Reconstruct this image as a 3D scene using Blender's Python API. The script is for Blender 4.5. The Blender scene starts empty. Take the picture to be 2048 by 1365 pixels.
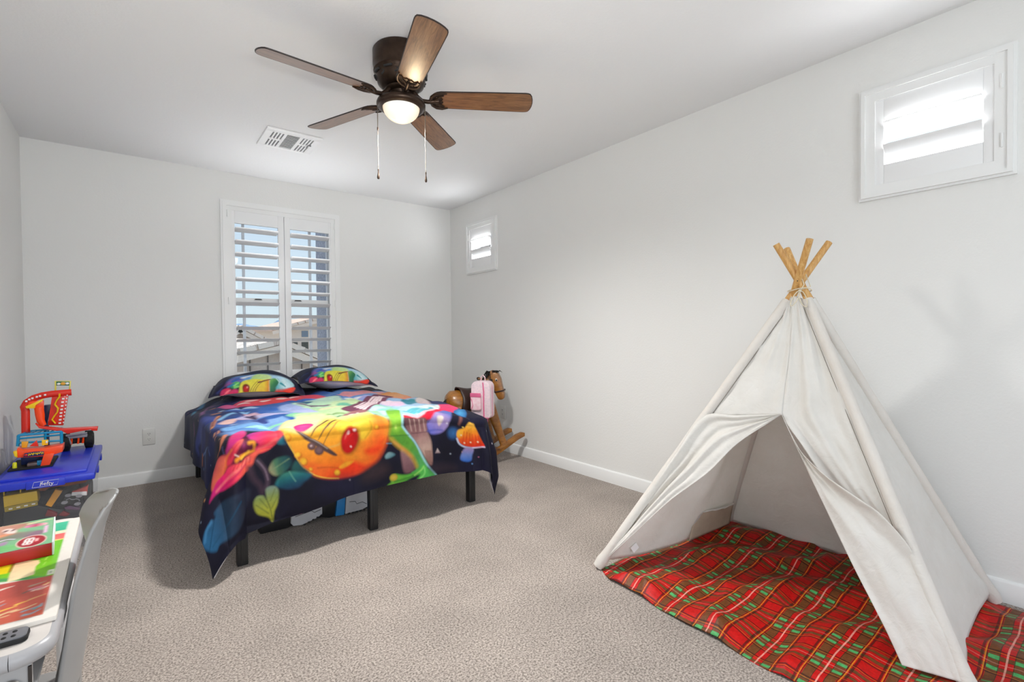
import bpy, bmesh, math, random
import numpy as np
from mathutils import Vector, Matrix, noise

# ------------------------------------------------------------------ camera, sky, sun, daylight and added fill lamps, exposure
S = bpy.context.scene
COL = S.collection
PI = math.pi
ROOM_L, ROOM_R, ROOM_B, ROOM_N, ROOM_H = -0.6295, 3.0813, 5.1368, -1.9, 2.74

cam_d = bpy.data.cameras.new('camera')
cam = bpy.data.objects.new('camera', cam_d)
COL.objects.link(cam)
cam_d.sensor_width = 36.0
cam_d.lens = 974.27 / 2048 * 36.0
cam_d.clip_start = 0.02
cam_d.clip_end = 3000
_y, _p, _r = (math.radians(a) for a in (38.034, -0.8644, -0.5866))
_f = Vector((math.sin(_y) * math.cos(_p), math.cos(_y) * math.cos(_p), math.sin(_p)))
_ri = Vector((math.cos(_y), -math.sin(_y), 0))
_u = _ri.cross(_f)
_R, _U = _ri * math.cos(_r) + _u * math.sin(_r), -_ri * math.sin(_r) + _u * math.cos(_r)
cam.matrix_world = Matrix(((_R.x, _U.x, -_f.x, 0), (_R.y, _U.y, -_f.y, 0), (_R.z, _U.z, -_f.z, 1.2311), (0, 0, 0, 1)))
S.camera = cam

world = bpy.data.worlds.new('sky')
S.world = world
world.use_nodes = True
wn = world.node_tree.nodes
wl = world.node_tree.links
wn.clear()
_o = wn.new('ShaderNodeOutputWorld')
_b = wn.new('ShaderNodeBackground')
_t = wn.new('ShaderNodeTexCoord')
_s = wn.new('ShaderNodeSeparateXYZ')
_c = wn.new('ShaderNodeValToRGB')
_c.color_ramp.elements[0].position = 0.0
_c.color_ramp.elements[0].color = (0.74, 0.87, 0.92, 1)
_c.color_ramp.elements[1].position = 0.32
_c.color_ramp.elements[1].color = (0.60, 0.76, 0.97, 1)
_e = _c.color_ramp.elements.new(1.0)
_e.color = (0.33, 0.55, 0.92, 1)
wl.new(_t.outputs['Generated'], _s.inputs[0])
wl.new(_s.outputs['Z'], _c.inputs[0])
wl.new(_c.outputs[0], _b.inputs[0])
_b.inputs[1].default_value = 0.78
wl.new(_b.outputs[0], _o.inputs[0])

sun_d = bpy.data.lights.new('sun', 'SUN')
sun_d.energy = 7.0
sun_d.angle = math.radians(0.6)
sun_d.color = (1.0, 0.95, 0.86)
sun = bpy.data.objects.new('sun', sun_d)
COL.objects.link(sun)
sun.rotation_euler = Vector((-0.30, -0.42, -0.85)).to_track_quat('-Z', 'Y').to_euler()


def area_light(name, loc, aim, sx, sy, power, color):
    d = bpy.data.lights.new(name, 'AREA')
    d.shape = 'RECTANGLE'
    d.size, d.size_y, d.energy, d.color = sx, sy, power, color
    o = bpy.data.objects.new(name, d)
    COL.objects.link(o)
    o.location = loc
    o.rotation_euler = Vector(aim).to_track_quat('-Z', 'Y').to_euler()
    return o


def spot_light(name, loc, aim, angle, power, color, radius):
    d = bpy.data.lights.new(name, 'SPOT')
    d.spot_size, d.spot_blend, d.energy, d.color, d.shadow_soft_size = math.radians(angle), 1.0, power, color, radius
    o = bpy.data.objects.new(name, d)
    COL.objects.link(o)
    o.location = loc
    o.rotation_euler = Vector(aim).to_track_quat('-Z', 'Y').to_euler()
    return o


# unseen lamp added at a made-up opening in the wall behind the camera
area_light('rear_fill_lamp', (1.0, ROOM_N - 0.12, 1.45), (-0.25, 1, 0.12), 1.8, 2.1, 34.0, (0.93, 0.965, 1.0))
# side lamp, added out of view behind an opening cut for it
area_light('side_fill_lamp', (ROOM_L - 0.13, -0.30, 1.05), (1, 0.12, -0.02), 0.85, 1.9, 11.0, (0.97, 0.985, 1.0))
# extra lamp on the room side of the louvers, added to brighten the ceiling
_w = area_light('louver_fill_lamp', (1.195, 5.00, 1.45), (0, -0.5, 0.87), 0.90, 0.12, 3.6, (0.95, 0.975, 1.0))
_w.data.spread = math.radians(112)
# sunlit sky glare in the two small high windows, between glass and louvers
for _yy in (0.615, 4.465):
    area_light('high_window_daylight', (ROOM_R + 0.085, _yy, 2.20), (-1, 0, 0), 0.40, 0.40, 9.0, (0.97, 0.985, 1.0))
# unseen spot added beside the camera to lift the far ceiling
spot_light('ceiling_fill_spot', (0.05, -0.25, 1.35), (0.15, 0.80, 0.58), 105, 100.0, (0.96, 0.98, 1.0), 0.12)
# the fan lamp's light downwards and sideways into the room
spot_light('fan_lamp_light', (1.1574, 2.4179, 2.345), (0, 0, -1), 172, 190.0, (0.985, 0.98, 0.96), 0.09)

S.view_settings.view_transform = 'Standard'
S.view_settings.look = 'None'
S.view_settings.gamma = 1.0
S.view_settings.use_curve_mapping = False
S.view_settings.exposure = 0.38


# ------------------------------------------------------------------ helpers
def lin(h):
    if not isinstance(h, str):
        return tuple(h)
    h = h.lstrip('#')
    o = []
    for i in (0, 2, 4):
        c = int(h[i:i + 2], 16) / 255
        o.append(c / 12.92 if c <= 0.04045 else ((c + 0.055) / 1.055) ** 2.4)
    return tuple(o)


def new_mat(name):
    m = bpy.data.materials.new(name)
    m.use_nodes = True
    n = m.node_tree.nodes
    return m, n, m.node_tree.links, n['Principled BSDF']


def simple(name, col, rough=0.5, metal=0.0, spec=0.5, var=0.0, vscale=20.0, bump=0.0, bscale=200.0, bdist=0.002, coat=0.0, vcol=None, sheen=0.0):
    """plain procedural material: base colour, optional noise variation and optional fine bump"""
    m, n, l, b = new_mat(name)
    c = lin(col)
    b.inputs['Base Color'].default_value = (*c, 1)
    b.inputs['Roughness'].default_value = rough
    b.inputs['Metallic'].default_value = metal
    b.inputs['Specular IOR Level'].default_value = spec
    b.inputs['Coat Weight'].default_value = coat
    b.inputs['Sheen Weight'].default_value = sheen
    tc = n.new('ShaderNodeTexCoord')
    if var > 0 or vcol:
        t = n.new('ShaderNodeTexNoise')
        t.inputs['Scale'].default_value = vscale
        t.inputs['Detail'].default_value = 4
        l.new(tc.outputs['Object'], t.inputs['Vector'])
        r = n.new('ShaderNodeValToRGB')
        r.color_ramp.elements[0].position = 0.3
        r.color_ramp.elements[1].position = 0.7
        c2 = lin(vcol) if vcol else tuple(min(1, x * (1 + var)) for x in c)
        c1 = c if vcol else tuple(x * (1 - var) for x in c)
        r.color_ramp.elements[0].color = (*c1, 1)
        r.color_ramp.elements[1].color = (*c2, 1)
        l.new(t.outputs['Fac'], r.inputs[0])
        l.new(r.outputs[0], b.inputs['Base Color'])
    if bump > 0:
        t = n.new('ShaderNodeTexNoise')
        t.inputs['Scale'].default_value = bscale
        t.inputs['Detail'].default_value = 3
        l.new(tc.outputs['Object'], t.inputs['Vector'])
        bp = n.new('ShaderNodeBump')
        bp.inputs['Strength'].default_value = bump
        bp.inputs['Distance'].default_value = bdist
        l.new(t.outputs['Fac'], bp.inputs['Height'])
        l.new(bp.outputs[0], b.inputs['Normal'])
    return m


class MB:
    """collects shapes and links them as ONE mesh object"""

    def __init__(self):
        self.v, self.f = [], []

    def add(self, verts, faces):
        o = len(self.v)
        self.v += [tuple(p) for p in verts]
        self.f += [tuple(i + o for i in f) for f in faces]
        return self

    def bm(self, bm, M=None):
        bm.verts.ensure_lookup_table()
        vs = [(M @ v.co) if M else v.co.copy() for v in bm.verts]
        fs = [[v.index for v in f.verts] for f in bm.faces]
        bm.free()
        return self.add(vs, fs)

    def box(self, x0, x1, y0, y1, z0, z1, bev=0.0, M=None, seg=2):
        bm = bmesh.new()
        bmesh.ops.create_cube(bm, size=1)
        for v in bm.verts:
            v.co = Vector(((x0 + x1) / 2 + v.co.x * (x1 - x0), (y0 + y1) / 2 + v.co.y * (y1 - y0), (z0 + z1) / 2 + v.co.z * (z1 - z0)))
        if bev > 0:
            bmesh.ops.bevel(bm, geom=bm.edges[:] + bm.verts[:], offset=bev, segments=seg, profile=0.6, affect='EDGES')
        bm.verts.index_update()
        return self.bm(bm, M)

    def tube(self, pts, r, seg=10, cap=True, flat=1.0, up=None):
        pts = [Vector(p) for p in pts]
        rs = r if isinstance(r, (list, tuple)) else [r] * len(pts)
        n = len(pts)
        T = []
        for i in range(n):
            t = (pts[min(i + 1, n - 1)] - pts[max(i - 1, 0)])
            T.append(t.normalized() if t.length > 1e-9 else Vector((0, 0, 1)))
        ref = Vector(up) if up else (Vector((0, 0, 1)) if abs(T[0].z) < 0.9 else Vector((1, 0, 0)))
        N = (ref - T[0] * ref.dot(T[0])).normalized()
        vs, fs = [], []
        for i in range(n):
            if i:
                N = (N - T[i] * N.dot(T[i]))
                N = N.normalized() if N.length > 1e-6 else T[i].orthogonal().normalized()
            Bn = T[i].cross(N)
            for k in range(seg):
                a = 2 * PI * k / seg
                vs.append(pts[i] + (N * math.cos(a) * flat + Bn * math.sin(a)) * rs[i])
        for i in range(n - 1):
            for k in range(seg):
                a, b = i * seg + k, i * seg + (k + 1) % seg
                fs.append((a, b, b + seg, a + seg))
        if cap:
            fs.append(tuple(reversed(range(seg))))
            fs.append(tuple(range((n - 1) * seg, n * seg)))
        return self.add(vs, fs)

    def lathe(self, prof, c=(0, 0, 0), seg=32, M=None):
        vs, fs = [], []
        n = len(prof)
        for r, z in prof:
            for k in range(seg):
                a = 2 * PI * k / seg
                p = Vector((r * math.cos(a), r * math.sin(a), z))
                vs.append((M @ p if M else p) + Vector(c))
        for i in range(n - 1):
            for k in range(seg):
                a, b = i * seg + k, i * seg + (k + 1) % seg
                fs.append((a, b, b + seg, a + seg))
        fs.append(tuple(reversed(range(seg))))
        fs.append(tuple(range((n - 1) * seg, n * seg)))
        return self.add(vs, fs)

    def prism(self, pts, o, u, v, d, bev=0.0):
        """outline pts (2-D) in the plane o + a*u + b*v, thickened along d"""
        o, u, v, d = Vector(o), Vector(u), Vector(v), Vector(d)
        bm = bmesh.new()
        vs = [bm.verts.new(o + u * a + v * b) for a, b in pts]
        f = bm.faces.new(vs)
        r = bmesh.ops.extrude_face_region(bm, geom=[f])
        for e in r['geom']:
            if isinstance(e, bmesh.types.BMVert):
                e.co += d
        bmesh.ops.recalc_face_normals(bm, faces=bm.faces[:])
        if bev > 0:
            bmesh.ops.bevel(bm, geom=bm.edges[:], offset=bev, segments=2, profile=0.6, affect='EDGES')
            bmesh.ops.recalc_face_normals(bm, faces=bm.faces[:])
        bm.verts.index_update()
        return self.bm(bm)

    def ball(self, c, r, seg=16, M=None):
        rr = r if isinstance(r, (tuple, list)) else (r, r, r)
        bm = bmesh.new()
        bmesh.ops.create_uvsphere(bm, u_segments=seg, v_segments=max(6, seg // 2), radius=1)
        T = Matrix.Translation(Vector(c)) @ (M or Matrix()) @ Matrix.Diagonal((*rr, 1))
        return self.bm(bm, T)

    def grid(self, fn, nu, nv):
        vs = [fn(i / nu, j / nv) for j in range(nv + 1) for i in range(nu + 1)]
        fs = []
        for j in range(nv):
            for i in range(nu):
                a = j * (nu + 1) + i
                fs.append((a, a + 1, a + nu + 2, a + nu + 1))
        return self.add(vs, fs)

    def build(self, name, mat, parent=None, smooth=40, M=None):
        me = bpy.data.meshes.new(name)
        me.from_pydata([tuple(p) for p in self.v], [], self.f)
        me.validate()
        bm = bmesh.new()
        bm.from_mesh(me)
        bmesh.ops.recalc_face_normals(bm, faces=bm.faces[:])
        bm.to_mesh(me)
        bm.free()
        if smooth:
            me.polygons.foreach_set('use_smooth', [True] * len(me.polygons))
            me.set_sharp_from_angle(angle=math.radians(smooth))
        me.materials.append(mat)
        o = bpy.data.objects.new(name, me)
        COL.objects.link(o)
        if M:
            o.matrix_world = M
        if parent:
            o.parent = parent
        return o


def tag(o, label=None, cat=None, group=None, kind=None):
    for k, v in (('label', label), ('category', cat), ('group', group), ('kind', kind)):
        if v:
            o[k] = v
    return o


def thing(name, label, cat, loc=(0, 0, 0), rz=0.0, group=None):
    o = bpy.data.objects.new(name, None)
    o.empty_display_size = 0.1
    COL.objects.link(o)
    o.location = loc
    o.rotation_euler = (0, 0, rz)
    return tag(o, label, cat, group)


def copy_tree(o, parent=None):
    c = o.copy()
    COL.objects.link(c)
    c.parent = parent
    for ch in list(o.children):
        copy_tree(ch, c)
    return c


def part(b, name, mat, parent, label=None, smooth=40):
    """build a part whose shapes were given in world coordinates, under a thing that may be moved and turned"""
    o = b.build(name, mat, None, smooth)
    o.parent = parent
    bpy.context.view_layer.update()
    o.matrix_parent_inverse = parent.matrix_world.inverted()
    if label:
        o['label'] = label
    return o


def lpart(b, name, mat, parent, label=None, smooth=40):
    """build a part whose shapes were given in its parent's own coordinates"""
    o = b.build(name, mat, parent, smooth)
    if label:
        o['label'] = label
    return o


def fnoise(x, y, z=0.0):
    return noise.noise(Vector((x, y, z)))


# ------------------------------------------------------------------ painting prints onto cloth and card (colours kept per vertex)
def smooth_poly(pts, k=4):
    p = np.array(pts, float)
    n = len(p)
    out = []
    for i in range(n):
        p0, p1, p2, p3 = p[i - 1], p[i], p[(i + 1) % n], p[(i + 2) % n]
        for j in range(k):
            t = j / k
            out.append(0.5 * ((2 * p1) + (-p0 + p2) * t + (2 * p0 - 5 * p1 + 4 * p2 - p3) * t * t + (-p0 + 3 * p1 - 3 * p2 + p3) * t ** 3))
    return np.array(out)


def seg_dist(X, Y, a, b):
    d = b - a
    L = max(d @ d, 1e-12)
    t = np.clip(((X - a[0]) * d[0] + (Y - a[1]) * d[1]) / L, 0, 1)
    return np.hypot(X - a[0] - t * d[0], Y - a[1] - t * d[1]), t


def cover(col, idx, a, c):
    col[idx] = col[idx] * (1 - a)[:, None] + c * a[:, None]


def paint(X, Y, base, shapes):
    """X, Y: cloth coordinates of every vertex; shapes: flat print motifs, painted in order"""
    col = np.tile(np.array(base, float), (len(X), 1)) if np.ndim(base) == 1 else np.array(base, float)
    for sh in shapes:
        kind = sh[0]
        if kind in 'PQ':                     # filled outline, smooth (P) or straight (Q): pts, colours, gradient ends, softness
            _, pts, cols, gr, soft = sh
            poly = smooth_poly(pts) if kind == 'P' else np.array(pts, float)
            lo, hi = poly.min(0) - soft * 2, poly.max(0) + soft * 2
            idx = np.nonzero((X > lo[0]) & (X < hi[0]) & (Y > lo[1]) & (Y < hi[1]))[0]
            if not len(idx):
                continue
            x, y = X[idx], Y[idx]
            ins = np.zeros(len(idx), bool)
            dm = np.full(len(idx), 9.0)
            for i in range(len(poly)):
                a, b = poly[i - 1], poly[i]
                c1 = (a[1] > y) != (b[1] > y)
                xx = a[0] + (y - a[1]) * (b[0] - a[0]) / ((b[1] - a[1]) if abs(b[1] - a[1]) > 1e-12 else 1e-12)
                ins ^= c1 & (x < xx)
                d, _t2 = seg_dist(x, y, a, b)
                dm = np.minimum(dm, d)
            sd = np.where(ins, dm, -dm)
            al = np.clip(sd / max(soft, 1e-4) * 0.5 + 0.5, 0, 1)
            C = np.array([lin(c) for c in cols])
            if gr and len(C) > 1:
                g0, g1 = np.array(gr[0]), np.array(gr[1])
                d = g1 - g0
                t = np.clip(((x - g0[0]) * d[0] + (y - g0[1]) * d[1]) / (d @ d), 0, 1) * (len(C) - 1)
                i0 = np.clip(t.astype(int), 0, len(C) - 2)
                c = C[i0] + (C[i0 + 1] - C[i0]) * (t - i0)[:, None]
            else:
                c = np.tile(C[0], (len(idx), 1))
            cover(col, idx, al, c)
        elif kind == 'L':                    # brush line: pts, width at start, width at end, colour, softness
            _, pts, w0, w1, cc, soft = sh
            p = np.array(pts, float)
            if len(p) > 2:
                q = [p[0]]
                for i in range(len(p) - 1):
                    pa, pb, pc, pd = p[max(i - 1, 0)], p[i], p[i + 1], p[min(i + 2, len(p) - 1)]
                    for j in range(1, 5):
                        t = j / 4
                        q.append(0.5 * ((2 * pb) + (-pa + pc) * t + (2 * pa - 5 * pb + 4 * pc - pd) * t * t + (-pa + 3 * pb - 3 * pc + pd) * t ** 3))
                p = np.array(q)
            m = max(w0, w1) + soft
            lo, hi = p.min(0) - m, p.max(0) + m
            idx = np.nonzero((X > lo[0]) & (X < hi[0]) & (Y > lo[1]) & (Y < hi[1]))[0]
            if not len(idx):
                continue
            x, y = X[idx], Y[idx]
            best = np.full(len(idx), -9.0)
            n = len(p) - 1
            for i in range(n):
                d, t = seg_dist(x, y, p[i], p[i + 1])
                w = w0 + (w1 - w0) * (i + t) / n
                best = np.maximum(best, w / 2 - d)
            al = np.clip(best / max(soft, 1e-4) * 0.5 + 0.5, 0, 1)
            cover(col, idx, al, np.tile(np.array(lin(cc)), (len(idx), 1)))
        elif kind == 'E':                    # ellipse: centre, half axis a (vector), half axis b (vector), colours centre->rim, softness
            _, c0, va, vb, cols, soft = sh
            va, vb = np.array(va, float), np.array(vb, float)
            m = np.abs(va) + np.abs(vb) + soft * 2
            idx = np.nonzero((abs(X - c0[0]) < m[0]) & (abs(Y - c0[1]) < m[1]))[0]
            if not len(idx):
                continue
            D = np.linalg.inv(np.array([va, vb]).T + np.eye(2) * 1e-9)
            q = D @ np.array([X[idx] - c0[0], Y[idx] - c0[1]])
            rr = np.hypot(q[0], q[1])
            ra = min(np.linalg.norm(va), np.linalg.norm(vb))
            al = np.clip((1 - rr) * ra / max(soft, 1e-4) * 0.5 + 0.5, 0, 1)
            C = np.array([lin(c) for c in cols])
            if len(C) > 1:
                t = np.clip(rr, 0, 1)
                c = C[0] + (C[1] - C[0]) * t[:, None]
            else:
                c = np.tile(C[0], (len(idx), 1))
            cover(col, idx, al, c)
    return col


def grid_mesh(name, P, nu, nv, mat, parent=None, col=None, uv=None, smooth=True):
    """P: (nv+1)*(nu+1) points, row by row; optional colour and uv per vertex"""
    me = bpy.data.meshes.new(name)
    i, j = np.meshgrid(np.arange(nu), np.arange(nv))
    a = (j * (nu + 1) + i).ravel()
    F = np.stack([a, a + 1, a + nu + 2, a + nu + 1], 1)
    me.vertices.add(len(P))
    me.vertices.foreach_set('co', np.asarray(P, np.float32).ravel())
    me.loops.add(F.size)
    me.loops.foreach_set('vertex_index', F.ravel().astype(np.int32))
    me.polygons.add(len(F))
    me.polygons.foreach_set('loop_start', np.arange(0, F.size, 4, dtype=np.int32))
    me.polygons.foreach_set('loop_total', np.full(len(F), 4, np.int32))
    me.update(calc_edges=True)
    me.validate()
    if smooth:
        me.polygons.foreach_set('use_smooth', np.ones(len(F), bool))
    if col is not None:
        ca = me.color_attributes.new('Col', 'FLOAT_COLOR', 'POINT')
        ca.data.foreach_set('color', np.hstack([np.clip(col, 0, 1), np.ones((len(P), 1))]).astype(np.float32).ravel())
    if uv is not None:
        ul = me.uv_layers.new(name='UVMap')
        ul.data.foreach_set('uv', np.asarray(uv, np.float32)[F.ravel()].ravel())
    me.materials.append(mat)
    o = bpy.data.objects.new(name, me)
    COL.objects.link(o)
    o.parent = parent
    return o


def print_mat(name, rough=0.6, spec=0.3, bump=0.25, bscale=260.0, var=0.12, vscale=28.0, sheen=0.0, dye=1.0):
    """cloth or card whose colours come from the print painted on its vertices"""
    m, n, l, b = new_mat(name)
    at = n.new('ShaderNodeVertexColor')
    at.layer_name = 'Col'
    tc = n.new('ShaderNodeTexCoord')
    t = n.new('ShaderNodeTexNoise')
    t.inputs['Scale'].default_value = vscale
    t.inputs['Detail'].default_value = 6
    l.new(tc.outputs['Object'], t.inputs['Vector'])
    hs = n.new('ShaderNodeHueSaturation')
    mr = n.new('ShaderNodeMapRange')
    mr.inputs[1].default_value, mr.inputs[2].default_value = 0.3, 0.7
    mr.inputs[3].default_value, mr.inputs[4].default_value = dye * (1 - var), dye * (1 + var)
    l.new(t.outputs['Fac'], mr.inputs[0])
    l.new(mr.outputs[0], hs.inputs['Value'])
    l.new(at.outputs['Color'], hs.inputs['Color'])
    l.new(hs.outputs[0], b.inputs['Base Color'])
    b.inputs['Roughness'].default_value = rough
    b.inputs['Specular IOR Level'].default_value = spec
    b.inputs['Sheen Weight'].default_value = sheen
    if bump:
        t2 = n.new('ShaderNodeTexNoise')
        t2.inputs['Scale'].default_value = bscale
        l.new(tc.outputs['Object'], t2.inputs['Vector'])
        bp = n.new('ShaderNodeBump')
        bp.inputs['Strength'].default_value = bump
        bp.inputs['Distance'].default_value = 0.001
        l.new(t2.outputs['Fac'], bp.inputs['Height'])
        l.new(bp.outputs[0], b.inputs['Normal'])
    return m

# ------------------------------------------------------------------ materials of the room
M = {}
M['wall'] = simple('wall_paint', (0.80, 0.795, 0.775), 0.75, spec=0.25, bump=0.22, bscale=75, bdist=0.004)
M['ceil'] = simple('ceiling_paint', (0.83, 0.83, 0.83), 0.85, spec=0.15, bump=0.25, bscale=60, bdist=0.004)
M['trim'] = simple('white_trim', (0.84, 0.84, 0.83), 0.38, spec=0.4, bump=0.02, bscale=40)
M['shutter'] = simple('white_shutter', (0.85, 0.85, 0.85), 0.36, spec=0.4, bump=0.02, bscale=40)
M['frame'] = simple('window_vinyl', (0.62, 0.66, 0.72), 0.4, bump=0.03, bscale=60)
M['black'] = simple('black_steel', (0.012, 0.012, 0.013), 0.45, var=0.2, bump=0.05)
M['white_plastic'] = simple('white_plastic', (0.78, 0.78, 0.78), 0.4, var=0.02)
M['socket'] = simple('ivory_plastic', (0.72, 0.71, 0.68), 0.4, var=0.02)
M['dark'] = simple('dark_slot', (0.015, 0.015, 0.015), 0.6, var=0.1)


def carpet_mat():
    m, n, l, b = new_mat('carpet')
    tc = n.new('ShaderNodeTexCoord')
    v = n.new('ShaderNodeTexNoise')
    v.inputs['Scale'].default_value = 125
    v.inputs['Detail'].default_value = 3
    v.inputs['Roughness'].default_value = 0.75
    w = n.new('ShaderNodeTexNoise')
    w.inputs['Scale'].default_value = 3.0
    w.inputs['Detail'].default_value = 5
    for t in (v, w):
        l.new(tc.outputs['Object'], t.inputs['Vector'])
    r = n.new('ShaderNodeValToRGB')
    r.color_ramp.elements[0].position, r.color_ramp.elements[1].position = 0.38, 0.60
    r.color_ramp.elements[0].color = (0.14, 0.116, 0.099, 1)
    r.color_ramp.elements[1].color = (0.50, 0.43, 0.38, 1)
    l.new(v.outputs['Fac'], r.inputs[0])
    r2 = n.new('ShaderNodeMapRange')
    r2.inputs[1].default_value, r2.inputs[2].default_value = 0.3, 0.7
    r2.inputs[3].default_value, r2.inputs[4].default_value = 0.88, 1.10
    l.new(w.outputs['Fac'], r2.inputs[0])
    hs = n.new('ShaderNodeHueSaturation')
    l.new(r.outputs[0], hs.inputs['Color'])
    l.new(r2.outputs[0], hs.inputs['Value'])
    l.new(hs.outputs[0], b.inputs['Base Color'])
    b.inputs['Roughness'].default_value = 0.95
    b.inputs['Specular IOR Level'].default_value = 0.1
    b.inputs['Sheen Weight'].default_value = 0.15
    bp = n.new('ShaderNodeBump')
    bp.inputs['Strength'].default_value = 0.8
    bp.inputs['Distance'].default_value = 0.006
    l.new(v.outputs['Fac'], bp.inputs['Height'])
    l.new(bp.outputs[0], b.inputs['Normal'])
    return m


def glass_mat():
    m, n, l, b = new_mat('window_glass')
    n.remove(b)
    o = n['Material Output']
    t = n.new('ShaderNodeBsdfTransparent')
    t.inputs[0].default_value = (0.97, 0.985, 0.99, 1)
    g = n.new('ShaderNodeBsdfGlossy')
    g.inputs['Roughness'].default_value = 0.02
    x = n.new('ShaderNodeMixShader')
    f = n.new('ShaderNodeFresnel')
    f.inputs[0].default_value = 1.35
    l.new(f.outputs[0], x.inputs[0])
    l.new(t.outputs[0], x.inputs[1])
    l.new(g.outputs[0], x.inputs[2])
    l.new(x.outputs[0], o.inputs[0])
    return m


M['carpet'] = carpet_mat()
M['glass'] = glass_mat()

# ------------------------------------------------------------------ room shell
L_, R_, B_, N_, H_ = ROOM_L, ROOM_R, ROOM_B, ROOM_N, ROOM_H
TH = 0.15


def structure(o, label=None):
    return tag(o, label, None, None, 'structure')


structure(MB().box(L_ - TH, R_ + TH, N_ - TH, B_ + TH, -0.15, 0).build('floor', M['carpet'], smooth=0), 'beige cut-pile carpet floor')
structure(MB().box(L_ - TH, R_ + TH, N_ - TH, B_ + TH, H_, H_ + 0.12).build('ceiling', M['ceil'], smooth=0), 'plain white textured ceiling')


def wall_with_holes(a0, a1, holes, along, fixed0, fixed1):
    """boxes around rectangular holes (a-range, z-range); along = 'x' or 'y'"""
    b = MB()

    def bx(p0, p1, z0, z1):
        if along == 'x':
            b.box(p0, p1, fixed0, fixed1, z0, z1)
        else:
            b.box(fixed0, fixed1, p0, p1, z0, z1)
    p = a0
    for (h0, h1, z0, z1) in sorted(holes):
        bx(p, h0, 0, H_)
        if z0 > 0.001:
            bx(h0, h1, 0, z0)
        bx(h0, h1, z1, H_)
        p = h1
    bx(p, a1, 0, H_)
    return b


MAINW = (0.735, 1.655, 0.80, 2.405)
SM_Z = (1.975, 2.425)
SM1 = (0.385, 0.845)
SM2 = (4.235, 4.695)
structure(wall_with_holes(L_ - TH, R_ + TH, [MAINW], 'x', B_, B_ + TH).build('wall_back', M['wall'], smooth=0), 'white back wall with the tall shuttered window')
structure(wall_with_holes(N_ - TH, B_, [(*SM1, *SM_Z), (*SM2, *SM_Z)], 'y', R_, R_ + TH).build('wall_right', M['wall'], smooth=0), 'white right wall with two small high windows')
structure(wall_with_holes(N_ - TH, B_, [(-0.75, 0.15, 0.0, 2.05)], 'y', L_ - TH, L_).build('wall_left', M['wall'], smooth=0), 'white left wall with an added opening for light beside the camera')  # opening made up to let the added side lamp shine in
structure(wall_with_holes(L_, R_, [(-0.35, 2.65, 0.35, 2.55)], 'x', N_ - TH, N_).build('wall_rear', M['wall'], smooth=0), 'white wall behind the camera with an added wide opening for light')  # wide opening made up for the added lamp behind it


def baseboard(b, p0, p1, nrm):
    p0, p1, nrm = Vector(p0), Vector(p1), Vector(nrm)
    d = p1 - p0
    prof = [(0, 0), (0.016, 0), (0.016, 0.090), (0.013, 0.096), (0.006, 0.1015), (0, 0.1015)]
    return b.prism(prof, p0, nrm, Vector((0, 0, 1)), d)


structure(baseboard(MB(), (L_, B_, 0), (R_, B_, 0), (0, -1, 0)).build('baseboard_back', M['trim']), 'white baseboard along the back wall')
structure(baseboard(MB(), (R_, B_ - 0.016, 0), (R_, N_, 0), (-1, 0, 0)).build('baseboard_right', M['trim']), 'white baseboard along the right wall')
structure(baseboard(MB(), (L_, 0.18, 0), (L_, B_ - 0.016, 0), (1, 0, 0)).build('baseboard_left', M['trim']), 'white baseboard along the left wall')


# ------------------------------------------------------------------ windows: casing, sash and panes
def casing(b, a0, a1, z0, z1, toworld, steps):
    """picture-frame casing made of stepped rings; steps: (outer offset, inner offset, depth0, depth1)"""
    for (o0, o1, d0, d1) in steps:
        for (x0, x1, y0, y1) in ((a0 - o0, a1 + o0, z1 + o1, z1 + o0), (a0 - o0, a1 + o0, z0 - o0, z0 - o1),
                                 (a0 - o0, a0 - o1, z0 - o1, z1 + o1), (a1 + o1, a1 + o0, z0 - o1, z1 + o1)):
            b.prism([(x0, y0), (x1, y0), (x1, y1), (x0, y1)], toworld(0, 0, d0), toworld(1, 0, 0) - toworld(0, 0, 0),
                    Vector((0, 0, 1)), toworld(0, 0, d1) - toworld(0, 0, d0))
    return b


def back_w(a, z, d):       # d: distance into the room from the back wall
    return Vector((a, B_ - d, z))


def right_w(a, z, d):
    return Vector((R_ - d, a, z))


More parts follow.
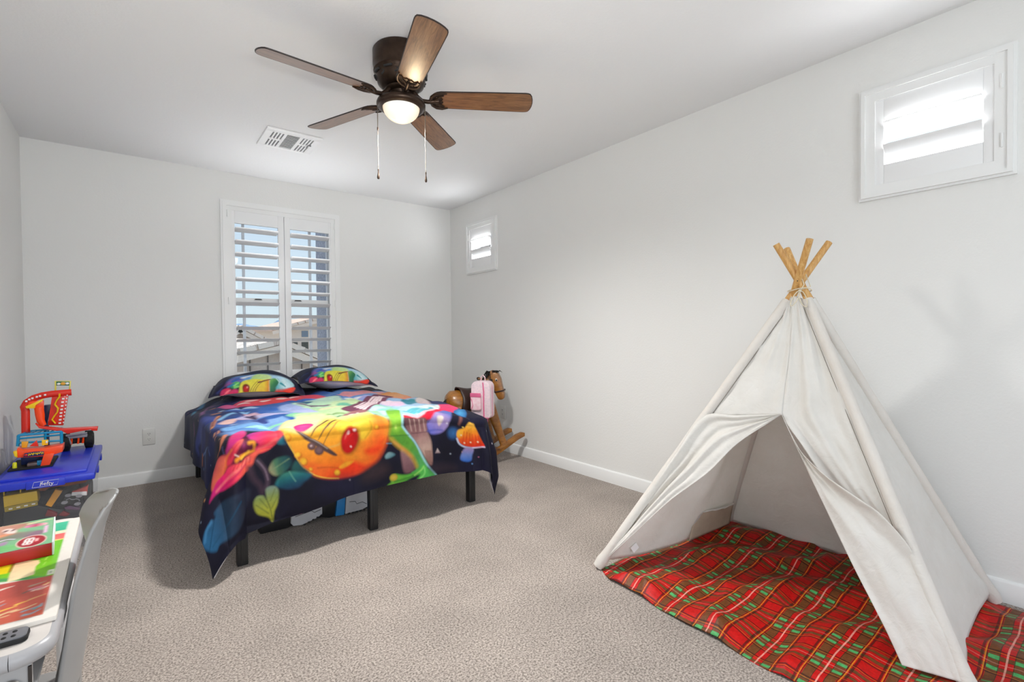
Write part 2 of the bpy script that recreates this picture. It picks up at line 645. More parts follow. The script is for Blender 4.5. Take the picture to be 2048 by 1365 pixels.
def make_window(name, label, hole, tw, steps, sash_bars, meeting=None):
    a0, a1, z0, z1 = hole
    w = structure(casing(MB(), a0, a1, z0, z1, tw, steps).build(name, M['trim'], smooth=0), label)
    f = MB()
    f_in = -0.115
    casing(f, a0 + 0.028, a1 - 0.028, z0 + 0.028, z1 - 0.028, tw, [(0.028, 0.0, f_in, f_in + 0.05)])
    for (x0, x1, y0, y1) in sash_bars:
        f.prism([(x0, y0), (x1, y0), (x1, y1), (x0, y1)], tw(0, 0, f_in), tw(1, 0, 0) - tw(0, 0, 0), Vector((0, 0, 1)), tw(0, 0, f_in + 0.035) - tw(0, 0, f_in))
    part(f, 'sash_frame', M['frame'], w, smooth=0)
    if meeting:
        mb = MB()
        z = meeting
        mb.prism([(a0 + 0.02, z - 0.028), (a1 - 0.02, z - 0.028), (a1 - 0.02, z + 0.028), (a0 + 0.02, z + 0.028)], tw(0, 0, f_in), tw(1, 0, 0) - tw(0, 0, 0), Vector((0, 0, 1)), tw(0, 0, f_in + 0.06) - tw(0, 0, f_in))
        part(mb, 'meeting_rail', M['shutter'], w, smooth=0)
        for xx in (a0 + 0.20, a1 - 0.36):
            lk = MB()
            lk.prism([(xx, z + 0.012), (xx + 0.07, z + 0.012), (xx + 0.06, z + 0.022), (xx + 0.01, z + 0.022)], tw(0, 0, f_in + 0.06), tw(1, 0, 0) - tw(0, 0, 0), Vector((0, 0, 1)), tw(0, 0, 0.012) - tw(0, 0, 0))
            part(lk, 'sash_lock', M['dark'], w, smooth=0)
    g = MB()
    g.prism([(a0 + 0.02, z0 + 0.02), (a1 - 0.02, z0 + 0.02), (a1 - 0.02, z1 - 0.02), (a0 + 0.02, z1 - 0.02)], tw(0, 0, f_in + 0.02), tw(1, 0, 0) - tw(0, 0, 0), Vector((0, 0, 1)), tw(0, 0, -0.006) - tw(0, 0, 0))
    part(g, 'glass_pane', M['glass'], w, smooth=0)
    return w


ST = [(0.078, 0.058, 0.0, 0.020), (0.060, 0.028, 0.0, 0.026), (0.030, -0.012, -0.03, 0.018)]
x0, x1, z0, z1 = MAINW
make_window('window_1', 'tall window behind the bed with white casing', MAINW, back_w, ST,
            [(0.845, 0.866, z0 + 0.02, z1 - 0.02), (1.452, 1.472, z0 + 0.02, z1 - 0.02)], 1.567)
ST2 = [(0.064, 0.050, 0.0, 0.016), (0.052, 0.034, 0.0, 0.028), (0.036, -0.008, -0.03, 0.020)]
make_window('window_2', 'small high window above the play tent', (*SM1, *SM_Z), right_w, ST2, [])
make_window('window_3', 'small high window in the far corner', (*SM2, *SM_Z), right_w, ST2, [])


# ------------------------------------------------------------------ plantation shutters
def louver(b, a0, a1, zc, dc, chord, tilt, tw, thick=0.011):
    """one louver blade: ellipse section swept from a0 to a1; tilt > 0 lifts the room-side edge"""
    n = 14
    prof = []
    for k in range(n):
        t = 2 * PI * k / n
        u, v = chord / 2 * math.cos(t), thick / 2 * math.sin(t)
        prof.append((u * math.cos(tilt) - v * math.sin(tilt), u * math.sin(tilt) + v * math.cos(tilt)))
    vs = [tw(a0, zc + q, dc + p) for p, q in prof] + [tw(a1, zc + q, dc + p) for p, q in prof]
    fs = [(k, (k + 1) % n, (k + 1) % n + n, k + n) for k in range(n)] + [tuple(range(n)), tuple(range(n, 2 * n))]
    b.add(vs, fs)


def shutter_panel(label, a0, a1, z0, z1, sl, sr, rt, rb, zs, chord, tilt, tw, hinge_side, hinge_z, group):
    """panel with stiles (sl, sr), rails (rt, rb), louvers at heights zs"""
    root = thing('window_shutter', label, 'shutter', tw((a0 + a1) / 2, z0, 0.0), 0, group)
    bpy.context.view_layer.update()
    f = MB()
    dp0, dp1 = -0.014, 0.014
    for (x0, x1, y0, y1) in ((a0, a0 + sl, z0, z1), (a1 - sr, a1, z0, z1), (a0 + sl, a1 - sr, z1 - rt, z1), (a0 + sl, a1 - sr, z0, z0 + rb)):
        f.prism([(x0, y0), (x1, y0), (x1, y1), (x0, y1)], tw(0, 0, dp0), tw(1, 0, 0) - tw(0, 0, 0), Vector((0, 0, 1)), tw(0, 0, dp1) - tw(0, 0, dp0), bev=0.002)
    part(f, 'panel_frame', M['shutter'], root)
    lv = MB()
    for z in zs:
        louver(lv, a0 + sl + 0.002, a1 - sr - 0.002, z, 0.0, chord, tilt, tw)
    part(lv, 'louvers', M['shutter'], root)
    for z in hinge_z:
        h = MB()
        ah = a0 - 0.004 if hinge_side < 0 else a1 + 0.004
        h.tube([tw(ah, z - 0.032, 0.020), tw(ah, z + 0.032, 0.020)], 0.006, 10)
        part(h, 'hinge', M['trim'], root)
    return root


LZ = [2.225 - 0.1147 * i for i in range(12)]
G = 'plantation shutters of the tall window'
shutter_panel('left shutter panel of the tall window behind the bed', 0.7185, 1.194, 0.815, 2.419 - 0.006, 0.053, 0.053, 0.133, 0.082, LZ, 0.112, math.radians(15), back_w, -1, (2.36, 1.56), G)
shutter_panel('right shutter panel of the tall window behind the bed', 1.198, 1.6735, 0.815, 2.419 - 0.006, 0.053, 0.048, 0.133, 0.082, LZ, 0.112, math.radians(15), back_w, 1, (2.36, 1.56), G)
G = 'small shutters on the right wall'
for a in (SM1, SM2):
    shutter_panel('small louvered shutter high above the play tent' if a is SM1 else 'small louvered shutter in the corner above the rocking horse',
                  a[0] - 0.012, a[1] + 0.012, 1.966, 2.434, 0.056, 0.056, 0.125, 0.116, [2.255, 2.137], 0.114, math.radians(48), right_w,
                  -1 if a is SM1 else 1, (2.33, 2.07), G)

# ------------------------------------------------------------------ ceiling vent
M['vent'] = simple('white_enamel', (0.88, 0.88, 0.88), 0.35, var=0.01)
M['vent_dark'] = simple('vent_shadow_grey', (0.22, 0.22, 0.23), 0.7, var=0.1)
vent = thing('ceiling_vent', 'white square louvered air vent on the ceiling beside the fan', 'vent', (0.992, 4.03, H_))
b = MB()
b.box(-0.165, 0.165, -0.165, 0.165, -0.003, 0)
lpart(b, 'duct_backing', M['vent_dark'], vent)
b = MB()
for (x0, x1, y0, y1) in ((-0.195, 0.195, 0.160, 0.195), (-0.195, 0.195, -0.195, -0.140), (-0.195, -0.152, -0.140, 0.160), (0.152, 0.195, -0.140, 0.160),
                         (-0.064, -0.047, -0.14, 0.16), (0.042, 0.060, -0.14, 0.16)):
    b.box(x0, x1, y0, y1, -0.014, 0, 0.002)
for s0 in (-0.152, 0.060):
    for k in range(5):
        x = s0 + k * 0.0225
        b.box(x - 0.005 if k else x, x + 0.006, -0.14, 0.16, -0.013, -0.001, 0.001)
    b.box(s0, s0 + 0.09, -0.002, 0.018, -0.0135, -0.001, 0.001)
lpart(b, 'face_plate', M['vent'], vent)
b = MB()
for k in range(11):
    y = -0.12 + k * 0.025
    b.prism([(0, 0), (0.012, 0.010), (0.012, 0.0125), (0, 0.0025)], (-0.047, y, -0.0145), (0, 1, 0), (0, 0, 1), (0.089, 0, 0))
lpart(b, 'slats', M['vent'], vent, smooth=0)
b = MB()
b.box(0.128, 0.134, -0.03, 0.03, -0.020, -0.012, 0.002)
b.box(0.128, 0.150, -0.034, -0.026, -0.022, -0.014, 0.002)
lpart(b, 'damper_lever', M['vent_dark'], vent)


# ------------------------------------------------------------------ outlets
def outlet(label, loc, rz):
    o = thing('wall_outlet', label, 'outlet', loc, rz, 'wall outlets')
    b = MB()
    b.box(-0.043, 0.043, -0.009, 0, -0.068, 0.068, 0.004)
    lpart(b, 'cover_plate', M['socket'], o)
    for s in (1, -1):
        b = MB()
        b.prism([(0.017 * math.cos(t) * (1 if abs(math.cos(t)) < .8 else .92), 0.0155 * math.sin(t)) for t in [2 * PI * k / 20 for k in range(20)]], (0, -0.0085, s * 0.022), (1, 0, 0), (0, 0, 1), (0, -0.003, 0))
        r = lpart(b, 'receptacle', M['socket'], o)
        d = MB()
        for x in (-0.0065, 0.0065):
            d.box(x - 0.0011, x + 0.0011, -0.0125, -0.011, s * 0.022 - 0.001, s * 0.022 + 0.008)
        d.tube([(0, -0.0125, s * 0.022 - 0.0075), (0, -0.011, s * 0.022 - 0.0075)], 0.0025, 8)
        lpart(d, 'slots', M['dark'], r)
    return o


outlet('white duplex outlet low on the back wall between bin and bed', (0.106, B_, 0.392), 0)
outlet('white duplex outlet low on the right wall beside the rocking horse', (R_, 4.10, 0.405), -PI / 2)

# ------------------------------------------------------------------ ceiling fan
M['bronze'] = simple('oil_rubbed_bronze', (0.045, 0.027, 0.018), 0.38, metal=0.75, var=0.25, vscale=30)


def wood_mat(name, c1, c2, c3, scale, rough, coat, stretch=(1, 9, 9)):
    m, n, l, b = new_mat(name)
    tc = n.new('ShaderNodeTexCoord')
    mp = n.new('ShaderNodeMapping')
    mp.inputs['Scale'].default_value = stretch
    l.new(tc.outputs['Object'], mp.inputs[0])
    t = n.new('ShaderNodeTexNoise')
    t.inputs['Scale'].default_value = scale
    t.inputs['Detail'].default_value = 8
    t.inputs['Roughness'].default_value = 0.65
    t.inputs['Distortion'].default_value = 0.6
    l.new(mp.outputs[0], t.inputs['Vector'])
    r = n.new('ShaderNodeValToRGB')
    r.color_ramp.elements[0].position, r.color_ramp.elements[1].position = 0.28, 0.72
    r.color_ramp.elements[0].color = (*lin(c1), 1)
    r.color_ramp.elements[1].color = (*lin(c3), 1)
    e = r.color_ramp.elements.new(0.5)
    e.color = (*lin(c2), 1)
    l.new(t.outputs['Fac'], r.inputs[0])
    l.new(r.outputs[0], b.inputs['Base Color'])
    b.inputs['Roughness'].default_value = rough
    b.inputs['Coat Weight'].default_value = coat
    b.inputs['Coat Roughness'].default_value = 0.3
    bp = n.new('ShaderNodeBump')
    bp.inputs['Strength'].default_value = 0.15
    bp.inputs['Distance'].default_value = 0.001
    l.new(t.outputs['Fac'], bp.inputs['Height'])
    l.new(bp.outputs[0], b.inputs['Normal'])
    return m


M['blade'] = wood_mat('walnut_blade', '#4a2d18', '#7b5230', '#9a6f48', 9.0, 0.34, 0.6)
M['edge'] = simple('dark_blade_edge', (0.02, 0.012, 0.01), 0.5, var=0.1)
FX, FY, FZ = 1.1574, 2.4179, 2.491
fan = thing('ceiling_fan', 'hugger ceiling fan with five brown wood blades and a lit globe', 'ceiling fan', (FX, FY, H_))
D = H_
b = MB()
b.lathe([(0.02, -0.001), (0.136, -0.001), (0.144, -0.012), (0.144, -0.085), (0.139, -0.105), (0.141, -0.112), (0.141, -0.118), (0.134, -0.124),
         (0.128, -0.150), (0.120, -0.178), (0.095, -0.196), (0.06, -0.200), (0.03, -0.200)], seg=48)
hs = lpart(b, 'motor_housing', M['bronze'], fan)
b = MB()
for k in range(10):
    a = 2 * PI * k / 10
    for q in range(5):
        a2 = a - 0.16 + 0.32 * q / 4
    pts = [(0.1345 * math.cos(a - 0.17 + 0.34 * q / 6), 0.1345 * math.sin(a - 0.17 + 0.34 * q / 6), -0.139 - 0.0 * q) for q in range(7)]
    b.tube(pts, 0.006, 6)
    pts = [((0.128 - 0.004) * math.cos(a + 0.314 + 0.09 * math.sin(q)), (0.128 - 0.004) * math.sin(a + 0.314 + 0.09 * math.sin(q)), -0.148 - 0.005 * q) for q in range(5)]
    b.tube(pts, 0.005, 6)
lpart(b, 'cooling_slots', M['dark'], hs)
b = MB()
b.lathe([(0.03, -0.198), (0.075, -0.198), (0.085, -0.206), (0.078, -0.216), (0.058, -0.222), (0.050, -0.236), (0.054, -0.250), (0.05, -0.252)], seg=40)
lpart(b, 'switch_housing', M['bronze'], fan)
b = MB()
b.lathe([(0.045, -0.245), (0.062, -0.250), (0.100, -0.258), (0.122, -0.268), (0.128, -0.280), (0.128, -0.290), (0.124, -0.297), (0.112, -0.303), (0.098, -0.304), (0.094, -0.292), (0.06, -0.270)], seg=48)
lpart(b, 'light_fitter', M['bronze'], fan)
m, n, l, bs = new_mat('lit_frosted_glass')
bs.inputs['Base Color'].default_value = (0.95, 0.90, 0.80, 1)
bs.inputs['Roughness'].default_value = 0.25
lw = n.new('ShaderNodeLayerWeight')
lw.inputs[0].default_value = 0.45
rp = n.new('ShaderNodeValToRGB')
rp.color_ramp.elements[0].color = (1.0, 0.96, 0.86, 1)
rp.color_ramp.elements[0].position = 0.15
rp.color_ramp.elements[1].color = (0.70, 0.50, 0.29, 1)
l.new(lw.outputs['Facing'], rp.inputs[0])
l.new(rp.outputs[0], bs.inputs['Emission Color'])
bs.inputs['Base Color'].default_value = (0.10, 0.085, 0.06, 1)
bs.inputs['Emission Strength'].default_value = 0.85
M['globe'] = m
b = MB()
b.lathe([(0.096, -0.292)] + [(0.096 * math.cos(t), -0.298 - 0.076 * math.sin(t)) for t in [PI / 2 * k / 14 for k in range(14)]] + [(0.004, -0.374)], seg=48)
lpart(b, 'glass_globe', M['globe'], fan)
bulb = bpy.data.lights.new('bulb', 'POINT')
bulb.energy = 1.3
bulb.color = (1.0, 0.78, 0.50)
bulb.shadow_soft_size = 0.03
bo = bpy.data.objects.new('bulb', bulb)
COL.objects.link(bo)
bo.parent = fan
bo.location = (0, 0, -0.405)


def blade_outline():
    pts = []
    for k in range(9):                                   # rounded root
        t = PI / 2 + PI * k / 8
        pts.append((0.215 + 0.055 * math.cos(t), 0.060 * math.sin(t)))
    pts += [(0.45, -0.066), (0.66, -0.070)]
    for k in range(9):                                   # softly rounded tip
        t = -PI / 2 + PI * k / 8
        pts.append((0.675 + 0.028 * math.cos(t), 0.0695 * (math.sin(t) if abs(math.sin(t)) < .99 else math.copysign(0.985, math.sin(t)))))
    pts += [(0.66, 0.070), (0.45, 0.066)]
    return pts


def make_blade(ang):
    M4 = Matrix.Translation((0, 0, FZ - D)) @ Matrix.Rotation(ang, 4, 'Z') @ Matrix.Rotation(math.radians(-14), 4, 'X')
    b = MB()
    b.prism(blade_outline(), (0, 0, -0.003), (1, 0, 0), (0, 1, 0), (0, 0, 0.006))
    bl = b.build('blade', M['blade'], fan, 30)
    bl.matrix_local = M4
    e = MB()
    o = blade_outline()
    e.tube([(x, y, 0) for x, y in o] + [(o[0][0], o[0][1], 0)], 0.0036, 6, cap=False)
    lpart(e, 'edge_band', M['edge'], bl)
    i = MB()
    Minv = (Matrix.Rotation(math.radians(-14), 4, 'X')).inverted()
    arm = [Minv @ Vector(p) for p in ((0.062, 0, 0.042), (0.085, 0, 0.012), (0.11, 0, -0.008), (0.14, 0, -0.012), (0.17, 0, -0.010), (0.2, 0, -0.007))]
    i.tube(arm, [0.013, 0.012, 0.011, 0.011, 0.012, 0.010], 10)
    for s in (1, -1):
        i.tube([(0.155, 0, -0.009), (0.163, s * 0.030, -0.0085), (0.185, s * 0.052, -0.008), (0.215, s * 0.058, -0.0075), (0.245, s * 0.054, -0.007)], [0.009, 0.009, 0.008, 0.007, 0.003], 8)
        i.tube([(0.165, 0, -0.009), (0.195, s * 0.018, -0.008), (0.205, s * 0.034, -0.008), (0.228, s * 0.040, -0.007)], [0.008, 0.007, 0.006, 0.003], 8)
    i.prism([(0.150, -0.012), (0.185, -0.050), (0.222, -0.055), (0.228, -0.040), (0.212, -0.026), (0.222, -0.012), (0.214, 0), (0.222, 0.012), (0.212, 0.026), (0.228, 0.040), (0.222, 0.055), (0.185, 0.050), (0.150, 0.012)],
            (0, 0, -0.0075), (1, 0, 0), (0, 1, 0), (0, 0, 0.004))
    for (x, y) in ((0.19, 0.028), (0.19, -0.028), (0.212, 0)):
        i.ball((x, y, -0.008), 0.005, 8)
    lpart(i, 'blade_iron', M['bronze'], bl)
    return bl


for k in range(5):
    make_blade(3.19734603 + k * 2 * PI / 5)
M['chain'] = simple('brushed_chain', (0.10, 0.085, 0.07), 0.4, metal=0.5, var=0.2, vscale=300)
rv = Vector((_ri.x, _ri.y, 0)).normalized()
for sgn, zb, kr in ((-1, 2.065, 0.0075), (1, 2.045, 0.0065)):
    p = rv * (0.127 * sgn)
    b = MB()
    zt = -0.285
    b.tube([(p.x, p.y, zt), (p.x, p.y, zb + 0.05 - D)], 0.0017, 6)
    n_b = 60
    for q in range(n_b):
        b.ball((p.x, p.y, zt + (zb + 0.05 - D - zt) * q / n_b), 0.0026, 6)
    ch = lpart(b, 'pull_chain', M['chain'], fan)
    b = MB()
    b.lathe([(0.001, 0), (kr * .8, 0.002), (kr, 0.010), (kr * .75, 0.022), (0.0022, 0.040), (0.0032, 0.044), (0.0032, 0.054), (0.001, 0.055)], (p.x, p.y, zb - D), 14)
    lpart(b, 'chain_pendant', M['bronze'], ch)
    b = MB()
    b.tube([(p.x, p.y, -0.40 - (0.03 if sgn > 0 else 0)), (p.x, p.y, -0.415 - (0.03 if sgn > 0 else 0))], 0.0042, 8)
    lpart(b, 'chain_coupler', M['bronze'], ch)

# ------------------------------------------------------------------ bed
BX0, BX1, BYF, BYB, BTOP = 0.405, 2.01, 2.915, 5.095, 0.715
bed = thing('bed_frame', 'black metal platform bed frame with square legs under the colourful comforter', 'bed', (1.2, 4.0, 0))
b = MB()
for (x, y, q) in ((BX0 + .03, BYF + .02, 0), (BX0 + .03, BYB - .04, 0), (BX1 - .06, BYF + .055, 0), (BX1 - .06, BYB - .04, 0)):
    pass
RZ0, RZ1 = 0.30, 0.345
for (xa, xb, ya, yb) in ((BX0 + .02, BX1 - .02, BYF + .02, BYF + .05), (BX0 + .02, BX1 - .02, BYB - .05, BYB - .02), (BX0 + .02, BX0 + .05, BYF + .05, BYB - .05),
                         (BX1 - .05, BX1 - .02, BYF + .05, BYB - .05), (1.175, 1.205, BYF + .05, BYB - .05)):
    b.box(xa, xb, ya, yb, RZ0, RZ1, 0.003)
part(b, 'rail', M['black'], bed)
b = MB()
for k in range(11):
    y = BYF + 0.12 + k * 0.185
    b.box(BX0 + .05, BX1 - .05, y, y + 0.035, RZ0 + 0.012, RZ0 + 0.04, 0.002)
part(b, 'slats', M['black'], bed)
for (x, y) in ((0.453, 2.966), (1.19, 2.975), (1.952, 3.01), (0.453, 4.02), (0.453, 5.06), (1.19, 5.06), (1.952, 5.06)):
    b = MB()
    b.box(x - 0.026, x + 0.026, y - 0.026, y + 0.026, 0.0, RZ0, 0.004)
    b.box(x - 0.008, x + 0.008, y - 0.029, y - 0.024, 0.015, RZ0, 0.002)
    part(b, 'leg', M['black'], bed)
M['ticking'] = simple('mattress_ticking', (0.72, 0.72, 0.74), 0.8, var=0.04, bump=0.1)
# >>>DUVET
def duvet_pos(s, t, wr=1.0):
    """where the point (s, t) of the flat comforter lies once it is draped over the mattress (numpy arrays)"""
    X0, X1, Yf, Z = BX0, BX1, BYF, BTOP
    rc, rb = 0.055, 0.045
    cx = np.clip(s, X0 + rc, X1 - rc)
    cy = np.maximum(t, Yf + rc)
    dx, dy = s - cx, t - cy
    dist = np.hypot(dx, dy)
    e = np.maximum(dist - rc, 0)
    ux = np.where(dist > 1e-6, dx / np.maximum(dist, 1e-6), 0)
    uy = np.where(dist > 1e-6, dy / np.maximum(dist, 1e-6), 0)
    arc = rb * PI / 2
    ph = np.minimum(e, arc) / rb
    drop = rb * (1 - np.cos(ph)) + np.maximum(e - arc, 0)
    out = rb * np.sin(ph)
    corner = np.clip(2 * np.abs(ux * uy), 0, 1)
    left = ux < 0
    flare = 0.03 + np.where(left, 0.23, 0.05) * corner ** 1.5
    hang = np.clip(drop / 0.3, 0, 1)
    out = out + flare * drop
    # folds in the hanging cloth
    along = np.where(np.abs(uy) > np.abs(ux), s, t)
    fold = (0.010 * np.sin(along * 9.0 + 1.0) + 0.007 * np.sin(along * 17.0 + 0.5)) * hang * (1 - corner)
    ang = np.arctan2(-uy, np.abs(ux))
    fold = fold + np.where(corner > 0.02, (0.030 + 0.035 * np.sin(ang * 6.0 - 0.6)) * corner ** 0.7, 0) * hang ** 1.3
    out = out + fold * wr
    r_in = np.minimum(dist, rc)
    x = cx + ux * (r_in + out)
    y = cy + uy * (r_in + out)
    z = Z - drop
    # quilted puffs on top, grooves along the stitching
    q = 0.42
    g1 = np.abs(((s - 0.62) / q + 0.5) % 1 - 0.5) * q
    g2 = np.abs(((t - 2.83) / q + 0.5) % 1 - 0.5) * q
    g = np.minimum(g1, g2)
    puff = 0.016 * (1 - np.exp(-g / 0.045)) - 0.010
    top = 1 - np.clip(drop / 0.12, 0, 1)
    z = z + puff * (0.25 + 0.75 * top) * wr
    wv = 0.006 * np.sin(s * 7 + 3 * np.sin(t * 3)) * np.sin(t * 8 + 2 * np.sin(s * 4)) + 0.004 * np.sin(s * 19 + t * 5) * np.sin(t * 15 - s * 6)
    z = z + wv * top * wr
    y = y - np.where(np.abs(uy) > 0.7, puff * 0.7, 0) * (1 - top) * wr
    # the padding sinks towards the sides of the mattress
    def sm(a):
        a = np.clip(a, 0, 1)
        return a * a * (3 - 2 * a)
    near = sm((3.6 - t) / 0.8)
    z = z - sm((s - 1.50) / 0.52) * (0.050 + 0.045 * near) * np.clip(1 - drop / 0.6, 0, 1)
    z = z - sm((0.72 - s) / 0.34) * (0.030 + 0.10 * sm((t - 3.9) / 1.1)) * np.clip(1 - drop / 0.45, 0, 1)
    z = np.maximum(z, 0.012)
    return np.stack([x, y, z], -1)


def duvet_front(s):
    return np.interp(s, [0.30, 0.41, 0.6, 1.0, 1.2, 1.6, 1.8, 2.0, 2.2], [0.53, 0.555, 0.515, 0.465, 0.448, 0.440, 0.450, 0.455, 0.46])


DV_L, DV_R = 0.415, 0.47


def duvet_st(u, v):
    s = (BX0 - DV_L) + u * (BX1 + DV_R - BX0 + DV_L)
    t0 = BYF - duvet_front(s)
    return s, BYB - v * (BYB - t0)
